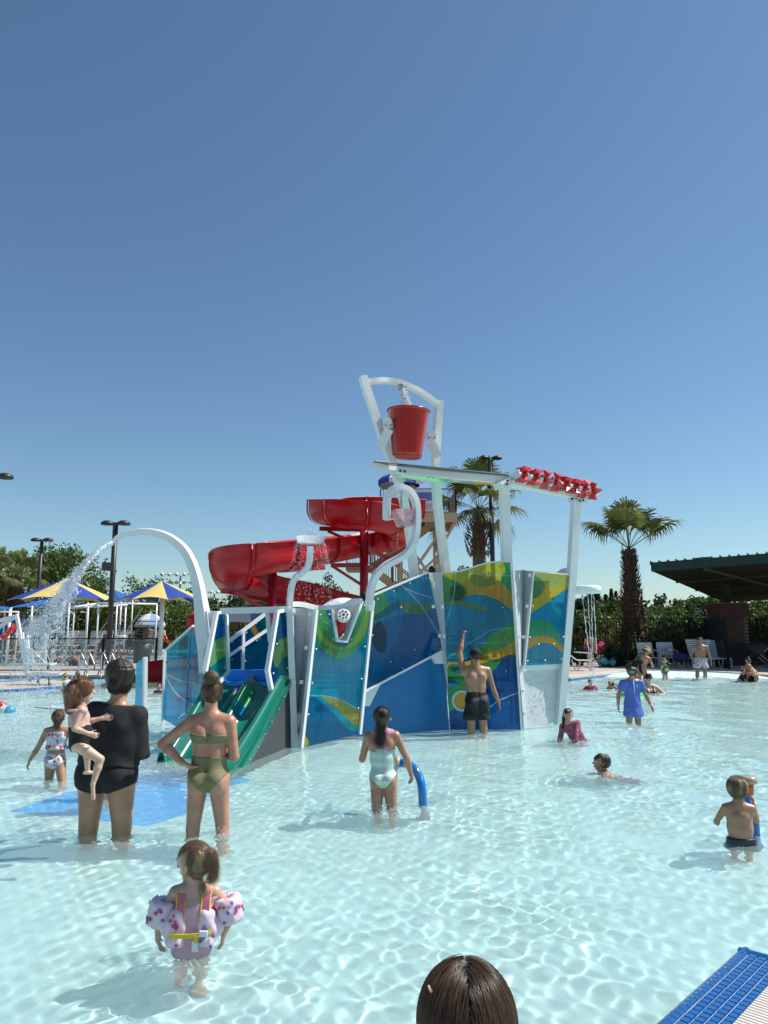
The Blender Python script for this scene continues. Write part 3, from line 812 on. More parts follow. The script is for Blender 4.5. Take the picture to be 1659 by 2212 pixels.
# --- big tipping bucket
c = A('R3', 424, 350, 13.0); M3 = Matrix.Rotation(R(2.5), 3, 'Y') @ Matrix.Rotation(R(1), 3, 'X')
REDB = mat('red_bucket_gelcoat', (.40, .003, .010), .25, coat=.5)
bk = part('tipping_bucket', MB().lathe([(0, -.845), (.245, -.845), (.262, -.85), (.272, -.80), (.375, -.03), (.385, 0), (.40, .0), (.40, .012), (.375, .012), (.26, -.80), (0, -.82)], c, 40, True, M3), PS, REDB)
bk['label'] = 'big red tipping bucket between the two tall posts'
for (x, y, d, s) in ((300, 418, 12.75, -1), (560, 492, 13.3, 1)):
    p = A('R3', x, y, d); h = MB()
    prof = [(-.11, -.13), (.11, -.13)] + [(.11 * cos(a * pi / 6), .11 * sin(a * pi / 6) + .02) for a in range(0, 7)]
    M2 = Matrix.Rotation(R(12 * s), 3, 'Z')
    vs = [p + M2 @ Vector((a, -.09, b)) for a, b in prof] + [p + M2 @ Vector((a, .09, b)) for a, b in prof]; k = len(prof)
    vs = [p + (v - p) * .72 for v in vs]; h.add(vs, [tuple(range(k)), tuple(reversed(range(k, 2 * k)))] + [(i, i + k, (i + 1) % k + k, (i + 1) % k) for i in range(k)])
    h.beam(p + Vector((-.02 * s, 0, -.12)), p + Vector((.12 * s, 0, -.42)), .06, .16)
    o = part('bearing_housing', h, PS, WHITE)
    part('bolt_heads', MB().ball(p + Vector((-.04, -.1, -.07)), .016, 6).ball(p + Vector((.05, -.1, -.07)), .016, 6), o, RUBBER)
# --- P-shaped pipe with a small clear bucket
def ribbon(z, keys, d, w, h, n=6, m=None):
    P = curve_pts([A(z, k[0], k[1], k[2] if len(k) > 2 else d) for k in keys], n)
    return part('curved_pipe', MB().sweep([(-w / 2, -h / 2), (w / 2, -h / 2), (w / 2, h / 2), (-w / 2, h / 2)], P, up=Vector((-.35, 1, .0))), PS, m or WHITE)
ribbon('R2', [(1112, 900), (1112, 830), (1122, 760), (1150, 690), (1205, 632), (1270, 596), (1330, 560), (1372, 500), (1390, 430), (1396, 340), (1388, 250), (1356, 192), (1310, 168), (1262, 172), (1226, 205), (1214, 260), (1214, 355)], 11.6, .085, .17)
CLR = mat_film('clear_pinkish_plastic', (.93, .80, .82), .78, .05)
c = A('R2', 1313, 296, 11.6)
bs = part('clear_bucket', MB().lathe([(.0, -.27), (.11, -.27), (.135, -.24), (.175, -.12), (.20, 0), (.195, 0), (.17, -.12), (.13, -.235), (0, -.26)], c, 8, False, Matrix.Rotation(R(-4), 3, 'Y')), PS, CLR)
bs['label'] = 'small clear bucket hanging in the loop of the white pipe'
part('axle', MB().tube([A('R2', 1222, 345, 11.55), A('R2', 1396, 362, 11.65)], .015, 6), PS, WHITE)
# --- shower dish on its S-pipe
ribbon('R2', [(632, 900), (634, 830), (645, 750), (668, 700), (706, 672), (738, 640), (752, 590), (757, 515)], 11.2, .075, .13)
c = A('R2', 758, 458, 11.2)
part('shower_dish', MB().lathe([(0, -.10), (.17, -.10), (.20, -.08), (.23, .0), (.245, .012), (.22, .0), (.19, -.07), (0, -.085)], c, 28), PS, mat_film('clear_dish', (.85, .88, .9), .6, .06))
# --- arch with the big jet on the left
K = [(664, 128, .35), (688, 108, .55), (730, 78, .72), (800, 62, .8), (880, 57, .85), (965, 72, .9), (1040, 108, .95), (1110, 172, 1.0), (1155, 258, 1.05), (1182, 350, 1.15), (1198, 430, 1.25), (1212, 530, 1.45), (1226, 640, 1.7), (1240, 760, 1.7), (1250, 900, 1.7)]
P = [A('R1', x, y, 11.6 - .25 * i / 14) for i, (x, y, s) in enumerate(K)]
mb = MB(); mb.sweep([(-.06, -.055), (.06, -.055), (.06, .055), (-.06, .055)], curve_pts(P, 4), up=Vector((-.3, 1, 0)), scales=[v.x for v in curve_pts([(k[2], 0, 0) for k in K], 4)])
part('jet_arch', mb, PS, WHITE)['label'] = 'tall white arch pouring the big jet'
part('leg_plate', MB().slab([A('F3', 185, 400, 11.5), A('F3', 262, 330, 11.5), A('F3', 380, 330, 11.3), A('F3', 388, 365, 11.2), A('F3', 262, 960, 11.2), A('F3', 240, 930, 11.3)], .03), PS, GREY_P)
part('leg_edge', MB().beam(A('F3', 262, 330, 11.15), A('F3', 300, 700, 11.15), .035, .05, Vector((0, 1, 0))), PS, WHITE)
# --- slide portal
DK = 1.0
fl = plane('F3', (245, 1055, 10.35), (525, 1050, 11.0), (470, 370, 11.05))
framed('side_shield', fl, [(392, 372), (470, 360), (512, 380), (525, 1050), (372, 1238), (262, 1110), (262, 1050)], (.0, .13, .36), [
    ([(300, 760), (490, 640), (500, 860), (320, 1010)], (.16, .42, .15)), ([(320, 1010), (500, 870), (540, 1060), (380, 1240), (300, 1160)], (.0, .24, .24))],
    [[(440, 345), (384, 352), (248, 1052), (300, 1180)], [(470, 360), (498, 380), (520, 1052), (360, 1255)]], [(456, 410), (466, 688), (478, 1010)], fw=.055, step=3.5)
fr_ = plane('F3', (1005, 1040, 10.45), (1250, 1100, 11.0), (1200, 340, 11.0))
framed('side_shield', fr_, [(1120, 345), (1195, 322), (1230, 345), (1252, 1095), (1080, 1318), (1055, 1300), (1005, 1040)], (.0, .12, .36), [
    ([(1090, 740), (1250, 640), (1250, 880), (1090, 1000)], (.16, .42, .15)), ([(1140, 960), (1250, 880), (1260, 1100), (1130, 1250)], (.0, .24, .24))],
    [[(1195, 320), (1112, 342), (998, 1042), (1052, 1318), (1082, 1318)]], [(1206, 380), (1101, 727), (1213, 678), (1061, 1080), (1228, 1010), (1097, 1232)], fw=.06, step=3.5)
def beamf(a, b, w, h, name='rail', par=None, m=None, up=Vector((0, 0, 1))):
    return part(name, MB().beam(A('F3', *a), A('F3', *b), w, h, up), par or PS, m or WHITE)
beamf((440, 330, 11.0), (1262, 308, 11.0), .12, .09)
beamf((1265, 296, 11.0), (1332, 1960, 10.95), .09, .08, up=Vector((0, 1, 0)))
beamf((1000, 340, 11.1), (1035, 700, 11.1), .07, .06, up=Vector((0, 1, 0)))
hb = MB().sweep([(-.015, -.03), (.015, -.03), (.015, .03), (-.015, .03)], [A('F3', x, y, 11.0) for x, y in [(1000, 350), (1035, 610), (1055, 660), (1020, 760)]], up=Vector((0, 1, 0)))
part('hand_loop', hb, PS, WHITE)
# deck behind the portal
dk = MB(); p = A('F3', 545, 1200, 11.0); q = A('F3', 1012, 1200, 11.0)
dk.box(((p.x + q.x) / 2, 11.75, p.z - .02), (q.x - p.x + .5, 1.5, .07)); part('deck_floor', dk, PS, BLUEDECK)
DZ = p.z
ms = MB(); ms.box(((p.x + q.x) / 2 + .1, 11.35, DZ + .1), (1.0, .1, .16)); part('threshold', ms, PS, BLUEDECK)
# back stair wall seen through the portal
fb = plane('F3', (520, 700, 12.6), (990, 360, 13.2), (520, 1100, 12.6))
ob = framed('panel', fb, [(500, 720), (985, 352), (1010, 352), (1010, 1100), (500, 1130)], (.0, .145, .36), [
    ([(780, 500), (830, 470), (915, 640), (900, 670), (840, 620)], ORANGE), ([(900, 440), (990, 350), (1000, 500), (960, 540)], (.0, .24, .22)),
    ((((520, 1070), (600, 1100), (680, 1110)), 4), WHITE_P), ((((870, 1090), (1000, 1020)), 4), WHITE_P)],
    [[(500, 716), (990, 350)], [(500, 884), (1010, 540)], [(703, 560), (692, 1110)]], [(860, 478), (741, 588), (571, 697), (863, 684), (727, 930), (567, 908)], fw=.05, step=4.5)
# left stair wall
fs_ = plane('R1', (978, 1170, 13.2), (1180, 1090, 11.9), (1000, 770, 13.2))
framed('panel', fs_, [(1000, 768), (1165, 622), (1200, 640), (1232, 900), (1262, 1190), (1100, 1250), (978, 1180)], (.0, .30, .50), [
    ([(1160, 615), (1200, 640), (1215, 700), (1190, 690)], ORANGE), ([(990, 920), (1220, 760), (1260, 1000), (1100, 1200), (975, 1190)], (.0, .22, .46)),
    ((((990, 908), (1080, 950), (1180, 968)), 3), WHITE_P), ((((990, 915), (1060, 1030), (1170, 1105)), 3), WHITE_P), ((((1070, 1175), (1130, 1130), (1220, 1080)), 3), WHITE_P)],
    [[(992, 770), (978, 1240)], [(1000, 768), (1165, 622)]], [(1145, 672), (1032, 820), (1140, 712), (1135, 862), (1120, 1060), (1000, 840)], fw=.035, step=3,
    labelled='blue stair wall at the far left of the structure')
part('panel_rib', MB().beam(A('R1', 1150, 660, 12.3), A('R1', 1130, 1150, 12.3), .09, .05, Vector((0, 1, 0))), PS, mat('cyan_tube', (.02, .42, .6), .3))
fg = plane('R1', (815, 1110, 14.2), (880, 1110, 13.8), (880, 810, 13.8))
framed('gate_panel', fg, [(818, 848), (862, 812), (862, 1200), (806, 1200)], (.0, .26, .5), [], [[(872, 808), (868, 1230)]], [(851, 840), (846, 975)], fw=.09, step=5)
# --- white top edge behind the notch, spray dome, water cannon
part('parapet', MB().sweep([(-.03, -.04), (.03, -.04), (.03, .04), (-.03, .04)], curve_pts([A('R2', x, y, d) for x, y, d in [(634, 862, 11.3), (700, 862, 11.6), (800, 884, 11.9), (880, 884, 11.8), (960, 872, 11.7), (1010, 846, 11.6), (1062, 842, 11.5)]], 4)), PS, WHITE)
part('parapet_wall', MB().slab([A('R2', 884, 890, 11.6), A('R2', 1060, 848, 11.7), A('R2', 970, 1100, 11.7), A('R2', 905, 1100, 11.6)], .02), PS, GREY_P)
dm = MB(); c = A('R2', 900, 858, 11.9)
c = c - Vector((-.05, 0, .07)); dm.lathe([(.0, .07), (.14, .06), (.27, .02), (.34, -.03), (.34, -.07)], c, 24, True, Matrix.Rotation(R(-14), 3, 'Y') @ Matrix.Rotation(R(34), 3, 'X'))
o = part('spray_dome', dm, PS, WHITE)
mb = MB()
for i in range(40):
    a = random.uniform(0, 2 * pi); r = random.uniform(.03, .2); mb.ball(c + (Matrix.Rotation(R(-14), 3, 'Y') @ Matrix.Rotation(R(34), 3, 'X')) @ Vector((r * cos(a), r * sin(a), .070 - r * r * .7)), .007, 5)
part('spray_hole', mb, o, RUBBER)['kind'] = 'stuff'
ca, cb_ = A('R2', 955, 928, 11.15), A('R2', 925, 1040, 11.5)
cn = part('water_cannon', MB().tube([ca, cb_], .085, 20), PS, RED)
ax_ = (ca - cb_).normalized(); Mx = (ax_ + Vector((0, -.6, 0))).normalized().to_track_quat('Z', 'Y').to_matrix()
part('nozzle_plate', MB().lathe([(0, .03), (.085, .03), (.10, .02), (.10, -.04)], ca, 24, False, Mx), cn, WHITE)
mb = MB()
for k in range(7):
    a = k * 2 * pi / 7; mb.lathe([(0, .034), (.016, .034), (.016, .02)], ca + Mx @ Vector((.058 * cos(a), .058 * sin(a), 0)), 8, False, Mx)
mb.lathe([(0, .034), (.022, .034), (.022, .02)], ca, 8, False, Mx); part('nozzle_hole', mb, cn, RUBBER)
part('cannon_grip', MB().tube(curve_pts([A('R2', 905, 985, 11.3), A('R2', 908, 1060, 11.35), A('R2', 935, 1065, 11.2), A('R2', 955, 1040, 11.2)], 5), .012, 6), cn, WHITE)
# red tipping trough at the left of the arch
t0, t1 = A('R1', 1142, 575, 12.6), A('R1', 1225, 618, 12.6)
part('tipping_trough', MB().tube([t0, t1], .17, 4, smooth=False, cap=True), PS, RED)
# small shower ring on the right post
c = A('R4', 1425, 500, 13.9)
part('shower_ring', MB().lathe([(0, .02), (.28, .02), (.31, .0), (.31, -.10), (.28, -.12), (0, -.11)], c, 28, True), PS, mat('mint_shower', (.70, .82, .78), .3))
part('side_ear', MB().slab([A('R4', 1210, 388, 13.7), A('R4', 1245, 362, 13.7), A('R4', 1290, 350, 13.7), A('R4', 1318, 352, 13.7), A('R4', 1318, 400, 13.7)], .02), PS, GREY_P)
# --- interior: decks, stairs, tubes seen through the panels
inn = MB(); inn.box((1.9, 14.1, 1.35), (2.0, 1.5, .08)); part('deck_floor', inn, PS, BLUEDECK)
inn = MB(); inn.box((.1, 13.6, 1.0), (1.9, 1.0, .07)); part('deck_floor', inn, PS, BLUEDECK)
for i in range(5): part('step', MB().box((.55 + .27 * i, 13.25, .28 + .22 * i), (.3, .95, .05)), PS, BLUEDECK)
for a, b, r in [((1.3, 13.2, 1.6), (2.9, 13.2, 1.6), .03), ((1.3, 13.5, .55), (2.3, 13.5, .55), .04), ((.0, 12.9, .62), (1.1, 13.3, .9), .04), ((-1.0, 11.6, .45), (-.5, 12.1, .45), .06), ((-1.0, 11.7, .75), (-.2, 12.4, .75), .03), ((1.6, 13.2, -.4), (1.6, 13.2, 2.2), .05)]:
    part('inner_tube', MB().tube([a, b], r, 8), PS, mat('inner_cyan', (.02, .40, .55), .35))
for c_, s_, z_ in [((2.0, 14.85, 2.0), (2.6, .03, 1.2), 0), ((.0, 13.25, 1.2), (1.6, .03, 2.0), .2)]:
    part('back_wall', MB().box(c_, s_, z_), PS, mat_film('back_sheet', (.03, .35, .5), .4))
# --- double green body slide
tl_, tr_ = Vector((-2.46, 11.05, DZ - .02)), Vector((-1.40, 11.05, DZ - .02))
br_ = O('D', 484, 1668, 0) - Vector((0, .1, .30)); bl_ = O('D', 350, 1642, 0) - Vector((0, .1, .30))
GS = thing('body_slide', 'green double body slide running down into the pool from the white framed gate', 'slide', (-2, 10, -.42))
def trough(w0, w1, name):
    prof = [(0, .26), (.025, .27), (.06, .24), (.09, .10), (.16, .03), (.28, 0), (.38, .03), (.44, .10), (.475, .17), (.50, .19), (.525, .17), (.56, .10), (.62, .03), (.72, 0), (.84, .03), (.91, .10), (.94, .24), (.975, .27), (1, .26), (1.03, .20), (1.03, .02)]
    prof = [(-.03, .02), (-.03, .20)] + prof
    rows = []; n = 26
    for i in range(n + 1):
        t = i / n; zz = (1 - t) ** 1.0
        s_ = t - .06 * sin(2 * pi * t)
        L_ = tl_.lerp(bl_, t); R_ = tr_.lerp(br_, t)
        zoff = .05 * sin(pi * t) * -1 + (.10 * max(0, (t - .85) / .15) ** 2)
        k = 1 - .35 * max(0, (.12 - t) / .12) if t < .12 else 1
        rows.append([L_.lerp(R_, u) + Vector((0, 0, h * 1.15 * k + zoff)) for u, h in prof])
    vs = [v for r in rows for v in r]; m = len(prof)
    fs = [(i * m + j, i * m + j + 1, (i + 1) * m + j + 1, (i + 1) * m + j) for i in range(n) for j in range(m - 1)]
    return MB().add(vs, fs, True)
tro = part('slide_trough', trough(0, 0, 'x'), GS, GREEN_S)
md = tro.modifiers.new('thick', 'SOLIDIFY'); md.thickness = .015; md.offset = -1
rl = MB().sweep([(-.03, -.05), (.03, -.05), (.03, .05), (-.03, .05)], [tr_ + Vector((.05, 0, .10)), tr_.lerp(br_, .5) + Vector((.05, 0, .03)), br_ + Vector((.06, 0, .06))])
sr = part('side_flange', rl, GS, GREEN_S)
bm_ = MB()
for k in range(9):
    t = (k + .5) / 9; bm_.ball(tr_.lerp(br_, t) + Vector((.085, -.01, .09 - .1 * sin(pi * t) * .7)), .013, 6)
part('bolt_heads', bm_, GS, BOLT)
sk = MB().slab([Vector((-1.37, 11.0, DZ)), Vector((-1.32, 10.9, -.42)), br_ + Vector((.1, .1, -.12)), br_ + Vector((.08, .12, .04))], .02)
part('side_skirt', sk, GS, mat('grey_mesh_skirt', (.05, .055, .06), .8, bump=.6, bscale=120))
# ================================================================ big red spiral slide
RS = thing('spiral_slide', 'big red open spiral water slide on red steel columns', 'water slide', (-2, 27, -.3))
KEYS = [(905, 1084, 33.2), (850, 1080, 32.6), (770, 1077, 31.6), (712, 1078, 30.2), (700, 1080, 28.8), (725, 1083, 27.6), (790, 1088, 27.2), (845, 1100, 28.0), (866, 1120, 29.6), (842, 1140, 30.8), (780, 1152, 30.2),
        (700, 1162, 27.2), (610, 1169, 23.8), (540, 1178, 22.6), (500, 1194, 23.2), (507, 1222, 25.4), (575, 1243, 27.0), (680, 1262, 27.4), (780, 1290, 27.2), (868, 1322, 26.2), (885, 1350, 24.8), (820, 1372, 23.8), (600, 1392, 23.6), (450, 1402, 24.2), (332, 1418, 24.4)]
PATH = [at(*k) for k in KEYS]; PATH[-1].z = .62; PATH[-2].z = .85; PATH[-3].z = 1.05
PC = curve_pts(PATH, 12)
def channel(pts, r=.60, wall=.42, n=9):
    prof = [(r + .09, wall), (r + .09, wall - .03), (r, wall - .04)] + [(r * cos(a), -r * .95 * sin(a)) for a in [pi * i / n for i in range(n + 1)]] + [(-r, wall - .04), (-r - .09, wall - .03), (-r - .09, wall)]
    prof = [(a, b - wall) for a, b in prof]
    vs = []; m = len(prof)
    for i, p in enumerate(pts):
        a_ = pts[max(i - 1, 0)]; b_ = pts[min(i + 1, len(pts) - 1)]; t = (b_ - a_); th = Vector((t.x, t.y, 0)).normalized(); s = th.cross(Vector((0, 0, 1)))
        vs += [p + s * u + Vector((0, 0, w)) for u, w in prof]
    fs = [(i * m + j, i * m + j + 1, (i + 1) * m + j + 1, (i + 1) * m + j) for i in range(len(pts) - 1) for j in range(m - 1)]
    return MB().add(vs, fs, True)
seg = 12; i = 0; n_ = 0
while i < len(PC) - 1:
    e = min(i + seg, len(PC) - 1)
    o = part('flume_section', channel(PC[i:e + 1]), RS, RED)
    md = o.modifiers.new('thick', 'SOLIDIFY'); md.thickness = .02
    # joint flange at the end of each section
    if e < len(PC) - 1:
        p = PC[e]; t = (PC[e + 1] - PC[e - 1]); th = Vector((t.x, t.y, 0)).normalized(); s = th.cross(Vector((0, 0, 1)))
        r = .60; pr = [(.63, -.02)] + [(.63 * cos(a), -.42 - .60 * sin(a)) for a in [pi * k / 9 for k in range(10)]] + [(-.63, -.02)]
        fl_ = MB(); k = len(pr)
        vs = [p + s * u * q + Vector((0, 0, w - (.42 if False else 0))) * 1 + th * dz for dz in (-.03, .03) for q in (1, 1.09) for u, w in pr]
        fcs = []
        for j in range(k - 1):
            fcs += [(j, j + 1, k + j + 1, k + j), (2 * k + j, 3 * k + j, 3 * k + j + 1, 2 * k + j + 1), (k + j, k + j + 1, 3 * k + j + 1, 3 * k + j)]
        fl_.add(vs, fcs); part('joint_flange', fl_, o, RED)
    i = e
REDC = mat('red_steel_paint', (.33, .006, .012), .35, var=.1)
def col(px, d, ztop, r=.17, name='support_column'):
    p = at(px, 1300, d); return part(name, MB().tube([Vector((p.x, p.y, -.3)), Vector((p.x, p.y, ztop))], r, 14), RS, REDC)
def strut(a, b, w=.13, h=.16): part('support_arm', MB().beam(at(*a), at(*b), w, h), RS, REDC)
z1 = at(786, 1139, 28.6).z
col(786, 28.8, z1, .165); col(587, 24.4, at(587, 1235, 24.4).z, .15); col(880, 26, at(880, 1335, 26).z, .13)
strut((690, 1142, 28.4), (782, 1144, 28.8)); strut((708, 1147, 28.4), (782, 1180, 28.8), .09, .1)
strut((715, 1221, 28.4), (782, 1221, 28.8)); strut((718, 1223, 28.4), (782, 1264, 28.8), .09, .1); strut((790, 1180, 28.9), (862, 1222, 30)); strut((790, 1238, 28.9), (875, 1183, 30), .1, .1)
strut((478, 1276, 23.4), (585, 1284, 24.4)); strut((505, 1279, 23.4), (585, 1322, 24.4), .09, .1); strut((605, 1232, 24.4), (700, 1226, 26)); strut((520, 1240, 24), (587, 1250, 24.4), .1, .12)
strut((560, 1247, 24.2), (586, 1275, 24.4), .1, .12)

# ================================================================ slide tower
TAN = mat('tan_painted_steel', (.50, .37, .23), .5, var=.12, vscale=1.2)
TAND = mat('tan_deck_planks', (.30, .21, .13), .7, var=.2, vscale=2, stretch=(1, 12, 1))
TW = thing('slide_tower', 'tan steel stair tower with railed platform behind the red spiral slide', 'tower', (1.7, 34, 0))
zf = at(900, 1106, 33).z
def tpart(name, mb, m=TAN, par=None): return part(name, mb, par or TW, m)
xa, xb = at(822, 1110, 33).x, at(985, 1110, 33).x
tpart('platform_floor', MB().box(((xa + xb) / 2, 34.6, zf - .06), (xb - xa, 3.4, .12)), TAND)
for y in (32.9, 36.3): tpart('deck_beam', MB().box(((xa + xb) / 2, y, zf - .26), (xb - xa + .1, .1, .42)))
for x in (xa, xb): tpart('deck_beam', MB().box((x, 34.6, zf - .26), (.1, 3.4, .42)))
for k in range(4): tpart('deck_joist', MB().box((xa + (xb - xa) * (k + .5) / 4, 34.6, zf - .24), (.07, 3.3, .24)))
legs = [(xa + .9, 33.2), (xb - .75, 33.2), (xa + .9, 36), (xb - .75, 36)]
for x, y in legs: tpart('tower_leg', MB().box((x, y, zf / 2 - .1), (.2, .2, zf)))
for (x0, y0), (x1, y1) in (((legs[0]), (legs[1])), ((legs[2]), (legs[3])), ((legs[1]), (legs[3]))):
    for za, zb in ((.8, 3.4), (3.4, 5.9)):
        tpart('cross_brace', MB().beam((x0, y0, za), (x1, y1, zb), .09, .11)); tpart('cross_brace', MB().beam((x0, y0 + .06, zb), (x1, y1 + .06, za), .09, .11))
    tpart('cross_beam', MB().beam((x0, y0, 3.4), (x1, y1, 3.4), .12, .2))
tpart('knee_brace', MB().beam((xb - .75, 33.2, zf - 1.7), (xb + .0, 33.0, zf - .4), .09, .11)); tpart('knee_brace', MB().beam((xb - .75, 33.3, zf - 1.9), (xa + 1.2, 33.3, 3.6), .09, .11))
RAIL = mat('brown_rail', (.20, .14, .10), .5)
def railing(a, b, h=1.05, name='railing', sp=.13, m=RAIL):
    a, b = Vector(a), Vector(b); L = (b - a).length; n = max(2, int(L / sp)); mb = MB(); up = Vector((0, 0, h))
    mb.beam(a + up, b + up, .05, .05); mb.beam(a + up * .1, b + up * .1, .03, .04)
    o = tpart(name, mb, m); bars = MB()
    for i in range(n + 1): bars.beam(a.lerp(b, i / n) + up * .1, a.lerp(b, i / n) + up, .022, .022, Vector((0, 1, 0)))
    q = part('baluster', bars, o, m); q['kind'] = 'stuff'
    for t in (0, .5, 1): part('rail_post', MB().beam(a.lerp(b, t), a.lerp(b, t) + up, .06, .06, Vector((0, 1, 0))), o, m)
railing((xa, 32.95, zf), (xb, 32.95, zf)); railing((xb, 32.95, zf), (xb, 36.3, zf)); railing((xa, 36.3, zf), (xb, 36.3, zf)); railing((xa, 34.4, zf), (xa, 36.3, zf))
# stairs: landing at left, flights to the right
def flight(a, b, w=1.1, n=14):
    a, b = Vector(a), Vector(b); o = None
    for dy in (-w / 2, w / 2):
        tpart('stringer', MB().beam(a + Vector((0, dy, 0)), b + Vector((0, dy, 0)), .06, .3))
    for i in range(n): p = a.lerp(b, (i + .5) / n); tpart('stair_tread', MB().box((p.x, p.y, p.z + .08), (abs(b.x - a.x) / n * 1.15, w, .05)), TAND)
    for dy in (-w / 2, w / 2): railing(a + Vector((0, dy, .1)), b + Vector((0, dy, .1)), .95, 'stair_rail')
l0 = at(755, 1212 + 16, 34.5); l1 = at(800, 1228, 34.5)
tpart('landing', MB().box(((l0.x + l1.x) / 2 + .1, 34.9, l1.z), (l1.x - l0.x + .5, 1.9, .2)), TAND); railing((l0.x - .1, 34.0, l0.z + .1), (l1.x + .2, 34.0, l1.z + .1))
flight((l1.x, 34.4, l1.z), (at(895, 1300, 34.5).x, 34.4, at(895, 1300, 34.5).z))
flight((l1.x, 35.5, l1.z), (xb - .9, 35.5, zf - .2), n=16)
flight((at(790, 1330, 34.5).x, 35.5, at(790, 1335, 34.5).z), (at(895, 1300, 34.5).x, 35.5, at(895, 1290, 34.5).z), n=10)
# banner with its writing
PAPER = mat('banner_vinyl', (.74, .72, .74), .5)
def to_text(name, txt, loc, size, m, par=None, rz=0.0, rx=pi / 2, sx=1.0, spacing=1.0, align='LEFT'):
    cu = bpy.data.curves.new(name, 'FONT'); cu.body = txt; cu.size = size; cu.extrude = .002; cu.space_character = spacing; cu.align_x = align
    o = bpy.data.objects.new(name, cu); COL.objects.link(o); o.rotation_euler = (rx, 0, rz); o.scale = (sx, 1, 1); cu.materials.append(m)
    if par is not None:
        o.parent = par; loc = Vector(loc) - (par.location if par.type == 'EMPTY' else Vector((0, 0, 0)))
    o.location = loc
    bpy.context.view_layer.update()
    me = bpy.data.meshes.new_from_object(o.evaluated_get(bpy.context.evaluated_depsgraph_get()))
    me.materials.clear(); me.materials.append(m)
    q = bpy.data.objects.new(name, me); COL.objects.link(q); q.parent = o.parent; q.location = o.location; q.rotation_euler = o.rotation_euler; q.scale = o.scale
    bpy.data.objects.remove(o); return q
b0 = at(882.5, 1054, 32.85); bw = 3.55 - .9; bz1 = zf + 1.02; bz0 = zf + .02
BN = thing('banner', 'white banner reading AQUATIC CENTER with a painted wave picture on the tower rail', 'banner', (b0.x, 32.85, bz0))
part('banner_cloth', MB().box((b0.x + .55, 32.88, (bz0 + bz1) / 2), (1.1, .02, bz1 - bz0)), BN, PAPER)
aw, ah = 1.0, .38
N_ = 90; vs = []; fs = []; cc = []
for j in range(17):
    for i in range(N_):
        u0, u1, v0, v1 = i / N_, (i + 1) / N_, j / 17, (j + 1) / 17
        o_ = len(vs); vs += [(b0.x + .05 + aw * u, 32.862, bz0 + .48 + ah * v) for u, v in ((u0, v0), (u1, v0), (u1, v1), (u0, v1))]; fs.append((o_, o_ + 1, o_ + 2, o_ + 3))
        s1 = sin(18 * u + 7 * v + 2 * sin(9 * u)); s2 = sin(33 * u - 11 * v + 3 * sin(6 * v + 5 * u))
        c_ = (.02, .04, .10) if s1 < -.2 else ((.12, .18, .45) if s2 > 0 else (.14, .18, .46))
        if u < .22 and (u - .11) ** 2 * 40 + (v - .35) ** 2 < .12: c_ = (.62, .16, .08)
        if u > .55 and s2 > .6: c_ = (.10, .42, .40)
        cc.append(c_)
me = bpy.data.meshes.new('art'); me.from_pydata(vs, [], fs); q = me.attributes.new('print', 'FLOAT_COLOR', 'FACE'); q.data.foreach_set('color', np.array([(*c, 1) for c in cc], np.float32).ravel())
part('wave_picture', me, BN, mat('print_ink', (1, 1, 1), .5, attr='print'))
INK = mat('grey_ink', (.28, .22, .24), .6)
to_text('lettering', 'AQUATIC CENTER', (b0.x + .06, 32.86, bz0 + .16), .27, INK, BN, sx=.47, spacing=1.15)
to_text('lettering', 'FOLSOM, CA', (b0.x + .36, 32.86, bz0 + .03), .085, INK, BN, spacing=1.4)
part('rule', MB().box((b0.x + .68, 32.86, bz0 + .125), (.7, .005, .010)), BN, INK)
p = at(906, 1030, 33.0); o = part('notice_sheet', MB().box((p.x, 33.0, at(906, 1035, 33).z), (.34, .02, .42)), None, PAPER); tag(o, 'blank white notice board sticking up above the banner', 'sign')

# ---- cloth umbrellas
WC = mat('white_canvas', (.72, .74, .76), .7); BC = mat('blue_canvas', (.01, .055, .30), .7); LB = mat('light_blue_canvas', (.16, .30, .52), .7); POLE = mat('pole_aluminium', (.62, .63, .62), .35, .6)
def umbrella(c, r, h, ztop, label, cols, drop=.25, n=8, rot=0.3, group='umbrellas around the pools'):
    c = Vector(c); t = thing('umbrella', label, 'umbrella', c, group)
    part('pole', MB().tube([c, Vector((c.x, c.y, ztop + .08))], .028, 8), t, POLE)
    for k in range(n):
        a0, a1 = rot + 2 * pi * k / n, rot + 2 * pi * (k + 1) / n; vs = []
        for rr, zz in ((.02, 0), (.45, -.16), (.8, -.55), (1.0, -1)):
            for q in (0, .5, 1):
                a = a0 + (a1 - a0) * q; sag = 1 if q != .5 else .93
                vs.append(Vector((c.x + r * rr * sag * cos(a), c.y + r * rr * sag * sin(a), ztop + h * zz)))
        for q in (0, .5, 1):
            a = a0 + (a1 - a0) * q; sag = 1 if q != .5 else .93
            vs.append(Vector((c.x + r * 1.01 * sag * cos(a), c.y + r * 1.01 * sag * sin(a), ztop - h - drop)))
        fs = [(i * 3 + j, i * 3 + j + 1, (i + 1) * 3 + j + 1, (i + 1) * 3 + j) for i in range(4) for j in range(2)]
        part('canopy_gore', MB().add(vs, fs), t, cols[k % len(cols)])
    part('finial', MB().ball((c.x, c.y, ztop + .1), .05), t, WC)
    return t
p = at(862, 1060, 33.6); umbrella((p.x, 33.6, zf), 1.0, .38, at(843, 1022, 33.6).z, 'blue and white umbrella standing on the tower platform', [BC, BC, WC], .22)
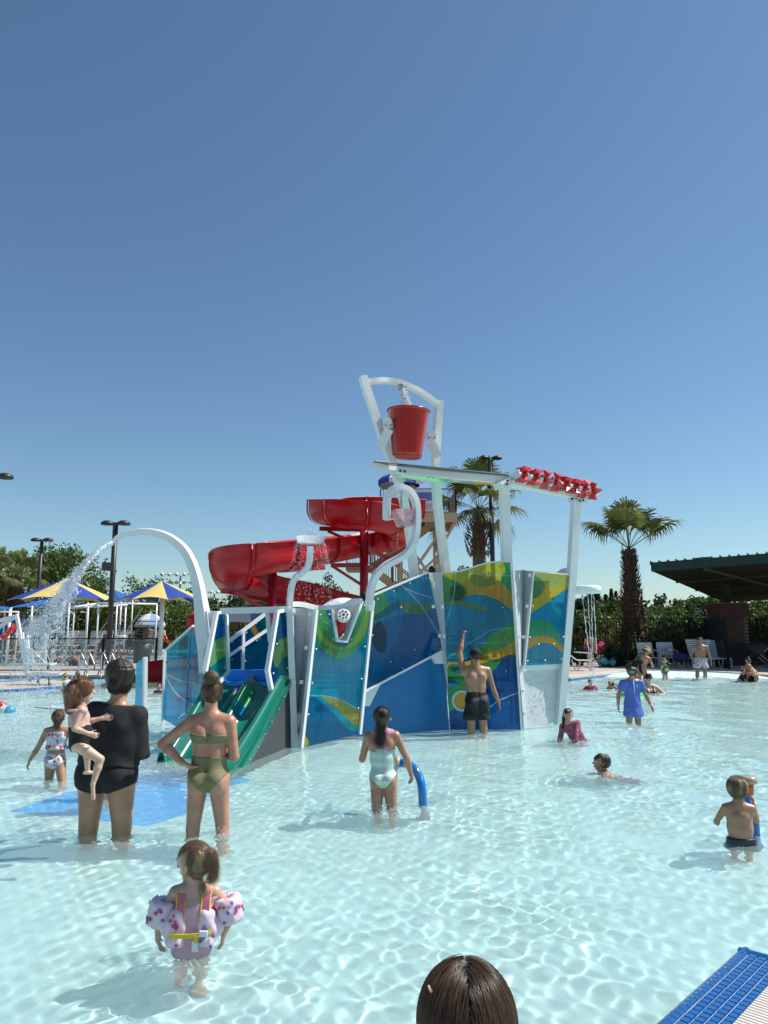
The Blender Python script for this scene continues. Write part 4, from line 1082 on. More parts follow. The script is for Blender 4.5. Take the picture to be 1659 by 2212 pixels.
# ================================================================ left background
def lamp_post(name_lab, px, ytop, d, heads=2, r=.09, speaker=False, yb=None):
    p = at(px, ytop, d); t = thing('lamp_post', name_lab, 'lamp post', (p.x, p.y, .1), 'tall pool lamp posts')
    part('pole', MB().tube([Vector((p.x, p.y, .1)), Vector((p.x, p.y, p.z - .05))], r, 10), t, DK_)
    part('cross_arm', MB().beam((p.x - .35, p.y, p.z), (p.x + .35, p.y, p.z), .06, .06), t, DK_)
    for s in (-1, 1):
        part('lamp_head', MB().lathe([(0, .10), (.14, .09), (.26, .03), (.30, -.06), (.28, -.10), (0, -.11)], (p.x + s * .37, p.y, p.z + .02), 14), t, DK_)
    return t, p
DK_ = mat('dark_bronze_metal', (.025, .028, .028), .45)
t, p = lamp_post('tallest black double lamp post behind the pouring arch', 250, 1130, 33, r=.12)
q = at(242, 1225, 32.9); tg = thing('loudspeaker', 'black loudspeaker horn box strapped to the tallest lamp post', 'loudspeaker', q)
part('speaker_box', MB().box((q.x - .12, q.y - .25, q.z), (.42, .35, .36), .5), tg, DK_); part('mount', MB().beam((q.x, q.y, q.z - .05), (p.x, p.y, q.z - .05), .05, .05), tg, DK_)
lamp_post('black double lamp post above the leafy tree at the far left', 91, 1166, 44, r=.10)
lamp_post('black lamp head reaching in at the left picture edge', -10, 1029, 27)
t, p = lamp_post('black lamp post beside the middle palm, its head hidden in the fronds', 1059, 989, 41, r=.13)
STEEL = mat('galvanised_steel', (.55, .56, .56), .35, .7)
for (px, yt, yb, d, lab) in ((390, 1241, 1290, 150, 'stadium light mast between the right canopy and the arch'), (463, 1279, 1310, 170, 'small stadium light mast right of the arch'), (419, 1250, 1290, 160, 'thin mast with one lamp left of the arch leg')):
    a = at(px, yt, d); t = thing('stadium_light', lab, 'light mast', (a.x, a.y, .1), 'stadium lights on the skyline')
    part('mast', MB().tube([Vector((a.x, a.y, .1)), a], .22, 8), t, STEEL)
    if yt != 1250:
        for r_ in (0, -1.6):
            for k in range(-2, 4): part('flood_lamp', MB().ball(a + Vector(((k - .5) * 1.5, 0, r_)), .42, 6), t, WC)
            part('lamp_bar', MB().beam(a + Vector((-4.2, .3, r_)), a + Vector((4.2, .3, r_)), .15, .15), t, STEEL)
    else: part('flood_lamp', MB().box(a, (1.4, .6, .8)), t, WC)
# canopies with radial gores
YC = mat('yellow_canvas', (.68, .49, .15), .75); NB = mat('navy_canvas', (.006, .050, .30), .75); MBL = mat('mid_blue_canvas', (.012, .11, .36), .75); YIN = mat('yellow_underside', (.55, .36, .03), .8)
def gore_canopy(ax, ay, ex0, ex1, ey, d, lab, n=8, rot=0.0, posts=1):
    a = at(ax, ay, d); e0 = at(ex0, ey, d); e1 = at(ex1, ey, d); r = (e1.x - e0.x) / 2; cx = (e0.x + e1.x) / 2; ze = e0.z
    t = thing('shade_canopy', lab, 'canopy', (cx, d, .1), 'blue and yellow shade canopies')
    nn = 6
    for k in range(n):
        a0, a1 = rot + 2 * pi * k / n, rot + 2 * pi * (k + 1) / n; vs = []
        for i in range(nn + 1):
            f_ = i / nn
            for j in range(5):
                b = a0 + (a1 - a0) * j / 4; sc_ = 1 - .10 * f_ * (1 - (abs(j - 2) / 2) ** 2)
                z = a.z + (ze - a.z) * (f_ ** .92) + .14 * f_ * (1 - (abs(j - 2) / 2) ** 2)
                vs.append(Vector((a.x + (cx - a.x) * f_ + r * f_ * sc_ * cos(b) * 1.0, d + r * f_ * sc_ * sin(b), z)))
        fs = [(i * 5 + j, i * 5 + j + 1, (i + 1) * 5 + j + 1, (i + 1) * 5 + j) for i in range(nn) for j in range(4)]
        part('canopy_gore', MB().add(vs, fs, True), t, (YC if k % 2 == 0 else NB))
    for k in range(n):
        b = rot + 2 * pi * k / n
        part('rib', MB().tube([Vector((cx, d, a.z - .5)), Vector((cx + r * .98 * cos(b), d + r * .98 * sin(b), ze))], .035, 6), t, WHITE)
    part('post', MB().tube([Vector((cx, d, .1)), Vector((cx, d, a.z - .2))], .13, 12), t, WHITE)
    return t
gore_canopy(146, 1248, 26, 253, 1298, 44, 'blue and yellow canopy behind the falling jet, left of the lamp post', rot=-1.96)
gore_canopy(350, 1254, 255, 447, 1298, 43, 'blue and yellow canopy to the right of the lamp post, whole cone in view', rot=-1.96)
def sail(pts, lab):
    P = [at(*q) for q in pts]; c = sum(P, Vector()) / len(P); t = thing('shade_sail', lab, 'shade sail', (c.x, c.y, .1), 'plain blue shade sails')
    vs = P; k = len(P); ap = P[0]
    part('fabric', MB().add(vs, [(0, i, i + 1) for i in range(1, k - 1)]), t, MBL)
    for q in P[1:]: part('post', MB().tube([Vector((q.x, q.y, .1)), q], .05, 8), t, WHITE)
sail([(245, 1273, 52), (215, 1296, 50), (262, 1300, 48), (287, 1292, 50), (262, 1280, 55)], 'plain blue sail peeping between the two striped canopies')
sail([(88, 1296, 41), (12, 1314, 38), (70, 1309, 36.5), (150, 1302, 37), (190, 1301, 40)], 'flat blue sail below the left striped canopy')
sail([(-30, 1306, 34), (-60, 1318, 32), (22, 1316, 31.5), (24, 1312, 34)], 'blue sail cut off by the left picture edge')
# white pipe frame
PF = thing('pipe_frame', 'white pipe frame with thin posts under the striped canopies', 'pipe frame', (at(150, 1300, 39).x, 39, .1))
def pipe(a, b, r=.05, nm='pipe', m=WHITE): part(nm, MB().tube([at(*a), at(*b)], r, 8), PF, m)
for x, yt, d in ((127, 1306, 39), (161, 1307, 40), (213, 1306, 39), (253, 1308, 38), (272, 1309, 39), (339, 1305, 40), (191, 1310, 38), (40, 1322, 31)):
    a = at(x, yt, d); part('post', MB().tube([Vector((a.x, a.y, .1)), a], .042 if d > 35 else .032, 8), PF, WHITE)
pipe((208, 1303, 39), (340, 1305, 40)); pipe((60, 1318, 39), (275, 1307, 39)); pipe((150, 1313, 38), (215, 1303, 40)); pipe((250, 1375, 38), (272, 1375, 38)); pipe((-20, 1321, 31), (41, 1322, 31), .035); pipe((60, 1311, 40), (212, 1307, 39), .04)
# bleachers in the shade
BL = thing('bleachers', 'dark stand of stepped benches with railings in the shade of the striped canopies', 'bleachers', (at(270, 1390, 46).x - 1, 47, .1))
x0 = at(215, 1390, 46).x; x1 = at(330, 1390, 46).x; ALU = mat('dull_aluminium', (.16, .17, .18), .5, .5)
for k in range(5):
    part('bench', MB().box(((x0 + x1) / 2, 45.5 + k * .7, .5 + k * .4), (x1 - x0, .3, .05)), BL, ALU)
    part('foot_board', MB().box(((x0 + x1) / 2, 45.2 + k * .7, .25 + k * .4), (x1 - x0, .35, .04)), BL, ALU)
for x in (x0, (x0 + x1) / 2, x1):
    part('support', MB().beam((x, 45.3, .1), (x, 48.8, 2.0), .06, .1), BL, ALU); part('hand_rail', MB().beam((x, 45.3, 1.1), (x, 48.8, 3.0), .05, .05), BL, ALU)
# fences
BLK = mat('black_fence_paint', (.008, .008, .009), .7, spec=.2)
def picket_fence(a, b, z0, h, lab, sp=.12, post=2.4, pick=.02, nm='iron_fence', cat='fence', rails=(1, .12), m=BLK, far=False, group=None):
    a, b = Vector((a[0], a[1], z0)), Vector((b[0], b[1], z0)); L = (b - a).length; t = thing(nm, lab, cat, a, group)
    for r_ in rails: part('rail', MB().beam(a + Vector((0, 0, h * r_ - .03)), b + Vector((0, 0, h * r_ - .03)), .035, .04), t, m)
    np_ = max(1, int(L / post))
    for i in range(np_ + 1): p = a.lerp(b, i / np_); part('post', MB().box((p.x, p.y, z0 + h / 2), (.075, .075, h)), t, m)
    if pick:
        n = int(L / sp); pm = MB().box((0, 0, h / 2 - .03), (pick, pick, h - .06)).mesh('picket'); pm.materials.append(m)
        if n <= 300:
            for i in range(1, n):
                p = a.lerp(b, i / n); o = bpy.data.objects.new('picket', pm); COL.objects.link(o); o.parent = t; o.location = p - a
        else:
            mb = MB()
            for i in range(1, n): p = a.lerp(b, i / n); mb.box((p.x, p.y, z0 + h / 2 - .03), (pick, pick, h - .06))
            o = part('pickets', mb, t, m); o['kind'] = 'stuff'
    return t
fl0, fl1 = on(-60, 1450, .1), on(345, 1444, .1)
t = picket_fence((-16.5, 28.0), (-8.6, 28.4), .1, 1.2, 'low black wire fence between the two pools', post=1.85, pick=0, rails=(1, .04), nm='wire_fence')
WIRE = mat_film('dark_wire_mesh', (.88, .90, .90), .97, .6)
part('wire_mesh', MB().slab([Vector((-16.5, 28.02, .15)), Vector((-8.6, 28.42, .15)), Vector((-8.6, 28.42, 1.28)), Vector((-16.5, 28.02, 1.28))], .006), t, WIRE)
picket_fence((-30, 55), (-6, 56), .1, 2.0, 'tall black picket fence far behind the bleachers and lifeguards', sp=.16, pick=.025)
picket_fence((-6, 56), (10, 57), .1, 2.0, 'tall black picket fence glimpsed through the gate of the play structure', sp=.16, pick=.025)
a = on(1215, 1432, .1); b = on(1527, 1432, .1)
picket_fence((a.x - 6, 32.6), (at(1527, 1400, 32.6).x, 32.6), .1, 2.0, 'long black iron picket fence behind the loungers', sp=.125, pick=.02)
x_ = at(1527, 1400, 32.6).x
picket_fence((x_, 32.5), (at(1571, 1400, 29.2).x, 29.2), .1, 2.0, 'short run of black pickets turning towards the pool beside the brick pillar', sp=.125)
picket_fence((at(1571, 1400, 29.2).x + .05, 32.8), (at(1571, 1400, 29.2).x + 6, 32.8), .1, 2.0, 'black picket fence to the right of the brick pillar', sp=.125)
# umbrellas
p = at(322, 1398, 50); umbrella((p.x, 50, .1), (at(354, 1340, 50).x - at(290, 1340, 50).x) / 2, .75, at(322, 1325, 50).z, 'white and grey-blue umbrella over the lifeguards beside the far pool', [WC, WC, LB, WC], .12)
p = at(505, 1398, 26); umbrella((p.x + .3, 26.5, .1), 1.45, .55, at(505, 1309, 26.5).z, 'blue and white umbrella seen through the white gate of the structure', [LB, WC], .02)
p = at(48, 1380, 40); umbrella((p.x, 40, .1), 1.3, .5, at(46, 1335, 40).z, 'blue and white umbrella behind the price sign at the far left', [WC, LB, MBL], .3)
# lifeguard stand cut by the left edge
SG = thing('lifeguard_chair', 'white sloping wooden lifeguard chair cut off by the left picture edge', 'lifeguard chair', (at(10, 1400, 27).x, 27, .1))
for a, b in (((-40, 1380), (38, 1329)), ((-40, 1406), (41, 1350)), ((36, 1328), (60, 1460)), ((-40, 1352), (30, 1332))):
    part('beam', MB().beam(at(*a, 27), at(*b, 27.2), .1, .13), SG, WHITE)
q = at(8, 1365, 27.3); o = tag(part('rescue_tube', MB().tube([at(5, 1378, 27), at(34, 1351, 27)], .11, 10), None, RED_P), 'red foam rescue tube lying across the white lifeguard chair', 'rescue tube')
# price sign
q = at(73, 1362, 27.5); SN = thing('price_sign', 'white hanging sign with faint grey lettering left of the falling water', 'sign', q)
sw = at(100, 1362, 27.5).x - at(60, 1362, 27.5).x
part('sign_panel', MB().slab([at(66, 1340, 27.5), at(101, 1338, 27.5), at(99, 1371, 27.5), at(55, 1371, 27.5)], .03), SN, PAPER)
part('sign_rail', MB().beam(at(64, 1339, 27.5), at(103, 1338, 27.5), .04, .04), SN, WHITE); part('sign_post', MB().beam(at(58, 1372, 27.6), at(58, 1440, 27.6), .04, .04, Vector((0, 1, 0))), SN, WHITE)
part('sign_post', MB().beam(at(99, 1340, 27.6), at(99, 1436, 27.6), .04, .04, Vector((0, 1, 0))), SN, WHITE)
IK = mat('sign_ink', (.16, .16, .22), .6)
for tx, y, s in (('DEEPEST', 1348, .085), ('4.00', 1357, .11), ('ADMISSION', 1362.5, .07), ('REQUIRED', 1367, .06)): to_text('lettering', tx, at(83, y, 27.45), s, IK, SN, align='CENTER')
# pool lift: white mast, arm and seat
PL = thing('pool_lift', 'white pool access lift with hanging seat on the left deck, wet with spray', 'pool lift', on(60, 1466, .06))
d_ = 21.8
part('mast', MB().beam(at(48, 1382, d_), at(62, 1447, d_), .16, .12, Vector((0, 1, 0))), PL, WHITE)
for a, b, r in (((50, 1366), (56, 1442), .03), ((60, 1372), (66, 1440), .03), ((66, 1400), (100, 1434), .02), ((52, 1446), (67, 1474), .04)): part('tube', MB().tube([at(*a, d_), at(*b, d_)], r, 8), PL, WHITE)
part('seat_back', MB().slab([at(60, 1400, d_), at(71, 1405, d_), at(74, 1438, d_), at(63, 1440, d_)], .05), PL, WHITE)
part('seat', MB().box(at(88, 1434, d_), (.75, .45, .05)), PL, WHITE); part('foot_rest', MB().box(at(98, 1455, d_), (.95, .35, .045)), PL, WHITE)
for x in (82, 106): part('leg', MB().tube([at(x, 1457, d_), at(x + 1, 1482, d_ - .6)], .035, 8), PL, mat('wet_black_plastic', (.01, .01, .012), .2))
# grab rails
RLM = mat('stainless_steel', (.42, .42, .41), .38, .8)
for px, lab in ((170, 'pair of bent steel pool handrails, left pair'), (218, 'pair of bent steel pool handrails, right pair beside the bin')):
    g = thing('pool_handrail', lab, 'handrail', on(px, 1462, .1), 'steel pool handrails')
    for s in (0, 18):
        x = px + s
        part('rail_tube', MB().tube(curve_pts([on(x, 1463, .1), at(x + 2, 1415, 25.4), at(x + 6, 1412, 25.4), at(x + 16, 1436, 25.3), at(x + 14, 1446, 25.1), at(x - 2, 1448, 25.2), at(x - 8, 1462, 25.4)], 5), .024, 8), g, RLM)
# bin
p = on(306, 1432, .1); tb = thing('waste_bin', 'dark green cylindrical bin beside the far pool', 'bin', (p.x, p.y, .1))
part('bin_body', MB().lathe([(0, 0), (.36, 0), (.42, .95), (.40, .95), (.38, .3), (0, .3)], (p.x, p.y, .1), 20), tb, mat('dark_green_plastic', (.008, .03, .022), .5)); part('rim', MB().lathe([(.41, .93), (.45, .95), (.45, .99), (.40, 1.0)], (p.x, p.y, .1), 20), tb, mat('dark_green_plastic', (0, 0, 0)))
# lane rope and buoys
ra = [on(292, 1481, .02), on(350, 1474, .02)]; rb = [on(478, 1469, .02), on(530, 1466, .02)]
LR = thing('lane_rope', 'floating lane rope of blue and yellow discs', 'lane rope', ra[0])
BD, YD = mat('blue_float', (.01, .06, .28), .4), mat('yellow_float', (.62, .50, .12), .4)
P0, P1 = on(275, 1483, .02), on(660, 1464, .02)
part('rope', MB().tube([P0, P1], .012, 5), LR, POLE); n = 120
fm = {}
for mm in (BD, YD):
    q = MB().tube([Vector((-.03, 0, 0)), Vector((.03, 0, 0))], .055, 8, smooth=False).mesh('float'); q.materials.append(mm); fm[mm] = q
rzz = math.atan2((P1 - P0).y, (P1 - P0).x)
for i in range(n):
    o = bpy.data.objects.new('float_disc', fm[BD if (i // 6) % 2 else YD]); COL.objects.link(o); o.parent = LR; o.location = P0.lerp(P1, i / n) - LR.location + Vector((0, 0, .02 + .01 * sin(i * .7))); o.rotation_euler = (0, 0, rzz)
for (px, py, lab, s) in ((205, 1527, 'white and blue buoy on a rope left of the woman in black', 1), (14, 1536, 'white and blue buoy near the left picture edge', -1), (520, 1512, 'white and blue buoy between the gate panel and the blue stair wall', 1), (-3, 1527, 'red buoy cut by the left picture edge', 1)):
    c = on(px, py, .03); b = thing('buoy', lab, 'buoy', c, 'floating rope buoys'); rr = .10 if py < 1520 else .115
    part('float_body', MB().lathe([(0, -.16), (.07, -.15), (rr, -.06), (rr, .02)], c, 14, True, Matrix.Rotation(pi / 2, 3, 'Y')), b, WC if px > 0 else RED_P)
    part('float_end', MB().lathe([(rr, .02), (rr, .08), (.07, .16), (0, .17)], c, 14, True, Matrix.Rotation(pi / 2, 3, 'Y')), b, mat('cyan_float', (.02, .30, .52), .4) if px > 0 else RED_P)
    part('rope', MB().tube(curve_pts([c + Vector((-.1, 0, 0)), c + Vector((-.6, -.15, -.03)), c + Vector((-1.2, -.1, .0))], 4), .012, 5), b, RUBBER)
# life jacket heap
c = on(161, 1484, .1); LJ = thing('life_jacket', 'red and black life jacket dropped on the left pool edge', 'life jacket', c)
F = Field()
for i in range(9): F.ball(c + Vector((random.uniform(-.36, .36), random.uniform(-.12, .12), random.uniform(.0, .10))), random.uniform(.07, .11), .03)
part('jacket', F.mesh('j', .03), LJ, mat('red_black_nylon', (.36, .01, .02), .6, var=.95, vscale=9))
# furniture: strap lounger, strap chair
STRAP = mat('white_vinyl_strap', (.80, .82, .84), .45); FRM = mat('cream_frame_tube', (.60, .58, .53), .4)
def lounger(lab, loc, rz, back=62, seat=True, chair=False, group='strap loungers and chairs on the deck'):
    t = thing('lounger' if not chair else 'strap_chair', lab, 'lounger' if not chair else 'chair', (0, 0, 0), group)
    h = .38; L = 1.25 if not chair else .5; W_ = .31; br = R(back); bl = .78 if not chair else .62
    bx = Vector((0, 0, h)); tp = Vector((0, -cos(br) * bl, h + sin(br) * bl))
    for s in (-1, 1): part('side_rail', MB().tube(curve_pts([tp + Vector((s * (W_ - .05), 0, 0)), tp + Vector((s * W_, .03, -.05)), bx + Vector((s * W_, 0, .02)), Vector((s * W_, .1, h)), Vector((s * W_, L, h))], 4), .016, 6), t, FRM)
    part('top_bar', MB().tube([tp + Vector((-W_ + .05, 0, 0)), tp + Vector((W_ - .05, 0, 0))], .016, 6), t, FRM); part('end_bar', MB().tube([Vector((-W_, L, h)), Vector((W_, L, h))], .016, 6), t, FRM)
    st = MB(); nb = int(bl / .085)
    for i in range(nb): q = bx.lerp(tp, (i + .6) / (nb + .3)); st.box(q, (2 * W_, .012, .058), M=Matrix.Rotation(-(pi / 2 - br), 3, 'X'))
    part('back_straps', st, t, STRAP)['kind'] = 'stuff'
    st = MB(); ns = int(L / .085)
    for i in range(ns): st.box((0, L * (i + .6) / (ns + .3), h), (2 * W_, .058, .012))
    part('seat_straps', st, t, STRAP)['kind'] = 'stuff'
    for s in (-1, 1):
        for y in ((.15, L - .2) if not chair else (-.05, L - .02)):
            part('leg', MB().tube(curve_pts([Vector((s * W_, y - .12, h)), Vector((s * (W_ + .02), y, .02)), Vector((s * (W_ + .02), y + .1, .02)), Vector((s * W_, y + .2, h))], 3), .014, 6), t, FRM)
        if chair: part('arm_rest', MB().tube(curve_pts([Vector((s * W_, -.08, h + .3)), Vector((s * (W_ + .03), L - .05, h + .26)), Vector((s * (W_ + .03), L + .02, h + .2)), Vector((s * W_, L, .02))], 4), .016, 6), t, FRM)
    t.location = loc; t.rotation_euler = (0, 0, rz); return t
def G(z, x, y, h=.1): return O(z, x, y, h)
g = G('R5', 700, 1540); lounger('white strap lounger, left one of the two tall-backed ones behind the stooping woman', (g.x, 30.6, .1), pi + .15, 68)
g = G('R5', 840, 1540); lounger('white strap lounger with dark blue towel, just left of the toddler in yellow', (g.x, 30.8, .1), pi - .25, 60)
g = at(1522 - 52, 1400, 30.5); lounger('white strap lounger directly behind the man in floral trunks', (at(1510, 1400, 30.5).x, 30.5, .1), pi / 2 + .25, 66)
g = at(1410, 1400, 31.8); lounger('strap chair with striped towel on its seat, behind the stooping woman', (at(1395, 1400, 30.9).x, 30.9, .1), pi + .1, 74, chair=True)
lounger('strap chair piled with bags next to the striped-towel chair', (at(1437, 1400, 31.1).x, 31.1, .1), pi - .1, 74, chair=True)
lounger('cream strap chair turned sideways just right of the play structure', (at(1238, 1400, 28.6).x, 28.2, .1), -pi / 2 - .2, 40, chair=True)
for i, (x, y, d, rz, lab) in enumerate(((252.5, 1400, 40, pi, 'white strap lounger left of centre behind the wire fence'), (303, 1400, 40.5, pi + .1, 'brightest white strap lounger standing behind the handrails'), (341, 1400, 41, pi - .1, 'white strap lounger behind the handrail beside the swimmers'), (385, 1400, 41, pi, 'greyish strap lounger left of the bin'), (414, 1400, 42, pi + .2, 'shaded strap lounger nearest the bin'), (60, 1400, 40, pi, 'shaded strap lounger behind the pool lift'), (150, 1400, 40, pi - .2, 'strap lounger behind the falling spray'))):
    px = x / 1.507 if i < 5 else x; lounger(lab, (at(px, 1400, 48.8).x, 48.8 + .3 * (i % 2), .1), rz, 68).scale = (1.2, 1.2, 1.25)
# towels and bags
def heap(name, lab, cat, c, r, m, n=7, flat=.6):
    F = Field(); c = Vector(c)
    for i in range(n): F.ball(c + Vector((random.uniform(-r, r), random.uniform(-r, r) * .6, random.uniform(0, r * flat))), r * random.uniform(.3, .5), .04)
    return tag(part(name, F.mesh(name, .035), None, m), lab, cat)
heap('towel', 'red and green striped towel on the strap chair', 'towel', (at(1395, 1400, 30.6).x, 30.6, .55), .24, mat('striped_towel', (.45, .16, .10), .9, var=.9, vscale=7), flat=.3)
heap('bag', 'white and red bag heap on the second strap chair', 'bag', (at(1437, 1400, 30.9).x, 30.8, .62), .28, mat('pale_bag', (.40, .34, .34), .9, var=.8, vscale=8))
heap('towel', 'dark blue towel bunched on the lounger', 'towel', (at(1480, 1400, 29.9).x, 29.7, .5), .42, mat('navy_towel', (.012, .02, .09), .9), flat=.3)
heap('towel', 'magenta towel draped beside the shower', 'towel', (at(1285, 1400, 31).x, 31.2, .6), .34, mat('magenta_towel', (.40, .01, .07), .9), flat=1.2)
heap('beach_bag', 'turquoise and white patterned beach bag on the deck', 'bag', (at(1302, 1400, 31).x, 30.7, .25), .30, mat('turquoise_bag', (.12, .38, .45), .8, var=.8, vscale=8))

# ================================================================ pavilion on the right
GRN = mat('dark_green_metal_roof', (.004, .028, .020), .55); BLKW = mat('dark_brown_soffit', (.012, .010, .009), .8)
ra_, rb_ = Vector((9.4, 26, 3.62)), Vector((9.4, 26, 3.62))
c0 = at(1407, 1232, 31); c1 = at(1659, 1213, 28.9); c3 = at(1564, 1300, 47); c1 = c0 + (c1 - c0) * 2.6; c2 = c3 + (c1 - c0)
PV = thing('pavilion', 'open pavilion with green ribbed metal roof on a brick pillar at the right', 'pavilion', (12.5, 30, .1))
up = Vector((0, 0, 1))
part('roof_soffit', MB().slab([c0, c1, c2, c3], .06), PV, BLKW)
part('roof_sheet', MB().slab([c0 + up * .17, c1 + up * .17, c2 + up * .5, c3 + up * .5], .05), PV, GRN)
ed = (c1 - c0).normalized(); bk_ = (c3 - c0).normalized()
part('fascia', MB().slab([c0 - bk_ * .04 - up * .06, c1 - bk_ * .04 - up * .06, c1 - bk_ * .04 + up * .32, c0 - bk_ * .04 + up * .32], .04), PV, GRN)
n = 34
for i in range(n):
    p = c0.lerp(c1, i / n); part('roof_rib', MB().beam(p + up * .30 - bk_ * .10, p + up * .34 + bk_ * 15, .05, .16), PV, GRN)
part('gutter_joint', MB().slab([c0 + ed * 1.75 - bk_ * .10 - up * .02, c0 + ed * 2.3 - bk_ * .10 - up * .02, c0 + ed * 2.3 - bk_ * .10 + up * .36, c0 + ed * 1.75 - bk_ * .10 + up * .36], .06), PV, GRN)
for k in (.25, .5, .75): part('purlin', MB().beam(c0.lerp(c3, k) - up * .06, c1.lerp(c2, k) - up * .06, .06, .1), PV, mat('purlin_brown', (.05, .045, .04), .7))
part('hip_beam', MB().beam(c0.lerp(c1, .18) - up * .1, c3.lerp(c2, .45) - up * .1, .08, .12), PV, mat('purlin_brown', (0, 0, 0)))
# brick pillar
pc = at(1580, 1400, 33); cw = 1.12; zt = at(1580, 1302, 33).z
part('pillar_core', MB().box((pc.x, pc.y + .03, zt / 2), (cw - .03, cw - .03, zt)), PV, mat('mortar', (.20, .15, .12), .9))
BR = [mat('brick_a', (.075, .022, .014), .85, var=.3, vscale=9), mat('brick_b', (.055, .016, .011), .85, var=.3, vscale=9)]
bms = []
for m_ in BR: q = MB().box((0, 0, 0), (.205, .02, .062)).mesh('brick'); q.materials.append(m_); bms.append(q)
rows = int((zt - .1) / .075)
for r_ in range(rows):
    for j in range(5):
        o = bpy.data.objects.new('brick', random.choice(bms)); COL.objects.link(o); o.parent = PV
        x = pc.x - cw / 2 + .11 + j * .222 + (.0 if r_ % 2 else .05)
        if x > pc.x + cw / 2 - .08: continue
        o.location = Vector((x, pc.y + .03 - (cw - .03) / 2 - .004, .15 + r_ * .075)) - PV.location
part('pillar_cap', MB().box((pc.x - .05, pc.y, zt - .35), (cw + .16, cw + .16, .6)), PV, BR[0])
part('planter_wall', MB().box((pc.x - .1, pc.y - .4, .55), (cw + 1.0, .9, .9)), PV, mat('dark_planter', (.03, .02, .018), .9))
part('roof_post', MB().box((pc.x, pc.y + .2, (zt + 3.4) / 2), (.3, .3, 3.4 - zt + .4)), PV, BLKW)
# stroller and bags in the shade
ST = thing('stroller', 'black pushchair with its hood up in the shade of the pavilion', 'stroller', (at(1640, 1440, 30).x, 30, .1))
px_ = at(1640, 1440, 30).x
part('hood', MB().lathe([(0, .45), (.25, .38), (.40, .18), (.42, 0)], (px_, 30, .75), 14, True, Matrix.Rotation(R(-50), 3, 'Y')), ST, RUBBER)
part('seat', MB().box((px_ - .15, 30, .6), (.6, .45, .12)), ST, RUBBER)
for x, y in ((-.4, -.25), (-.4, .25), (.4, -.25), (.4, .25)): part('wheel', MB().lathe([(.13, -.02), (.15, -.01), (.15, .01), (.13, .02)], (px_ + x, 30 + y, .26), 14, True, Matrix.Rotation(pi / 2, 3, 'X')), ST, RUBBER)
part('handle', MB().tube(curve_pts([Vector((px_ + .2, 30, .7)), Vector((px_ + .6, 30, 1.05)), Vector((px_ + .7, 30, 1.08))], 4), .018, 6), ST, POLE)
for a in (-.3, .3): part('frame_tube', MB().tube([Vector((px_ + .4, 30 + a * .8, .26)), Vector((px_ - .3, 30 + a * .8, .85))], .015, 6), ST, POLE)
# ================================================================ trees, palms, hedges
def leaf_mat(name, c1, c2, rough=.55, tr=.25):
    m = bpy.data.materials.new(name); m.use_nodes = True; nt = m.node_tree; b = nt.nodes['Principled BSDF']; N = nt.nodes.new; L = nt.links.new
    g = N('ShaderNodeNewGeometry'); mx = N('ShaderNodeMix'); mx.data_type = 'RGBA'; mx.inputs[6].default_value = (*c1, 1); mx.inputs[7].default_value = (*c2, 1)
    L(g.outputs['Random Per Island'], mx.inputs[0]); L(mx.outputs[2], b.inputs['Base Color']); b.inputs['Roughness'].default_value = rough; b.inputs['Specular IOR Level'].default_value = .22
    t = N('ShaderNodeBsdfTranslucent'); L(mx.outputs[2], t.inputs['Color']); s = N('ShaderNodeMixShader'); s.inputs[0].default_value = tr
    L(b.outputs[0], s.inputs[1]); L(t.outputs[0], s.inputs[2]); L(s.outputs[0], nt.nodes['Material Output'].inputs[0])
    return m
LEAF = {'mid': leaf_mat('leaf_mid_green', (.05, .092, .022), (.14, .185, .045)), 'dark': leaf_mat('leaf_dark_green', (.018, .040, .018), (.045, .075, .028)),
        'olive': leaf_mat('leaf_olive', (.07, .085, .024), (.20, .19, .06)), 'conifer': leaf_mat('needle_green', (.012, .032, .020), (.03, .055, .030)), 'bright': leaf_mat('leaf_bright_green', (.06, .12, .02), (.16, .22, .04))}
BARK = mat('bark', (.10, .075, .05), .9, var=.3, vscale=5, bump=.5, bscale=20)
def leaves(centers, radii, n, size, seed, squash=.85, clump=.32):
    """leaf-sized triangles in clumps through the blobs' volumes"""
    rng = np.random.default_rng(seed); centers = np.array(centers, float); radii = np.array(radii, float)
    w = radii ** 2.2; w /= w.sum(); nc = max(6, n // 26)
    bi = rng.choice(len(radii), nc, p=w); dirs = rng.normal(size=(nc, 3)); dirs /= np.linalg.norm(dirs, axis=1)[:, None]
    cc = centers[bi] + dirs * (radii[bi] * rng.uniform(.35, 1.0, nc) ** .6)[:, None] * [1, 1, squash]
    ci = rng.integers(0, nc, n); p = cc[ci] + rng.normal(size=(n, 3)) * (radii[bi][ci] * clump * .5)[:, None]
    a = rng.normal(size=(n, 3)); a /= np.linalg.norm(a, axis=1)[:, None]; b = np.cross(a, rng.normal(size=(n, 3))); b /= np.linalg.norm(b, axis=1)[:, None]
    s = size * rng.uniform(.6, 1.3, n)[:, None]
    V = np.stack([p - a * s * .5, p + b * s * .32, p + a * s * .5, p - b * s * .32], 1).reshape(-1, 3)
    return V, np.arange(4 * n).reshape(n, 4)
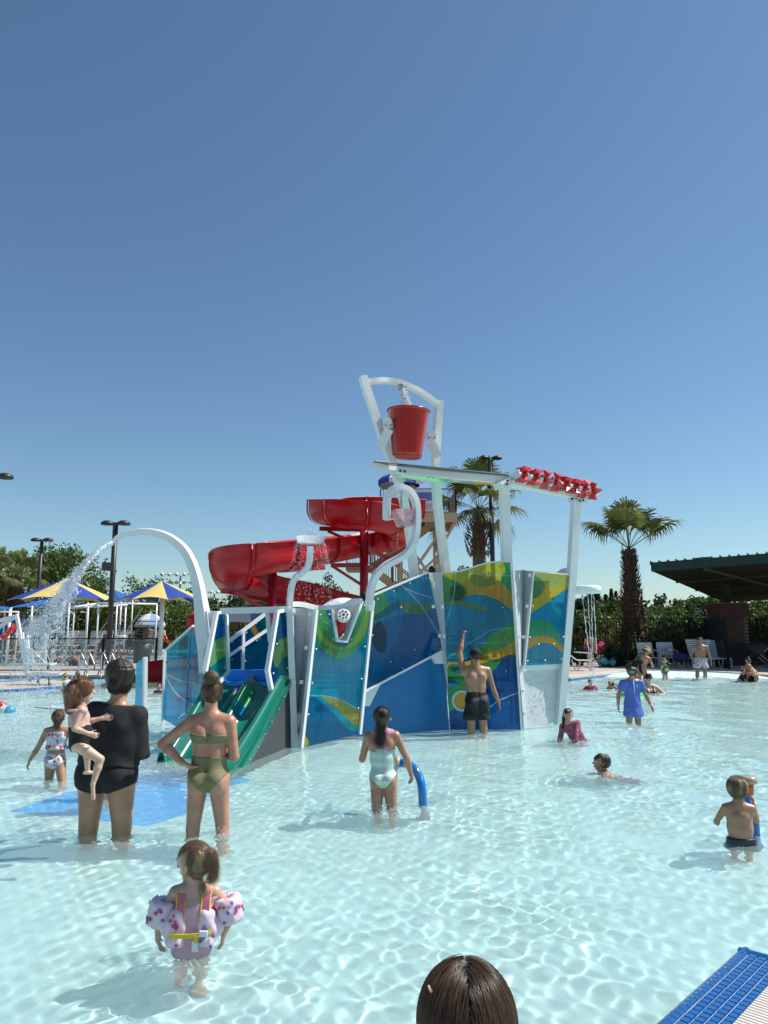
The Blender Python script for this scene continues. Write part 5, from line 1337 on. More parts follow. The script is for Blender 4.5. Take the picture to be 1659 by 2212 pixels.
def tree(lab, base, h, r, kind, n=3500, size=.28, seed=1, trunk=.3, blobs=7, low=.25, group='trees around the pools', name='leafy_tree', cat='tree'):
    base = Vector(base); rng = random.Random(seed); t = thing(name, lab, cat, base, group)
    cs, rs = [], []
    for i in range(blobs):
        u = rng.uniform(low, .82); rr = r * rng.uniform(.38, .62) * (1 - .35 * abs(u - .5))
        a = rng.uniform(0, 2 * pi); q = (r - rr * .7) * rng.uniform(.2, 1)
        cs.append((base.x + q * cos(a), base.y + q * sin(a), base.z + h * u)); rs.append(rr)
    cs.append((base.x, base.y, base.z + h * .78)); rs.append(min(r * .5, h * .22))
    V, Q = leaves(cs, rs, n, size, seed); me = np_mesh('crown', V, Q, False); part('crown', me, t, LEAF[kind])
    mb = MB(); top = base + Vector((0, 0, h * .6)); mb.tube(curve_pts([base - Vector((0, 0, .1)), base + Vector((r * .04, 0, h * .3)), top], 4), trunk, 8, scales=None)
    part('trunk', mb, t, BARK)
    for c, rr in list(zip(cs, rs))[:6]:
        part('limb', MB().tube(curve_pts([base + Vector((0, 0, h * .25)), base.lerp(Vector(c), .5) + Vector((0, 0, h * .08)), Vector(c)], 3), trunk * .35, 5), t, BARK)
    return t
def conifer(lab, base, h, r, seed, n=1500, group='trees on the far skyline'):
    base = Vector(base); rng = np.random.default_rng(seed); t = thing('conifer', lab, 'conifer', base, group)
    u = rng.uniform(.08, 1, n) ** .8; a = rng.uniform(0, 2 * pi, n); lay = np.sin(u * h * 4.2 + seed) * .18 + .82
    rr = r * (1 - u) * lay * rng.uniform(.3, 1, n) ** .5 + .05
    p = np.stack([base.x + rr * np.cos(a), base.y + rr * np.sin(a), base.z + h * u - rr * .25], -1)
    d = np.stack([np.cos(a), np.sin(a), -.35 + 0 * a], -1) * rng.uniform(.3, .8, n)[:, None] * r * .28; s = np.stack([-np.sin(a), np.cos(a), rng.normal(0, .4, n)], -1) * r * .06
    V = np.stack([p - d * .3, p + s, p + d, p - s], 1).reshape(-1, 3)
    part('crown', np_mesh('crown', V, np.arange(4 * n).reshape(n, 4), False), t, LEAF['conifer']); part('trunk', MB().tube([base, base + Vector((0, 0, h * .95))], .12, 6), t, BARK)
# skyline, right: D px x, y of the crown top, distance
sky_r = [(1243, 1292, 95, 'dark', .9, 'dark round tree just right of the thin shower streams'), (1262, 1286, 110, 'dark', 1.0, 'dark tree behind the shower streams'), (1338, 1290, 80, 'mid', 1.2, 'mid green broad tree left of the big palm'), (1362, 1300, 100, 'dark', .8, 'dark tree half behind the big palm'),
         (1415, 1304, 90, 'mid', 1.2, 'mid green tree right of the big palm'), (1448, 1308, 85, 'mid', 1.0, 'low rounded tree between the palm and the pavilion'), (1470, 1296, 120, 'dark', 1.0, 'dark tree behind the low rounded one'), (1497, 1290, 95, 'mid', 1.2, 'tall loose tree left of the pavilion roof edge'),
         (1528, 1283, 90, 'mid', 1.2, 'tallest round-topped tree beside the pavilion roof'), (1550, 1298, 85, 'dark', 1.0, 'tree against the brick pillar'), (1630, 1300, 70, 'olive', 1.3, 'olive tree under the pavilion roof'), (1660, 1304, 68, 'mid', 1.2, 'tree at the right picture edge under the roof'), (1385, 1312, 70, 'olive', 1.0, 'low olive bush-like tree behind the palm skirt'), (1300, 1300, 90, 'mid', 1.0, 'mid green tree below the pointed conifers')]
for i, (x, y, d, k, w, lab) in enumerate(sky_r):
    p = at(x, y, d); tree(lab, (p.x, d, 0), p.z, w * d * .028, k, 2600, d * .0042, 40 + i, .2, 7, .2, 'trees on the far skyline')
for i, (x, y, d, w, lab) in enumerate([(1288, 1272, 120, 3.0, 'tall pointed conifer right of the shower ring'), (1308, 1283, 130, 2.2, 'first of three slim conifer tips left of the big palm'), (1320, 1271, 135, 2.0, 'second of three slim conifer tips left of the big palm, the highest'), (1330, 1276, 140, 2.0, 'third of three slim conifer tips left of the big palm'), (1273, 1280, 125, 2.6, 'blue-green conifer left of the tall pointed one'), (1348, 1296, 105, 2.2, 'dark conifer touching the palm trunk'), (1458, 1300, 130, 2.6, 'dark conifer cluster tip behind the palm and pavilion gap'), (1467, 1302, 132, 2.4, 'second dark conifer tip in that gap')]):
    p = at(x, y, d); conifer(lab, (p.x, d, 0), p.z, w, 70 + i)
# middle and left
mid = [(1010, 1206, 60, 'dark', 1.3, 'dark tree behind the tower braces'), (935, 1196, 62, 'dark', 1.1, 'dark tree between the two tower posts'), (985, 1222, 58, 'dark', .8, 'small dark tree right of the tower post'), (706, 1234, 62, 'dark', 1.4, 'round dark tree under the red slide'), (735, 1262, 60, 'dark', .9, 'lower shoulder of trees under the red slide'),
       (135, 1183, 56, 'mid', 2.6, 'large sunlit leafy tree at the far left'), (203, 1236, 60, 'dark', 1.5, 'darker tree beside the tallest lamp post'), (310, 1246, 64, 'mid', 2.0, 'feathery tree behind the right striped canopy'), (420, 1272, 66, 'mid', 1.6, 'tree right of the right striped canopy'), (455, 1292, 70, 'dark', 1.2, 'dark low tree behind the arch leg'),
       (520, 1284, 64, 'dark', 1.5, 'low dark tree left of the red slide column'), (570, 1280, 66, 'olive', 1.5, 'olive low tree below the red slide'), (640, 1282, 64, 'dark', 1.4, 'dark low tree behind the shower dish pipe'), (25, 1262, 60, 'olive', 1.6, 'olive tree behind the left palms'), (-30, 1240, 58, 'mid', 1.6, 'tree cut by the left picture edge'), (265, 1284, 58, 'bright', 1.6, 'bright low tree behind the bleachers'), (360, 1290, 58, 'bright', 1.9, 'bright bushy tree below the right canopy'), (70, 1272, 62, 'dark', 1.4, 'dark tree between palm and lamp post')]
for i, (x, y, d, k, w, lab) in enumerate(mid):
    p = at(x, y, d); big = i in (5,); tree(lab, (p.x, d, 0), p.z, w * d * .028, k, 6500 if big else 3600, .26 if big else .24, 110 + i, .22, 12 if big else 8, .42 if big else .25)
def hedge(lab, x0, x1, y, h, kind, n, size, seed, dep=1.5, z=.1):
    rng = np.random.default_rng(seed); m_ = max(4, int((x1 - x0) / 1.2)); cs = [(x0 + (x1 - x0) * (i + .5) / m_ + rng.uniform(-.4, .4), y + rng.uniform(-dep, dep) * .4, z + h * rng.uniform(.3, .62)) for i in range(m_)]
    V, Q = leaves(cs, [h * rng.uniform(.42, .6) for _ in cs], n, size, seed); o = part('undergrowth', np_mesh('u', V, Q, False), None, LEAF[kind]); tag(o, lab, 'undergrowth', kind='stuff')
hedge('dark clipped hedge in front of the iron fence', 6.5, 14.0, 32.0, .95, 'conifer', 9000, .12, 5)
hedge('scrub behind the iron fence', 6, 22, 37, 2.0, 'olive', 9000, .26, 6, 4)
hedge('taller scrub behind the iron fence', 5, 26, 48, 2.2, 'mid', 16000, .22, 7, 8)
hedge('green bushes behind the far picket fence', -34, -4, 60, 3.7, 'mid', 22000, .24, 8, 5)
hedge('dark bushes behind the far picket fence', -36, 6, 66, 4.3, 'dark', 18000, .28, 9, 5)
hedge('scrub between tower and pavilion', 4, 40, 62, 3.2, 'mid', 18000, .26, 10, 8)
hedge('far woodland strip', -90, 90, 150, 7.5, 'dark', 16000, 1.0, 11, 20)
hedge('scrub beyond the pavilion', 17, 40, 40, 2.2, 'olive', 7000, .3, 12, 5)
# ---- fan palms
PALML = leaf_mat('palm_leaf', (.075, .105, .028), (.19, .21, .07), .4, .35); STALK = mat('palm_stalk', (.20, .20, .05), .6); SKIRT = mat('palm_boots', (.105, .055, .030), .9, var=.5, vscale=6); PTR = mat('palm_trunk', (.13, .095, .07), .9, var=.35, vscale=4, bump=.5, bscale=12)
RIGHT_FANS = [(.05, 1, 0), (-.48, .85, .1), (-.22, .62, -.5), (-.82, .48, 0), (.52, .80, .1), (.84, .46, -.1), (.35, .75, .6), (-.5, .55, .6), (.1, .85, .55), (.42, .42, -.5), (-.1, .95, -.2)]
def palm(lab, base, zc, rad, r0, r1, seed, fronds=16, skirt0=0.0, droop=1.0, leaflets=34, smooth_trunk=None, boots=420, up_bias=.2, fans=None):
    """base point, crown height, frond reach, trunk radii bottom/top; boots from skirt0 (share of height) up"""
    base = Vector(base); rng = random.Random(seed); t = thing('fan_palm', lab, 'palm tree', base, 'fan palms'); H = zc - base.z; top = Vector((base.x, base.y, zc))
    part('trunk', MB().lathe([(r0 * .9, -.1)] + [((r0 if smooth_trunk is None else smooth_trunk) * .86 * (1 - u) + (r1 * .75 if u > .9 or smooth_trunk is None else smooth_trunk * .8) * u, H * u) for u in [i / 12 for i in range(13)]], base, 16), t, PTR)
    bt = MB()
    for k in range(boots):
        u = skirt0 + (1 - skirt0) * k / boots; a = k * 2.39996 + rng.uniform(-.2, .2)
        uu = (u - skirt0) / (1 - skirt0)
        R_ = r0 * (1 - uu) + r1 * uu + .10 * r0 * sin(pi * min(1, uu * 1.1)) if skirt0 == 0 else (r0 * (.62 + .75 * sin(pi * min(uu * 1.05 + .08, 1)) ** .8 - .30 * uu))
        c = Vector((base.x + R_ * cos(a) * .86, base.y + R_ * sin(a) * .86, base.z + H * u)); o_ = Vector((cos(a), sin(a), 0)); s_ = Vector((-sin(a), cos(a), 0)); L = rng.uniform(.16, .30); w_ = rng.uniform(.05, .085)
        tip = c + o_ * rng.uniform(.10, .22) + Vector((0, 0, rng.uniform(.0, L))) + s_ * rng.uniform(-.06, .06)
        bt.add([c - s_ * w_ - Vector((0, 0, L * .6)), c + s_ * w_ - Vector((0, 0, L * .6)), tip + s_ * w_ * .5, tip - s_ * w_ * .5, c + o_ * .07 - Vector((0, 0, L * .3))], [(0, 1, 4), (1, 2, 4), (2, 3, 4), (3, 0, 4)])
    q = part('trunk_boots', bt, t, SKIRT); q['kind'] = 'stuff'
    for f in range(fronds):
        a = f * 2.39996 + rng.uniform(-.25, .25); el = R(78) - (f / fronds) ** .9 * R(95) * droop + R(up_bias * 10)
        d = Vector((cos(a) * cos(el), sin(a) * cos(el), sin(el))); st = rad * rng.uniform(.46, .60)
        if fans: q_ = fans[f % len(fans)]; d = Vector((q_[0], q_[2], q_[1] * 1.25)).normalized(); a = math.atan2(d.y, d.x)
        p0 = top; p1 = top + d * st * .55; p2 = top + d * st + Vector((0, 0, -.04 * st)); hub = p2
        fr_o = part('frond_stalk', MB().tube([p0, p1, p2], .022, 4), t, STALK)
        fd = (p2 - p1).normalized(); sd = fd.cross(Vector((0, 0, 1)))
        sd = sd.normalized() if sd.length > .2 else Vector((-sin(a), cos(a), 0)); nn = sd.cross(fd)
        mb = MB(); R_ = rad * rng.uniform(.40, .48)
        for j in range(leaflets):
            b = R(-128) + R(256) * j / (leaflets - 1); ln = R_ * (.72 + .28 * cos(b * .6)) * rng.uniform(.9, 1.05)
            dr = (fd * cos(b) + sd * sin(b)).normalized(); wid = ln * .035 + .012; side = (sd * cos(b) - fd * sin(b)).normalized()
            m1 = hub + dr * ln * .45 + nn * .06 * ln; m2 = hub + dr * ln * .78 - Vector((0, 0, .10 * ln * (.5 + rng.random()))); e_ = hub + dr * ln * .96 - Vector((0, 0, ln * rng.uniform(.22, .5)))
            mb.add([hub, m1 + side * wid, m1 - side * wid, m2 + side * wid * .55, m2 - side * wid * .55, e_], [(0, 1, 2), (1, 3, 4, 2), (3, 5, 4)])
        part('frond', mb, t, PALML)
    return t
c = at(1365, 1190, 37); palm('big fan palm with thick shaggy trunk behind the fence left of the pavilion', (c.x - .15, 37, .1), c.z + .1, 3.3, .66, .27, 21, 11, boots=620, fans=RIGHT_FANS)
c = at(1033, 1100, 42); palm('fan palm with bulging boots on a bare trunk right of the slide tower', (c.x, 42, .1), c.z, 3.5, .66, .32, 33, 18, skirt0=.68, droop=1.2, up_bias=.8, smooth_trunk=.46, boots=300)
c = at(46, 1246, 48); palm('fan palm at the far left beside the leafy tree', (c.x - .3, 48, .1), c.z, 2.3, .55, .3, 35, 18, skirt0=.3, droop=1.2, smooth_trunk=.5, boots=300)
c = at(-6, 1240, 46); palm('fan palm cut off by the left picture edge', (c.x - .1, 46, .1), c.z, 2.2, .50, .3, 36, 16, skirt0=.3, droop=1.2, smooth_trunk=.45, boots=250)
# ================================================================ people
def skin(name, c): return mat('skin_' + name, c, .42, var=.17, vscale=8, bump=.12, bscale=70, sss=.10, coat=.12)
SK = {'fair': skin('fair', (.56, .33, .23)), 'tan': skin('tan', (.40, .205, .118)), 'pale': skin('pale', (.60, .38, .28)), 'brown': skin('brown', (.34, .18, .105)), 'red': skin('red', (.47, .23, .148))}
HAIRM = {k: mat('hair_' + k, c, .38, var=.45, vscale=30, stretch=(1, 1, .15), bump=.6, bscale=60) for k, c in {'black': (.012, .009, .008), 'dark': (.028, .016, .010), 'brown': (.075, .040, .020), 'auburn': (.13, .055, .025), 'blond': (.30, .20, .09), 'sandy': (.16, .10, .05)}.items()}
STRANDM = {}
for k, c in {'black': (.016, .012, .010), 'dark': (.035, .020, .013), 'brown': (.10, .055, .028), 'auburn': (.17, .075, .035), 'blond': (.38, .26, .12), 'sandy': (.20, .125, .065)}.items():
    STRANDM[k] = mat('strand_' + k, c, .32)
EYE = mat('eye_dark', (.02, .015, .012), .1); LIP = mat('lip', (.42, .13, .11), .45); EYEW = mat('eye_white', (.6, .6, .58), .2)
class Person:
    def __init__(s, lab, x, y, H, face=0, kind='woman', fat=1.0, zf=-.42, lean=(0, 0), pz=None, L=None, Rr=None, aL=None, aR=None, head=(0, 0), sk='fair', hair='brown', vox=None, grp=None, roll=0, twist=0, name='person', armk=1.0):
        s.H = H; s.kind = kind; f = R(face)
        s.F = Vector((sin(f), cos(f), 0)); s.Rt = Vector((cos(f), -sin(f), 0)); s.U = Vector((0, 0, 1))
        hh, hipz, tl, hw, ww, cw, sw, ul, fl, dep = {
            'woman': (.132, .52, .298, .100, .074, .083, .098, .172, .145, .66), 'man': (.130, .52, .300, .092, .084, .098, .122, .175, .150, .64),
            'child': (.158, .49, .298, .086, .074, .079, .098, .165, .14, .66), 'toddler': (.205, .43, .315, .098, .096, .094, .106, .145, .12, .74)}[kind]; sw *= 1 + max(fat - 1, 0) * .45
        s.hh = hh * H; hw, ww, cw = hw * fat, ww * fat, cw * (1 + (fat - 1) * .75); s.hw = hw * H; s.fat = fat
        Q = lambda v, F_, R_, U_: (R_ * v[0] + F_ * v[1] + U_ * v[2])
        up = (s.U + s.Rt * lean[0] + s.F * lean[1]).normalized(); s.TU = up
        tr = s.Rt if not twist else (Matrix.Rotation(R(-twist), 3, s.U) @ s.Rt)
        s.TR = (tr - up * tr.dot(up)).normalized(); s.TF = s.TU.cross(s.TR).normalized()
        lower = (.245 * H, .235 * H) if kind != 'toddler' else (.20 * H, .19 * H)
        s.dL = L or ((-.06, 0, -1), (0, 0, -1)); s.dR = Rr or ((.06, 0, -1), (0, 0, -1))
        dn = lambda v: Q(v, s.F, s.Rt, s.U).normalized()
        ext = max(-(dn(d[0]).z * lower[0] + dn(d[1]).z * lower[1]) for d in (s.dL, s.dR))
        z = (zf + ext + .045 * H) if pz is None else pz
        s.P = Vector((x, y, z)); P = s.P; s.h = vox or max(.0075, min(.022, y / 740 * .85))
        h = s.h; s.sk = SK[sk]; s.hair = hair
        s.root = thing(name, lab, 'person', (x, y, max(zf, -.42) if pz is None else z - .3), grp)
        B = Field(); s.B = B; s.tags = []
        def add(tg, *a, **k): B.cone(*a, **k); s.tags.append(tg)
        kk = .03 * H + .004
        T_ = lambda u, r=0, f_=0: P + s.TU * (u * H) + s.TR * (r * H) + s.TF * (f_ * H)
        s.T_ = T_
        w_ = s.TR
        add('t', P + s.U * .01 * H, T_(tl * .42), hw * H, ww * H, w=w_, fa=(1, dep * 1.02), fb=(1, dep), k=kk)
        add('t', T_(tl * .42), T_(tl * .70), ww * H, cw * H, w=w_, fa=(1, dep), k=kk)
        add('t', T_(tl * .70), T_(tl * .86), cw * H, cw * .92 * H, w=w_, fa=(1, dep), fb=(1, dep * .82), k=kk)
        s.nb = T_(tl * .99); s.tl = tl
        for q in (-1, 1):
            add('t', T_(tl * .98, q * .012), T_(tl * .90, q * sw * .92), .034 * H * fat ** .5, .036 * H * fat ** .5, k=kk)
            g = .050 * H * fat
            if kind != 'toddler': add('t', P + s.Rt * q * hw * H * .47 - s.F * .036 * H - s.U * .012 * H, P + s.Rt * q * hw * H * .47 - s.F * .030 * H - s.U * .03 * H, g, g, k=kk * .6)
        if kind == 'woman':
            for q in (-1, 1): B.ball(T_(tl * .66, q * .042, cw * dep * .72), .040 * H * fat, k=kk * .6); s.tags.append('t')
        if kind == 'toddler' or fat > 1.2: B.ball(T_(tl * .30, 0, .035), .072 * H * fat, k=kk); s.tags.append('t')
        bd = cw * dep
        if kind != 'toddler':
            for q in (-1, 1): B.ball(T_(tl * .74, q * .048, -bd * .52), .034 * H * fat, k=kk * .9); s.tags.append('t')
            B.cone(T_(.04, 0, -(ww * dep + .006)), T_(tl * .84, 0, -(bd * .93 + .006)), .009 * H, .008 * H, k=.022 * H, op='cut'); s.tags.append('t')
        # neck and head
        hy, hp = R(head[0]), R(head[1])
        hf = (Matrix.Rotation(-hy, 3, s.U) @ s.TF); hf.z = hf.z * .3; hf.normalize(); hr = hf.cross(s.U).normalized()
        hf = (Matrix.Rotation(hp, 3, hr) @ hf).normalized(); hu = hr.cross(hf).normalized()
        if roll: M_ = Matrix.Rotation(R(roll), 3, hf); hr = M_ @ hr; hu = M_ @ hu
        nk = s.nb + s.TU * (.030 if kind in ('woman', 'man') else .008) * H + (s.U * (.02 if kind in ('woman', 'man') else .008) * H)
        s.hc = nk + hu * s.hh * .46 + hf * s.hh * .08; s.hr, s.hf, s.hu = hr, hf, hu; hh = s.hh; hc = s.hc
        nr = .034 * H * {'woman': 1.0, 'man': 1.2, 'child': 1.05, 'toddler': 1.22}[kind] * fat ** .5
        add('n', s.nb - s.TU * .01 * H, hc - hu * hh * .25 - hf * hh * .08, nr, nr * .92, k=kk * .7)
        add('h', hc + hu * hh * .12 - hf * hh * .12, hc + hu * hh * .12 + hf * hh * .10, .375 * hh, .35 * hh, w=hr, fa=(.92, 1), k=.01 * H)
        add('h', hc + hu * .02 * hh + hf * hh * .13, hc - hu * hh * .36 + hf * hh * .20, .30 * hh, .13 * hh, w=hr, fa=(.95, .95), k=.02 * H)
        add('h', hc - hu * hh * .03 + hf * hh * .42, hc - hu * hh * .13 + hf * hh * .50, .03 * hh, .055 * hh, k=.012 * H)
        add('h', hc - hu * hh * .27 + hf * hh * .37, hc - hu * hh * .27 + hf * hh * .385, .06 * hh, .05 * hh, k=.02 * H)
        for q in (-1, 1):
            add('h', hc - hu * hh * .10 + hr * q * hh * .345 - hf * hh * .0, hc + hu * hh * .04 + hr * q * hh * .37 - hf * hh * .04, .05 * hh, .07 * hh, w=hr, fa=(.45, 1), k=.004)
            B.ball(hc + hr * q * hh * .15 + hf * hh * .455 + hu * hh * .02, .055 * hh, k=.02 * H, op='cut'); s.tags.append('h')
        # arms
        s.hands = []
        ull, fll, hl = ul * H, fl * H, .10 * H
        for q, ad in ((-1, aL), (1, aR)):
            ad = ad or ((q * .16, -.02, -1), (q * .06, .12, -1), (0, .1, -1))
            Sh = T_(tl * .90, q * sw)
            dirs = [dn(v) for v in ad[:3]]
            E = Sh + dirs[0] * ull; W_ = E + dirs[1] * fll
            af = fat ** .8 * armk
            add('a%d' % q, Sh, E, .031 * H * af, .0235 * H * af, k=.012 * H)
            add('a%d' % q, E, E.lerp(W_, .35), .0235 * H * af, .0245 * H * af, k=.01 * H)
            add('a%d' % q, E.lerp(W_, .35), W_, .0245 * H * af, .0155 * H * af ** .5, k=.01 * H)
            s.hand(add, W_, dirs[1], dirs[2], q, hl, ad[3] if len(ad) > 3 else .5, Vector(dn(ad[4])) if len(ad) > 4 else None)
            s.hands.append((Sh, E, W_))
        # legs
        s.legs = []
        for q, ld in ((-1, s.dL), (1, s.dR)):
            Hj = P + s.Rt * (q * hw * H * .50); d0, d1 = dn(ld[0]), dn(ld[1])
            K = Hj + d0 * lower[0]; An = K + d1 * lower[1]; lf = fat ** .85
            add('l%d' % q, Hj, K, .056 * H * lf, .034 * H * lf, k=.016 * H)
            add('l%d' % q, K, K.lerp(An, .33), .032 * H * lf, .034 * H * lf, k=.012 * H)
            add('l%d' % q, K.lerp(An, .33), An, .033 * H * lf, .020 * H * lf ** .5, k=.012 * H)
            ft = dn(ld[2]) if len(ld) > 2 else s.F
            add('f%d' % q, An - s.U * .018 * H - ft * .02 * H, An + ft * .085 * H - s.U * .028 * H, .020 * H, .018 * H, w=s.Rt, fa=(1.3, .8), k=.012 * H)
            s.legs.append((Hj, K, An))
        me = B.mesh('body', h); s.body = part('body', me, s.root, s.sk)
        if abs(s.hf.y + 1) < 1.2 or True: s.face()
    def hand(s, add, W_, fd, d, q, hl, curl, pn):
        """palm, four fingers and a thumb; pn: direction the palm faces"""
        h = s.h; side = d.cross(pn if pn is not None else (s.Rt * -q + s.F * .2)).normalized() * 1.0
        n = side.cross(d).normalized()
        if pn is not None and n.dot(pn) < 0: n = -n
        if pn is None and n.dot(s.Rt * -q) < 0: n = -n
        if side.dot(s.F + s.U * .3) < 0: side = -side          # side points to the thumb
        pl = hl * .52; pr = hl * .20; tg = 'x%d' % q
        add(tg, W_, W_ + d * pl, pr * .85, pr * 1.15, w=side, fa=(1, .5), k=hl * .12)
        fr = max(hl * .052, h * .55)
        if h > .014: # seen only as a few pixels
            add(tg, W_ + d * pl, W_ + d * hl * .98 + n * hl * curl * .3, pr * 1.0, pr * .6, w=side, fa=(1, .45), k=hl * .1); return
        for i, (o, ln) in enumerate(((.36, .40), (.12, .45), (-.12, .42), (-.35, .33))):
            b = W_ + d * pl + side * (o * hl * .55); c1 = curl * .9
            dd1 = (d * cos(c1) + n * sin(c1) + side * o * .12).normalized(); dd2 = (d * cos(c1 * 2) + n * sin(c1 * 2)).normalized()
            m_ = b + dd1 * ln * hl * .55; add(tg, b - d * hl * .06, m_, fr, fr * .95, k=hl * .03); add(tg, m_, m_ + dd2 * ln * hl * .5, fr * .95, fr * .8, k=hl * .02)
        b = W_ + d * pl * .25 + side * pr * .8; td = (d * .75 + side * .75 + n * .35).normalized(); t2 = (d + side * .25 + n * .4).normalized()
        add(tg, b, b + td * hl * .26, fr * 1.25, fr * 1.05, k=hl * .04); add(tg, b + td * hl * .26, b + td * hl * .26 + t2 * hl * .2, fr * 1.05, fr * .8, k=hl * .02)
    def face(s):
        hc, hr, hf, hu, hh = s.hc, s.hr, s.hf, s.hu, s.hh
        if hf.y > .45: return
        for q in (-1, 1):
            c = hc + hr * q * hh * .15 + hf * hh * .395 + hu * hh * .02
            e_ = part('eye', MB().ball(c, hh * .055, 8), s.root, EYEW); part('iris', MB().ball(c + hf * hh * .03, hh * .032, 6), e_, EYE)
            part('eyebrow', MB().tube(curve_pts([c + hu * hh * .085 - hr * q * hh * .06 + hf * hh * .045, c + hu * hh * .105 + hf * hh * .05, c + hu * hh * .08 + hr * q * hh * .075 + hf * hh * .01], 3), hh * .012, 5), s.root, HAIRM['dark'])
        part('mouth', MB().ball(hc - hu * hh * .255 + hf * hh * .415, hh * .05, 8, (1.0, .6, .4)) if abs(hr.x) > .5 else MB().ball(hc - hu * hh * .255 + hf * hh * .415, hh * .05, 8, (.6, 1, .4)), s.root, LIP)
    # coordinates for cutting garments
    def coords(s, torso=True):
        P, a, b, c = s.P, (s.TR if torso else s.Rt), (s.TF if torso else s.F), (s.TU if torso else s.U)
        def f(X, Y, Z):
            x, y, z = X - P.x, Y - P.y, Z - P.z
            return (x * a.x + y * a.y + z * a.z) / s.H, (x * b.x + y * b.y + z * b.z) / s.H, (x * c.x + y * c.y + z * c.z) / s.H
        return f
    def sub(s, tags, fat=1.0):
        F = Field()
        for p, t in zip(s.B.p, s.tags):
            if t in tags: F.p.append(p)
        return F
    def garment(s, name, m, tags, grow, reg, torso=True, folds=0.0, extra=None, fr=(26, 9), lab=None, h=None):
        F = s.sub(tags)
        if extra: F.p += extra.p
        cf = s.coords(torso); H = s.H
        def region(X, Y, Z):
            a, b, c = cf(X, Y, Z); return reg(a, b, c) * H
        dp = None
        if folds:
            def dp(X, Y, Z):
                return folds * np.sin(X * fr[0] + Z * fr[1] + 2.2 * np.sin(Z * 11 + Y * 7)) + folds * .7 * np.sin(Z * fr[0] * 1.3 + X * 13 - Y * 19 + 1.5 * np.sin(X * 17))
        me = F.mesh(name, h or s.h, grow * 1.0, region, dp)
        if me is None: return None
        o = part(name, me, s.root, m)
        if lab: o['label'] = lab
        return o
    def shorts(s, m, waist=.12, leg=.55, grow=.012, flare=1.25, name='swim_trunks', folds=.004):
        E = Field(); H = s.H
        for (Hj, K, An) in s.legs:
            e = Hj.lerp(K, leg); d = (K - Hj).normalized(); r = .058 * H * s.fat
            E.cone(Hj, e, r, r * flare * .92, k=.015 * H, cuts=[(tuple(e), tuple(d))])
        tags = ['t']
        return s.garment(name, m, tags, max(grow, s.h * .5), lambda a, b, c: np.maximum(c - waist, -.16 - c + 0 * a), False, folds, E)
    def brief(s, m, waist=.13, name='swim_bottom', slope=1.0, crotch=-.062, grow=.005, folds=0):
        return s.garment(name, m, ['t', 'l-1', 'l1'], max(grow, s.h * .45), lambda a, b, c: np.maximum(c - waist, (crotch + slope * np.maximum(np.abs(a) - .012, 0)) - c), False, folds)
    def band(s, m, u0, u1, name='swim_top', grow=.005):
        return s.garment(name, m, ['t'], max(grow, s.h * .45), lambda a, b, c: np.maximum(c - u1, u0 - c))
    def scalp(s, m=None, t=.03, hairline=.24, low=-.28, back=None, h=None, extra=None, name='hair', sidef=.06):
        """hair mass on the skull; hairline: how high it starts over the face"""
        F = Field(); hc, hr, hf, hu, hh = s.hc, s.hr, s.hf, s.hu, s.hh
        F.cone(hc + hu * hh * .13 - hf * hh * .13, hc + hu * hh * .13 + hf * hh * .09, .375 * hh, .355 * hh, w=hr, fa=(.95, 1), k=.02 * hh)
        F.cone(hc - hu * hh * .02 - hf * hh * .12, hc + hu * hh * (low + .16) - hf * hh * .12, .33 * hh, .20 * hh, w=hr, fa=(.95, 1), k=.08 * hh)
        def region(X, Y, Z):
            x, y, z = X - hc.x, Y - hc.y, Z - hc.z
            b = (x * hf.x + y * hf.y + z * hf.z) / hh; c = (x * hu.x + y * hu.y + z * hu.z) / hh
            face = np.minimum(b - sidef + .0 * c, hairline + (.30 - b) * .9 - c)
            r_ = np.maximum(face, low - c)
            if ex is not None: r_ = np.minimum(r_, ex(X, Y, Z) / hh)
            return r_ * hh
        ex = None
        if extra is not None:
            for p in extra.p: F.p.append(p)
            def ex(X, Y, Z):
                best = None
                for p in extra.p:
                    a, b = p[0], p[1]; d = b - a; L2 = max(float(d @ d), 1e-9)
                    tt = np.clip(((X - a[0]) * d[0] + (Y - a[1]) * d[1] + (Z - a[2]) * d[2]) / L2, 0, 1)
                    q = np.sqrt((X - a[0] - tt * d[0]) ** 2 + (Y - a[1] - tt * d[1]) ** 2 + (Z - a[2] - tt * d[2]) ** 2) - (p[2] + (p[3] - p[2]) * tt) * 1.3
                    best = q if best is None else np.minimum(best, q)
                return best
        hv = h or s.h * .8
        def dp(X, Y, Z): return .010 * hh * np.sin(X * 3.1 / hh * 5 + 3 * np.sin(Z * 2 / hh)) * 1.2
        me = F.mesh(name, hv, t * hh, region, dp)
        o = part(name, me, s.root, m or HAIRM[s.hair]); s.hairobj = o; s.hair_t = t; return o
    def HC(s, r, f, u): return s.hc + s.hr * (r * s.hh) + s.hf * (f * s.hh) + s.hu * (u * s.hh)
def strands(name, S, color, radius, parent, lab=None):
    """S: list of arrays (n, 3): real hair curves"""
    hc = bpy.data.hair_curves.new(name); hc.add_curves([len(a) for a in S])
    P = np.concatenate(S).astype(np.float32); hc.position_data.foreach_set('vector', P.ravel())
    rad = np.concatenate([radius * (1 - .75 * np.linspace(0, 1, len(a)) ** 2) for a in S]).astype(np.float32)
    at_ = hc.attributes.get('radius') or hc.attributes.new('radius', 'FLOAT', 'POINT'); at_.data.foreach_set('value', rad)
    hc.materials.append(STRANDM[color]); o = bpy.data.objects.new(name, hc); COL.objects.link(o); o.parent = parent
    if parent.type == 'EMPTY': o.location = -parent.location
    return o
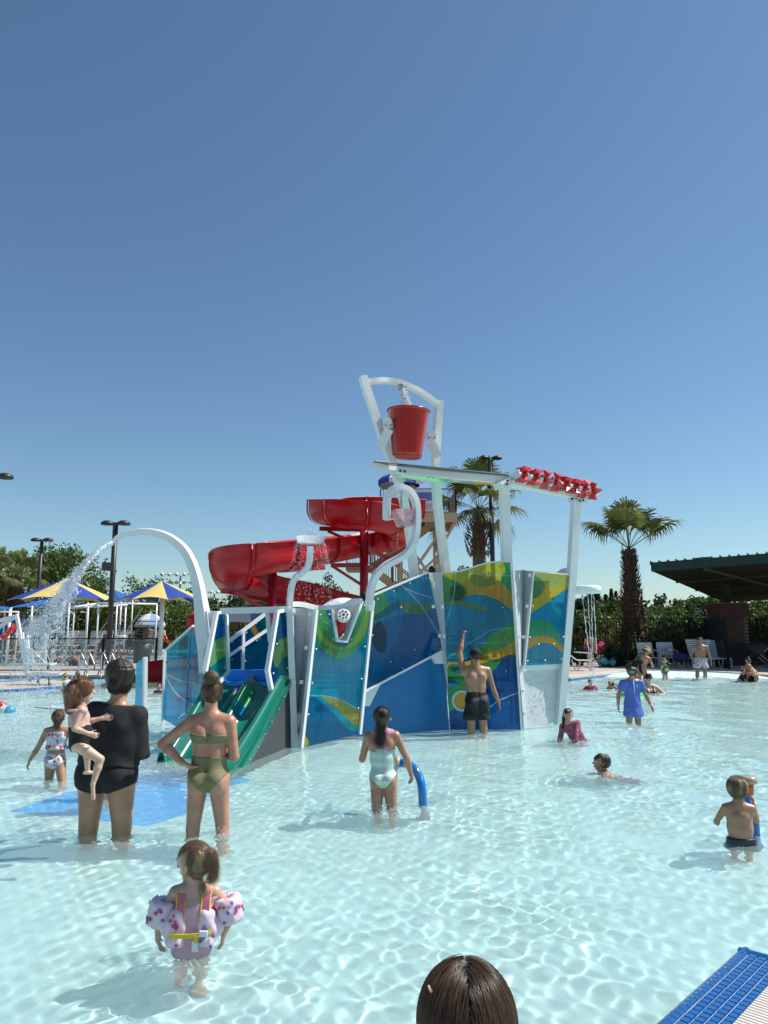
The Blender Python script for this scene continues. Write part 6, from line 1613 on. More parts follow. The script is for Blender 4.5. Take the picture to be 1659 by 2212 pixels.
def comb(p, goal, n, color, rad=.0006, seed=1, hairline=.24, low=-.25, lift=.035, tail=None, frizz=.02, hang=None, spread=.5):
    """strands laid over the skull of person p towards the goal (head coordinates), then down a tail or hanging"""
    rng = np.random.default_rng(seed); S = []; ax = np.array([.375 * .95, .44, .40]) * p.hh; c0 = np.array(p.HC(0, -.03, .13)); Mx = np.array([p.hr, p.hf, p.hu])
    g = np.array(goal, float); g /= np.linalg.norm(g); k = 0
    clump = rng.normal(size=(60, 3)) * frizz
    while len(S) < n and k < n * 6:
        k += 1; d = rng.normal(size=3); d /= np.linalg.norm(d)
        b, c = d[1] * .44 - .03, d[2] * .40 + .13
        if (b > .08 and c < hairline + (.30 - b) * .9) or c < low: continue
        m = 12; ts = np.linspace(0, 1, m); pts = []; l_ = lift * rng.uniform(.4, 1.3); cl = clump[rng.integers(60)]
        if hang is None:
            for t in ts:
                q = d * (1 - t) + g * t; q /= np.linalg.norm(q); pts.append(q * ax * (p.hair_t / .38 + 1.035 + l_ + frizz * sin(t * 3) * cl[0] * 8))
            pts = np.array(pts) + cl * p.hh * .25 * ts[:, None]
            W = pts @ Mx + c0
            if tail is not None:
                T_ = np.array([np.array(v) for v in tail]); off = rng.normal(size=3) * spread * .05 * p.hh
                W = np.concatenate([W[:-1], T_ + off * (1 + .6 * np.linspace(0, 1, len(T_)))[:, None] + rng.normal(size=T_.shape) * .0012])
        else:
            side = np.array([np.sign(d[0] + 1e-3) * max(abs(d[0]), .25), min(d[1], .1) * .8 - .1, -.35]); side /= np.linalg.norm(side)
            for t in ts:
                q = d * (1 - t) + side * t; q /= np.linalg.norm(q); pts.append(q * ax * (p.hair_t / .38 + 1.035 + l_))
            W = np.array(pts) @ Mx + c0; L = hang * rng.uniform(.75, 1.05); e = W[-1]; wob = rng.normal(size=3) * .02
            dn_ = [e + np.array([wob[0] * u + .006 * sin(u * 9 + cl[0] * 90), wob[1] * u, -L * u]) for u in np.linspace(.12, 1, 8)]
            W = np.concatenate([W, dn_])
        S.append(W)
    return strands('hair_strands', S, color, rad, p.hairobj)
def cloth(name, c, var=.08, vs=30, bump=.15, rough=.75, **k): return mat('cloth_' + name, c, rough, var=var, vscale=vs, bump=bump, bscale=200, **k)
def print_mat(name, base, spots, scale=12, thr=.52, rough=.7):
    """printed fabric: coloured blotches on a base cloth"""
    if name in MATS: return MATS[name]
    m = bpy.data.materials.new(name); m.use_nodes = True; nt = m.node_tree; b = nt.nodes['Principled BSDF']; N = nt.nodes.new; L = nt.links.new
    b.inputs['Roughness'].default_value = rough; tc = N('ShaderNodeTexCoord'); cur = None
    for i, c in enumerate(spots):
        v = N('ShaderNodeTexVoronoi'); v.inputs['Scale'].default_value = scale * (1 + .23 * i); mp = N('ShaderNodeMapping'); mp.inputs['Location'].default_value = (i * 3.7, i * 1.9, i * 5.1)
        L(tc.outputs['Object'], mp.inputs[0]); L(mp.outputs[0], v.inputs['Vector'])
        r = N('ShaderNodeMath'); r.operation = 'LESS_THAN'; r.inputs[1].default_value = thr * .6; L(v.outputs['Distance'], r.inputs[0])
        mx = N('ShaderNodeMix'); mx.data_type = 'RGBA'
        if cur is None: mx.inputs[6].default_value = (*base, 1)
        else: L(cur, mx.inputs[6])
        mx.inputs[7].default_value = (*c, 1); L(r.outputs[0], mx.inputs[0]); cur = mx.outputs[2]
    L(cur, b.inputs['Base Color']); MATS[name] = m
    return m
def stripe_mat(name, c1, c2, sc_):
    m = bpy.data.materials.new(name); m.use_nodes = True; nt = m.node_tree; b = nt.nodes['Principled BSDF']; N = nt.nodes.new; L = nt.links.new
    tc = N('ShaderNodeTexCoord'); w = N('ShaderNodeTexWave'); w.bands_direction = 'Z'; w.inputs['Scale'].default_value = sc_; w.inputs['Distortion'].default_value = .4
    L(tc.outputs['Object'], w.inputs['Vector']); r = N('ShaderNodeValToRGB'); r.color_ramp.interpolation = 'CONSTANT'; r.color_ramp.elements[0].color = (*c1, 1); r.color_ramp.elements[1].position = .5; r.color_ramp.elements[1].color = (*c2, 1)
    L(w.outputs['Fac'], r.inputs[0]); L(r.outputs[0], b.inputs['Base Color']); b.inputs['Roughness'].default_value = .6
    return m
def XY(px, py, z=0): p = on(px, py, z); return p.x, p.y
BLACKC = cloth('black', (.010, .010, .011), rough=.85)

# 1 -- woman in black T-shirt holding a child
x, y = XY(224, 1803)
w1 = Person('woman in black T-shirt and black bottoms from behind, child on her hip', x, y, 1.73, 4, 'woman', 1.36, lean=(.10, .02), aL=((-.22, .25, -.95), (.1, .8, .35), (.3, .8, .2)), aR=((.02, .10, -.99), (-.25, .9, -.15), (0, 1, .1)), L=((-.03, 0, -1), (-.04, 0, -1)), Rr=((.07, 0, -1), (.02, 0, -1)), head=(14, -4), sk='tan', hair='dark', vox=.009, armk=1.0)
H = 1.73; E_ = Field(); T_ = w1.T_
E_.cone(T_(.03), T_(.16), .116 * H, .110 * H, w=w1.TR, fa=(1.15, .84), k=.03); E_.cone(T_(.16), T_(.255), .110 * H, .096 * H, w=w1.TR, fa=(1.14, .76), k=.03)
for i, q in enumerate((-1, 1)):
    Sh, El, Wr = w1.hands[i]; e = El + (El - Sh) * .06; d = (El - Sh).normalized()
    E_.cone(Sh + Vector((0, 0, .015)) - w1.TR * q * .03, e, .044 * H, .044 * H, k=.015, cuts=[(tuple(e), tuple(d))])
w1.garment('t_shirt', BLACKC, ['t'], .014, lambda a, b, c: np.maximum(.038 + .010 * np.sin(a * 22) - c, c - .318 - .0 * a), folds=.0032, extra=E_, lab='loose black T-shirt')
w1.brief(BLACKC, .09, 'swim_bottom', slope=.34, crotch=-.092, grow=.008)
F_ = Field(); bc = w1.HC(-.02, -.12, .60); F_.ball(bc, .27 * w1.hh, .10); F_.ball(w1.HC(.22, -.2, .52), .19 * w1.hh, .08); F_.ball(w1.HC(-.24, -.2, .50), .20 * w1.hh, .08)
w1.scalp(extra=F_, low=-.34, t=.085)
comb(w1, (0, -.3, .95), 2200, 'dark', .0008, 11, low=-.33, frizz=.05, lift=.05)
rng = np.random.default_rng(5); S = []
for i in range(420):
    d = rng.normal(size=3); d /= np.linalg.norm(d); c0 = np.array(bc); r_ = .31 * w1.hh; t_ = np.cross(d, rng.normal(size=3)); t_ /= np.linalg.norm(t_)
    S.append(np.array([c0 + (d * cos(u * 1.6) + t_ * sin(u * 1.6)) * r_ * (1 + .10 * rng.random() + (.25 * u if i % 9 == 0 else 0)) for u in np.linspace(0, 1, 7)]))
for i in range(90):
    d = rng.normal(size=3); d[2] = abs(d[2]) * .6; d[1] = -abs(d[1]) * .5; d /= np.linalg.norm(d); a = np.array(w1.HC(0, -.1, .35)) + d * w1.hh * .42; e_ = d * rng.uniform(.02, .06)
    S.append(np.array([a + e_ * u + np.array([.008 * sin(i + u * 3), 0, -.022 * u * u]) for u in np.linspace(0, 1, 7)]))
strands('bun_strands', S, 'dark', .0008, w1.hairobj)

# 2 -- child on the hip
p = at(169, 1610, 5.80)
w2 = Person('small child with long reddish hair in two tufts held by the woman in black', p.x, p.y, .94, 62, 'toddler', .92, pz=p.z, L=((-.9, .5, -.3), (-.2, .1, -1)), Rr=((.15, .75, -.5), (.05, -.25, -1), (.0, .12, -1)), aL=((-.2, .5, -.8), (.2, .8, .2), (0, 1, 0)), aR=((.25, -.30, -.9), (-.15, .95, -.42), (0, 1, -.35)), head=(8, 6), sk='pale', hair='auburn', vox=.007, lean=(0, -.02))
w2.garment('frilled_top', cloth('pale_pink', (.62, .38, .34)), ['t'], .007, lambda a, b, c: np.maximum(c - .30, .15 - c), folds=.003)
w2.garment('swimsuit', BLACKC, ['t', 'l-1', 'l1'], .006, lambda a, b, c: np.maximum(c - .17, (-.05 + .9 * np.abs(a)) - c))
fr_ = MB(); 
for i in range(16):
    a0 = -1.6 + i * .22; c_ = w2.T_(.285, .10 * cos(a0) + .02, -.06 * sin(a0) - .03); fr_.ball(c_, .013, 6)
part('frill', fr_, w2.root, cloth('pale_pink', (.62, .38, .34)))
F_ = Field()
for q in (-1, 1): F_.cone(w2.HC(.26 * q, -.05, .50), w2.HC(.34 * q, -.08, .74), .045 * w2.hh, .02 * w2.hh, k=.01)
F_.cone(w2.HC(.1, -.30, .0), w2.HC(.08, -.40, -.62), .33 * w2.hh, .20 * w2.hh, k=.03); F_.cone(w2.HC(-.12, -.28, .0), w2.HC(-.10, -.34, -.55), .30 * w2.hh, .18 * w2.hh, k=.03)
w2.scalp(extra=F_, low=-.45, t=.04)
comb(w2, (0, -.7, -.4), 1500, 'auburn', .0006, 12, hang=.085, low=-.3)

# 3 -- woman in olive bikini
x, y = XY(446, 1802)
w3 = Person('tanned woman in olive bandeau bikini seen from behind, left hand on her hip', x, y, 1.65, 0, 'woman', .97, lean=(.0, .01), aL=((-.80, -.06, -.62), (.80, -.30, -.60), (.90, .05, -.42), .35), aR=((.16, .0, -1), (-.55, .85, .05), (-.8, .5, 0)), L=((-.08, 0, -1), (.0, 0, -1)), Rr=((.10, .10, -1), (.12, -.42, -.9)), head=(-4, 0), sk='red', hair='brown', vox=.0075, armk=1.05)
OLC = cloth('olive_rib', (.20, .185, .085), stretch=(1, 1, 14), vs=12)
w3.band(OLC, .168, .212, 'bandeau_top', .007); w3.brief(OLC, .105, slope=1.02, crotch=-.068, grow=.006, folds=.001)
F_ = Field(); bc = w3.HC(.0, -.30, .62); F_.ball(bc, .24 * w3.hh, .01); F_.ball(w3.HC(-.14, -.3, .60), .14 * w3.hh, .02); F_.ball(w3.HC(.14, -.3, .58), .14 * w3.hh, .02)
w3.scalp(extra=F_, low=-.34, t=.04)
comb(w3, (0, -.6, .75), 1500, 'brown', .0006, 13, low=-.40, frizz=.02)
S = []
for i in range(420):
    d = rng.normal(size=3); d /= np.linalg.norm(d); c0 = np.array(bc); r_ = .275 * w3.hh; t_ = np.cross(d, rng.normal(size=3)); t_ /= np.linalg.norm(t_)
    S.append(np.array([c0 + (d * cos(u * 1.8) + t_ * sin(u * 1.8)) * r_ * (1 + .08 * rng.random()) for u in np.linspace(0, 1, 7)]))
for i in range(50):
    d = rng.normal(size=3); d[1] = -abs(d[1]) * .5; d /= np.linalg.norm(d); a = np.array(w3.HC(0, -.1, .1)) + d * w3.hh * .40; e_ = d * rng.uniform(.01, .035)
    S.append(np.array([a + e_ * u + np.array([.006 * sin(i + u * 3), 0, -.02 * u * u]) for u in np.linspace(0, 1, 7)]))
strands('bun_strands', S, 'sandy', .0007, w3.hairobj)

# 4 -- toddler in pink with arm floats
x, y = XY(413, 2056)
w4 = Person('toddler girl in pink swimsuit and starry arm floats wading nearest the camera, face turned left', x, y, .99, -8, 'toddler', .93, aL=((-.50, .02, -.85), (-.05, .25, -1), (.25, .35, -.9), .4), aR=((.60, .0, -.75), (-.35, .2, -.9), (-.1, .3, -.9), .4), L=((.0, .12, -1), (.02, -.1, -1)), Rr=((.04, -.12, -1), (-.02, -.2, -1)), head=(-58, 2), sk='fair', hair='sandy', vox=.0058, lean=(.03, .02))
PK = cloth('pink_suit', (.64, .36, .44), vs=60); PK2 = cloth('coral_strap', (.60, .16, .22)); YEL = cloth('yellow_webbing', (.72, .55, .02)); HH = .99
w4.garment('swimsuit', PK, ['t', 'l-1', 'l1'], .005, lambda a, b, c: np.maximum(np.maximum(c - .235 - .28 * (a + .02), c - .285), (-.07 + .55 * np.abs(a)) - c), folds=.0012)
for q in (-1, 1):
    path = [w4.T_(u, q * r_, f_) for u, r_, f_ in ((.135, .058, -.078), (.20, .062, -.076), (.26, .064, -.058), (.305, .066, -.02), (.312, .066, .02), (.27, .062, .07))]
    o = part('shoulder_strap', MB().sweep([(-.021, -.004), (.021, -.004), (.021, .005), (-.021, .005)], curve_pts(path, 5), up=Vector((0, -1, .3))), w4.root, PK2)
    for e_ in (-.021, .021):
        part('piping', MB().tube([v + w4.TR * e_ + Vector((0, -.004, .001)) for v in curve_pts(path, 5)], .0035, 6), o, YEL)
NYL = cloth('white_nylon', (.74, .57, .66), rough=.45)
FL = Field(); T_ = w4.T_
def ringfield(c, ax, R_, r_, n=18, fl=1.0, w=None):
    F = Field(); ax = Vector(ax).normalized(); u_ = ax.orthogonal().normalized(); v_ = ax.cross(u_)
    P_ = [c + (u_ * cos(2 * pi * i / n) + v_ * sin(2 * pi * i / n)) * R_ for i in range(n)]
    return F, P_
def float_tube(name, c, ax, R_, hgt, th, lab=None):
    ax = Vector(ax).normalized(); Mx = ax.to_track_quat('Z', 'Y').to_matrix(); n = 48; mb = MB(); prof = []
    for k in range(17): a = 2 * pi * k / 16; sx = np.sign(cos(a)) * abs(cos(a)) ** .5; sz = np.sign(sin(a)) * abs(sin(a)) ** .6; prof.append((R_ + th * sx, hgt / 2 * sz))
    vs = []
    for r_, z_ in prof:
        for i in range(n):
            a = 2 * pi * i / n; wr = 1 + .035 * sin(a * 9 + z_ * 60) + .02 * sin(a * 17 + 2 * sin(z_ * 90)); vs.append(c + Mx @ Vector((r_ * wr * cos(a), r_ * wr * sin(a), z_ * (1 + .03 * sin(a * 7)))))
    fs = [(i * n + j, i * n + (j + 1) % n, (i + 1) * n + (j + 1) % n, (i + 1) * n + j) for i in range(16) for j in range(n)]
    o = part(name, mb.add(vs, fs, True), w4.root, NYL)
    st = {0: MB(), 1: MB()}
    for k in range(26):
        a = k * 2.39996; z_ = random.uniform(-.42, .42) * hgt; n_ = Mx @ Vector((cos(a), sin(a), 0)); cc = c + Mx @ Vector(((R_ + th * 1.03) * cos(a), (R_ + th * 1.03) * sin(a), z_)); u_ = n_.cross(ax).normalized(); rs = .0125; ro = random.uniform(0, 1)
        pts = [cc + n_ * .002 + (u_ * cos(ro + pi * i / 5) + ax * sin(ro + pi * i / 5)) * (rs if i % 2 == 0 else rs * .45) for i in range(10)]
        st[k % 2].slab(pts, .004, n_)
    for k, m_ in ((0, cloth('star_pink', (.55, .06, .16))), (1, cloth('star_violet', (.24, .14, .42)))): q = part('star_print', st[k], o, m_); q['kind'] = 'stuff'
    return o
for i, q in enumerate((-1, 1)):
    Sh, El, Wr = w4.hands[i]; c = Sh.lerp(El, .78); float_tube('arm_float', c, (El - Sh) * .35 + Vector((0, 0, -.12)), .046, .130, .028)
    part('float_lining', MB().lathe([(.040, -.05), (.045, .055), (.036, .06)], c, 20, True, ((El - Sh) * .35 + Vector((0, 0, -.12))).normalized().to_track_quat('Z', 'Y').to_matrix()), w4.root, YEL)
c = T_(.125, 0, .0)
for q in (-1, 1):
    F = Field()
    F.cone(T_(.19, q * .075, -.062), T_(.07, q * .078, -.064), .042, .045, w=w4.TR, fa=(1.1, .8), k=.02); F.cone(T_(.13, q * .11, -.02), T_(.13, q * .09, .07), .058, .05, k=.02)
    o = part('chest_float', F.mesh('c', .006, 0, None, lambda X, Y, Z: .003 * np.sin(X * 90 + Z * 60)), w4.root, NYL); st = MB()
    for k in range(9):
        cc = T_(random.uniform(.05, .21), q * random.uniform(.045, .115), -.099); pts = [cc + Vector((cos(pi * i / 5 + k) * (.0125 if i % 2 == 0 else .0055), 0, sin(pi * i / 5 + k) * (.0125 if i % 2 == 0 else .0055))) for i in range(10)]; st.slab(pts, .006, Vector((0, -1, 0)))
    qq = part('star_print', st, o, MATS['cloth_star_pink' if q < 0 else 'cloth_star_violet']); qq['kind'] = 'stuff'
bp = [T_(.105, -.105, -.102), T_(.107, -.02, -.112), T_(.112, .05, -.110), T_(.125, .112, -.088)]
part('belt', MB().sweep([(-.003, -.010), (.003, -.010), (.003, .010), (-.003, .010)], curve_pts(bp, 4), up=Vector((0, 0, 1))), w4.root, YEL)
part('belt_end', MB().beam(T_(.11, .03, -.118), T_(.075, .028, -.117), .02, .003, Vector((0, -1, 0))), w4.root, YEL)
part('buckle', MB().box(T_(.117, .065, -.112), (.040, .014, .026)), w4.root, WHITE)
part('care_tag', MB().slab([T_(.08, .01, -.105), T_(.08, .035, -.105), T_(.03, .045, -.105), T_(.03, .012, -.105)], .002), w4.root, PAPER)
F_ = Field(); tb = w4.HC(.0, -.44, .30); F_.ball(tb, .13 * w4.hh, .02); F_.cone(tb, w4.HC(.0, -.56, .0), .10 * w4.hh, .05 * w4.hh, k=.02)
w4.scalp(extra=F_, low=-.34, t=.022, hairline=.20, sidef=.0)
comb(w4, (0, -.88, .32), 2200, 'sandy', .00042, 14, low=-.38, frizz=.015, hairline=.20, tail=[w4.HC(.02, -.52, .34), w4.HC(.0, -.60, .15), w4.HC(.02, -.60, -.10), w4.HC(.0, -.58, -.3)], spread=.9)
S = []
for i in range(60):
    a = np.array(w4.HC(rng.uniform(-.2, .2), -.36, rng.uniform(-.4, -.25))); S.append(np.array([a + np.array([.012 * sin(i + u * 3) * u, -.012 * u, -.075 * u * (1 + .3 * sin(i))]) for u in np.linspace(0, 1, 6)]))
strands('loose_strands', S, 'sandy', .0006, w4.hairobj)
part('chubby_cheek', Field().ball(w4.HC(-.20, .16, -.20), .14 * w4.hh, .02).mesh('c', .006), w4.root, w4.sk) if False else None

# 5 -- girl with goggles at the blue pipe
x, y = XY(828, 1750)
w5 = Person('girl with black ponytail and goggles in mint and pink swimsuit leaning on the blue pipe', x, y, 1.36, 3, 'child', .95, lean=(-.04, .04), aL=((-.25, .25, -.95), (.1, .95, .2), (0, 1, .2)), aR=((.42, .05, -.88), (.15, .35, -.6), (.1, .5, -.6), .6), L=((-.02, .04, -1), (.05, -.08, -1)), Rr=((.08, -.05, -1), (.05, -.35, -.9)), head=(0, 3), sk='tan', hair='black', vox=.0075)
MINT = stripe_mat('mint_stripe', (.42, .60, .50), (.62, .68, .66), 4.2)
w5.garment('swimsuit', MINT, ['t', 'l-1', 'l1'], .006, lambda a, b, c: np.maximum(c - .185 - .012 * np.cos(a * 60), (-.065 + 1.05 * np.maximum(np.abs(a) - .012, 0)) - c), folds=.0015, fr=(14, 30))
w5.garment('racer_back', cloth('pink_top', (.62, .30, .42)), ['t'], .006, lambda a, b, c: np.maximum(np.maximum(np.abs(a - .004) - .022 - np.maximum(c - .24, 0) * .9 - np.maximum(.21 - c, 0) * 1.2, .18 - c), .012 - np.hypot(a, (c - .187) * .8) + 0 * b))
F_ = Field()
for a, b, ra, rb in (((0, -.45, .0), (0, -.60, -.2), .10, .13), ((0, -.60, -.2), (-.02, -.58, -.62), .13, .12), ((-.02, -.58, -.62), (-.04, -.55, -.98), .12, .04)): F_.cone(w5.HC(*a), w5.HC(*b), ra * w5.hh, rb * w5.hh, k=.02)
w5.scalp(extra=F_, low=-.22, t=.02)
comb(w5, (0, -.98, -.05), 1300, 'black', .0006, 15, low=-.2, frizz=.01, tail=[w5.HC(0, -.52, -.03), w5.HC(0, -.64, -.25), w5.HC(-.02, -.62, -.6), w5.HC(-.04, -.56, -1.0)], spread=1.6)
gp = [w5.HC(.40 * cos(a), .10 - .50 * sin(a) * (1 if sin(a) > 0 else .9) , -.02 + .0 * a) for a in [2 * pi * k / 20 for k in range(21)]]
part('goggle_strap', MB().tube(gp, .005, 6), w5.root, mat('clear_strap', (.45, .46, .5), .3))
for q in (-1, 1): part('goggle_lens', MB().ball(w5.HC(.30 * q, .33, .0), .028, 8, (.9, .7, .7)), w5.root, mat('dark_lens', (.03, .03, .035), .1))

# blue spray pipe she leans on
BPM = mat('blue_pipe_paint', (.004, .16, .48), .22, coat=.5, var=.06)
sp = thing('spray_pipe', 'curved bright blue water spray pipe with a cream nozzle ring in front of the structure', 'spray pipe', on(913, 1745, 0) + Vector((0, 0, -.42)))
d0 = on(913, 1742, 0).y
pp_ = [A('C3', x_, y_, d) for x_, y_, d in ((468, 672, d0 + .25), (530, 678, d0 + .2), (590, 720, d0 + .1), (630, 790, d0 + .05), (648, 870, d0), (656, 1000, d0))]
pp_.append(Vector((pp_[-1].x + .01, d0, -.12)))
part('pipe', MB().tube(curve_pts(pp_, 7), .041, 18), sp, BPM)
part('pipe_base', MB().tube([pp_[-1] + Vector((0, 0, .12)), pp_[-1] + Vector((.01, 0, -.3))], .044, 16), sp, mat('faded_pink_base', (.52, .38, .36), .6))
e_ = pp_[0]; part('nozzle_ring', MB().lathe([(.03, -.02), (.062, -.02), (.07, 0), (.06, .025), (.02, .03)], e_ + Vector((-.015, 0, 0)), 18, True, Matrix.Rotation(R(-80), 3, 'Y')), sp, mat('cream_plastic', (.52, .42, .28), .4))

# 6 -- man reaching up at the wall
x, y = XY(1031, 1585)
w6 = Person('shirtless man in black cap and black trunks reaching up to the printed wall', x, y, 1.76, -12, 'man', .98, aL=((-.02, .35, .95), (.30, .25, 1), (.2, .3, .9), .9), aR=((.30, .05, -1), (.42, .25, -.85), (.2, .2, -1), .6), head=(-8, 14), sk='tan', hair='dark', vox=.0125, lean=(-.03, .0))
w6.shorts(print_mat('black_speckle', (.010, .010, .011), [(.10, .11, .13)], 30, .25), .085, .93, .014, 1.35, folds=.006)
w6.scalp(t=.02, low=-.30)
cap_ = Field().cone(w6.HC(0, -.10, .16), w6.HC(0, .06, .16), .40 * w6.hh, .38 * w6.hh, w=w6.hr, fa=(.95, 1), k=.01)
part('cap', cap_.mesh('cap', .010, .004, lambda X, Y, Z: (w6.hc.z + .0 * w6.hh) - Z + 0 * X), w6.root, BLACKC)
part('cap_peak', MB().slab([w6.HC(-.28, .38, .12), w6.HC(-.18, .72, .12), w6.HC(.18, .72, .12), w6.HC(.28, .38, .12)], .012), w6.root, BLACKC)

# 7 -- girl in pink rash guard
x, y = XY(1251, 1600)
w7 = Person('girl in speckled pink rash guard leaning forward in the water right of the structure', x + .05, y + .1, 1.28, 215, 'child', 1.0, lean=(.35, .55), pz=-.06, aL=((-.1, .55, -.8), (.1, .35, -.9), (0, .5, -.8)), aR=((.15, .25, -.95), (0, .1, -1), (0, .3, -.9)), head=(-18, 12), sk='fair', hair='dark', vox=.010, L=((-.2, .7, -.7), (0, -.3, -1)), Rr=((.2, .7, -.7), (0, -.3, -1)))
w7.garment('rash_guard', print_mat('pink_speckle', (.33, .065, .12), [(.55, .30, .36), (.20, .03, .09)], 38, .5), ['t', 'a-1', 'a1'], .008, lambda a, b, c: np.maximum(c - .30, -.12 - c), folds=.002)
F_ = Field(); F_.cone(w7.HC(.30, -.2, -.1), w7.HC(.42, -.05, -1.0), .13 * w7.hh, .06 * w7.hh, k=.02); w7.scalp(extra=F_, low=-.3, t=.02, hairline=.26)

# 8 -- boy swimming
x, y = XY(1306, 1672)
w8 = Person('dark haired boy swimming with head and back above the water, face turned left', x + .22, y, 1.25, 275, 'child', 1.0, lean=(0, .85), pz=-.27, aL=((-.5, .7, -.5), (0, .8, -.5), (0, 1, 0)), aR=((.5, .3, -.8), (0, .8, -.5), (0, 1, 0)), head=(0, 26), sk='brown', hair='dark', vox=.009, L=((-.1, -.5, -.6), (0, -1, .1)), Rr=((.1, -.5, -.6), (0, -1, .1)))
w8.scalp(t=.03, low=-.28, hairline=.22)
w8.shorts(cloth('red_trunks', (.30, .05, .06)))

# 9 -- girl in blue with diving mask
x, y = XY(1369, 1562)
w9 = Person('girl in blue short-sleeved swim dress and diving mask walking with arms spread', x, y, 1.42, 178, 'child', 1.02, aL=((-.42, .0, -.9), (-.35, .15, -.9), (-.3, .2, -.9), .3), aR=((.45, .0, -.85), (.12, .1, -1), (.0, .2, -1), .3), head=(18, 2), sk='tan', hair='dark', vox=.012, roll=-6)
BLD = print_mat('blue_floral', (.085, .15, .52), [(.16, .20, .55)], 9, .4, .45); E_ = Field(); H = 1.42; T_ = w9.T_
E_.cone(T_(.05), T_(-.115), .088 * H, .112 * H, w=w9.Rt, fa=(1, .8), fb=(1.05, .85), k=.03, cuts=[(tuple(T_(-.145)), (0, 0, -1))])
for i, q in enumerate((-1, 1)):
    Sh, El, Wr = w9.hands[i]; e = Sh.lerp(El, .62); d = (El - Sh).normalized(); E_.cone(Sh, e, .040 * H, .043 * H, k=.02, cuts=[(tuple(e), tuple(d))])
w9.garment('swim_dress', BLD, ['t'], .010, lambda a, b, c: np.maximum(c - .30, -.15 - c), extra=E_, folds=.003)
part('zip', MB().tube([T_(.29, 0, .060), T_(.21, 0, .078), T_(.14, 0, .074)], .005, 5), w9.root, WHITE)
F_ = Field(); F_.cone(w9.HC(-.25, -.35, -.1), w9.HC(-.34, -.3, -.75), .12 * w9.hh, .07 * w9.hh, k=.02); w9.scalp(extra=F_, low=-.2, t=.02)
mk = part('diving_mask', MB().sweep([(-.012, -.02), (.012, -.02), (.012, .02), (-.012, .02)], [w9.HC(.31 * cos(a) , .50 + .02 * cos(2 * a), .06 + .19 * sin(a) + .03 * abs(cos(a))) for a in [2 * pi * k / 20 for k in range(21)]], up=w9.hf), w9.root, RUBBER)
part('mask_lens', MB().slab([w9.HC(.28 * cos(a), .51, .06 + .17 * sin(a)) for a in [2 * pi * k / 14 for k in range(14)]], .006), mk, mat('mask_glass', (.25, .30, .34), .05, spec=1))
part('mask_strap', MB().tube([w9.HC(.39 * cos(a), .42 * sin(a), .10) for a in [pi * (.9 + .0) + pi * 1.2 * k / 12 for k in range(13)]], .007, 5), mk, RUBBER)
for i in (0, 1):
    Wr = w9.hands[i][2]; part('wristband', MB().lathe([(.024, -.012), (.028, -.012), (.028, .012), (.024, .012)], Wr, 12), w9.root, WHITE)

# 10 -- boy on the right at his spray post
x, y = XY(1601, 1822)
w10 = Person('small blond-brown haired boy in dark trunks seen from behind, holding the spray post', x, y, .95, 12, 'toddler', .96, aL=((-.45, .30, -.85), (.2, .75, -.3), (0, 1, 0), .6), aR=((.30, .55, -.75), (.0, .35, .95), (.0, .55, .8), .7), head=(10, -2), sk='tan', hair='sandy', vox=.0068)
w10.shorts(cloth('navy_trunks', (.012, .014, .035), rough=.35), .06, .62, .012, 1.35, folds=.005)
w10.scalp(t=.035, low=-.32, hairline=.2)
comb(w10, (.1, -.75, -.66), 1600, 'sandy', .0005, 16, low=-.34, frizz=.03)
SPT = thing('spray_post', 'orange and blue spray post with a cream mushroom top at the right edge', 'spray post', on(1612, 1815, 0) + Vector((.02, .1, -.42)))
dq = on(1612, 1812, 0).y + .12; c = A('C4', 1505, 1040, dq); TANP = mat('tan_plastic', (.40, .32, .22), .3, coat=.3)
part('mushroom_cap', MB().lathe([(0, .035), (.04, .035), (.065, .028), (.078, .0), (.07, -.022), (.03, -.03), (0, -.03)], c, 24), SPT, TANP)
part('orange_tube', MB().tube([c + Vector((.004, 0, -.02)), A('C4', 1512, 1150, dq)], .038, 18), SPT, mat('orange_plastic', (.62, .13, .03), .35))
part('blue_tube', MB().tube(curve_pts([A('C4', 1512, 1150, dq), A('C4', 1500, 1200, dq), A('C4', 1540, 1300, dq), A('C4', 1562, 1420, dq), A('C4', 1562, 1560, dq) + Vector((0, 0, -.35))], 5), .034, 16), SPT, BPM)

# 11 -- girl in floral two-piece
x, y = XY(117, 1682)
w11 = Person('girl in white and red floral two-piece striding left, arms out', x, y, 1.18, -8, 'child', .98, aL=((-.42, .05, -.9), (-.5, .1, -.85), (-.3, .1, -.95), .4), aR=((.55, -.15, -.8), (.35, .2, -.9), (.2, .3, -.9), .4), L=((-.05, .1, -1), (0, -.1, -1)), Rr=((.25, -.4, -.85), (.1, -.5, -.8)), head=(-8, 0), sk='tan', hair='brown', vox=.0085)
FLO = print_mat('floral_red', (.62, .60, .64), [(.60, .08, .03), (.52, .22, .22), (.10, .14, .12)], 15, .5)
w11.garment('floral_top', FLO, ['t'], .007, lambda a, b, c: np.maximum(np.maximum(c - .27, .11 - c), np.where(c > .22, np.abs(a) - .075, -1.)), folds=.002)
w11.garment('peplum', FLO, ['t'], .020, lambda a, b, c: np.maximum(c - .135, .105 - c), folds=.006, fr=(60, 5))
w11.brief(FLO, .07, slope=.75, crotch=-.07)
F_ = Field(); F_.cone(w11.HC(.0, -.42, .05), w11.HC(.05, -.50, -.45), .12 * w11.hh, .06 * w11.hh, k=.02); w11.scalp(extra=F_, low=-.25, t=.02)
comb(w11, (0, -.98, 0), 800, 'brown', .0006, 17, low=-.25, tail=[w11.HC(0, -.5, 0), w11.HC(.03, -.54, -.25), w11.HC(.06, -.5, -.5)], spread=1.4)
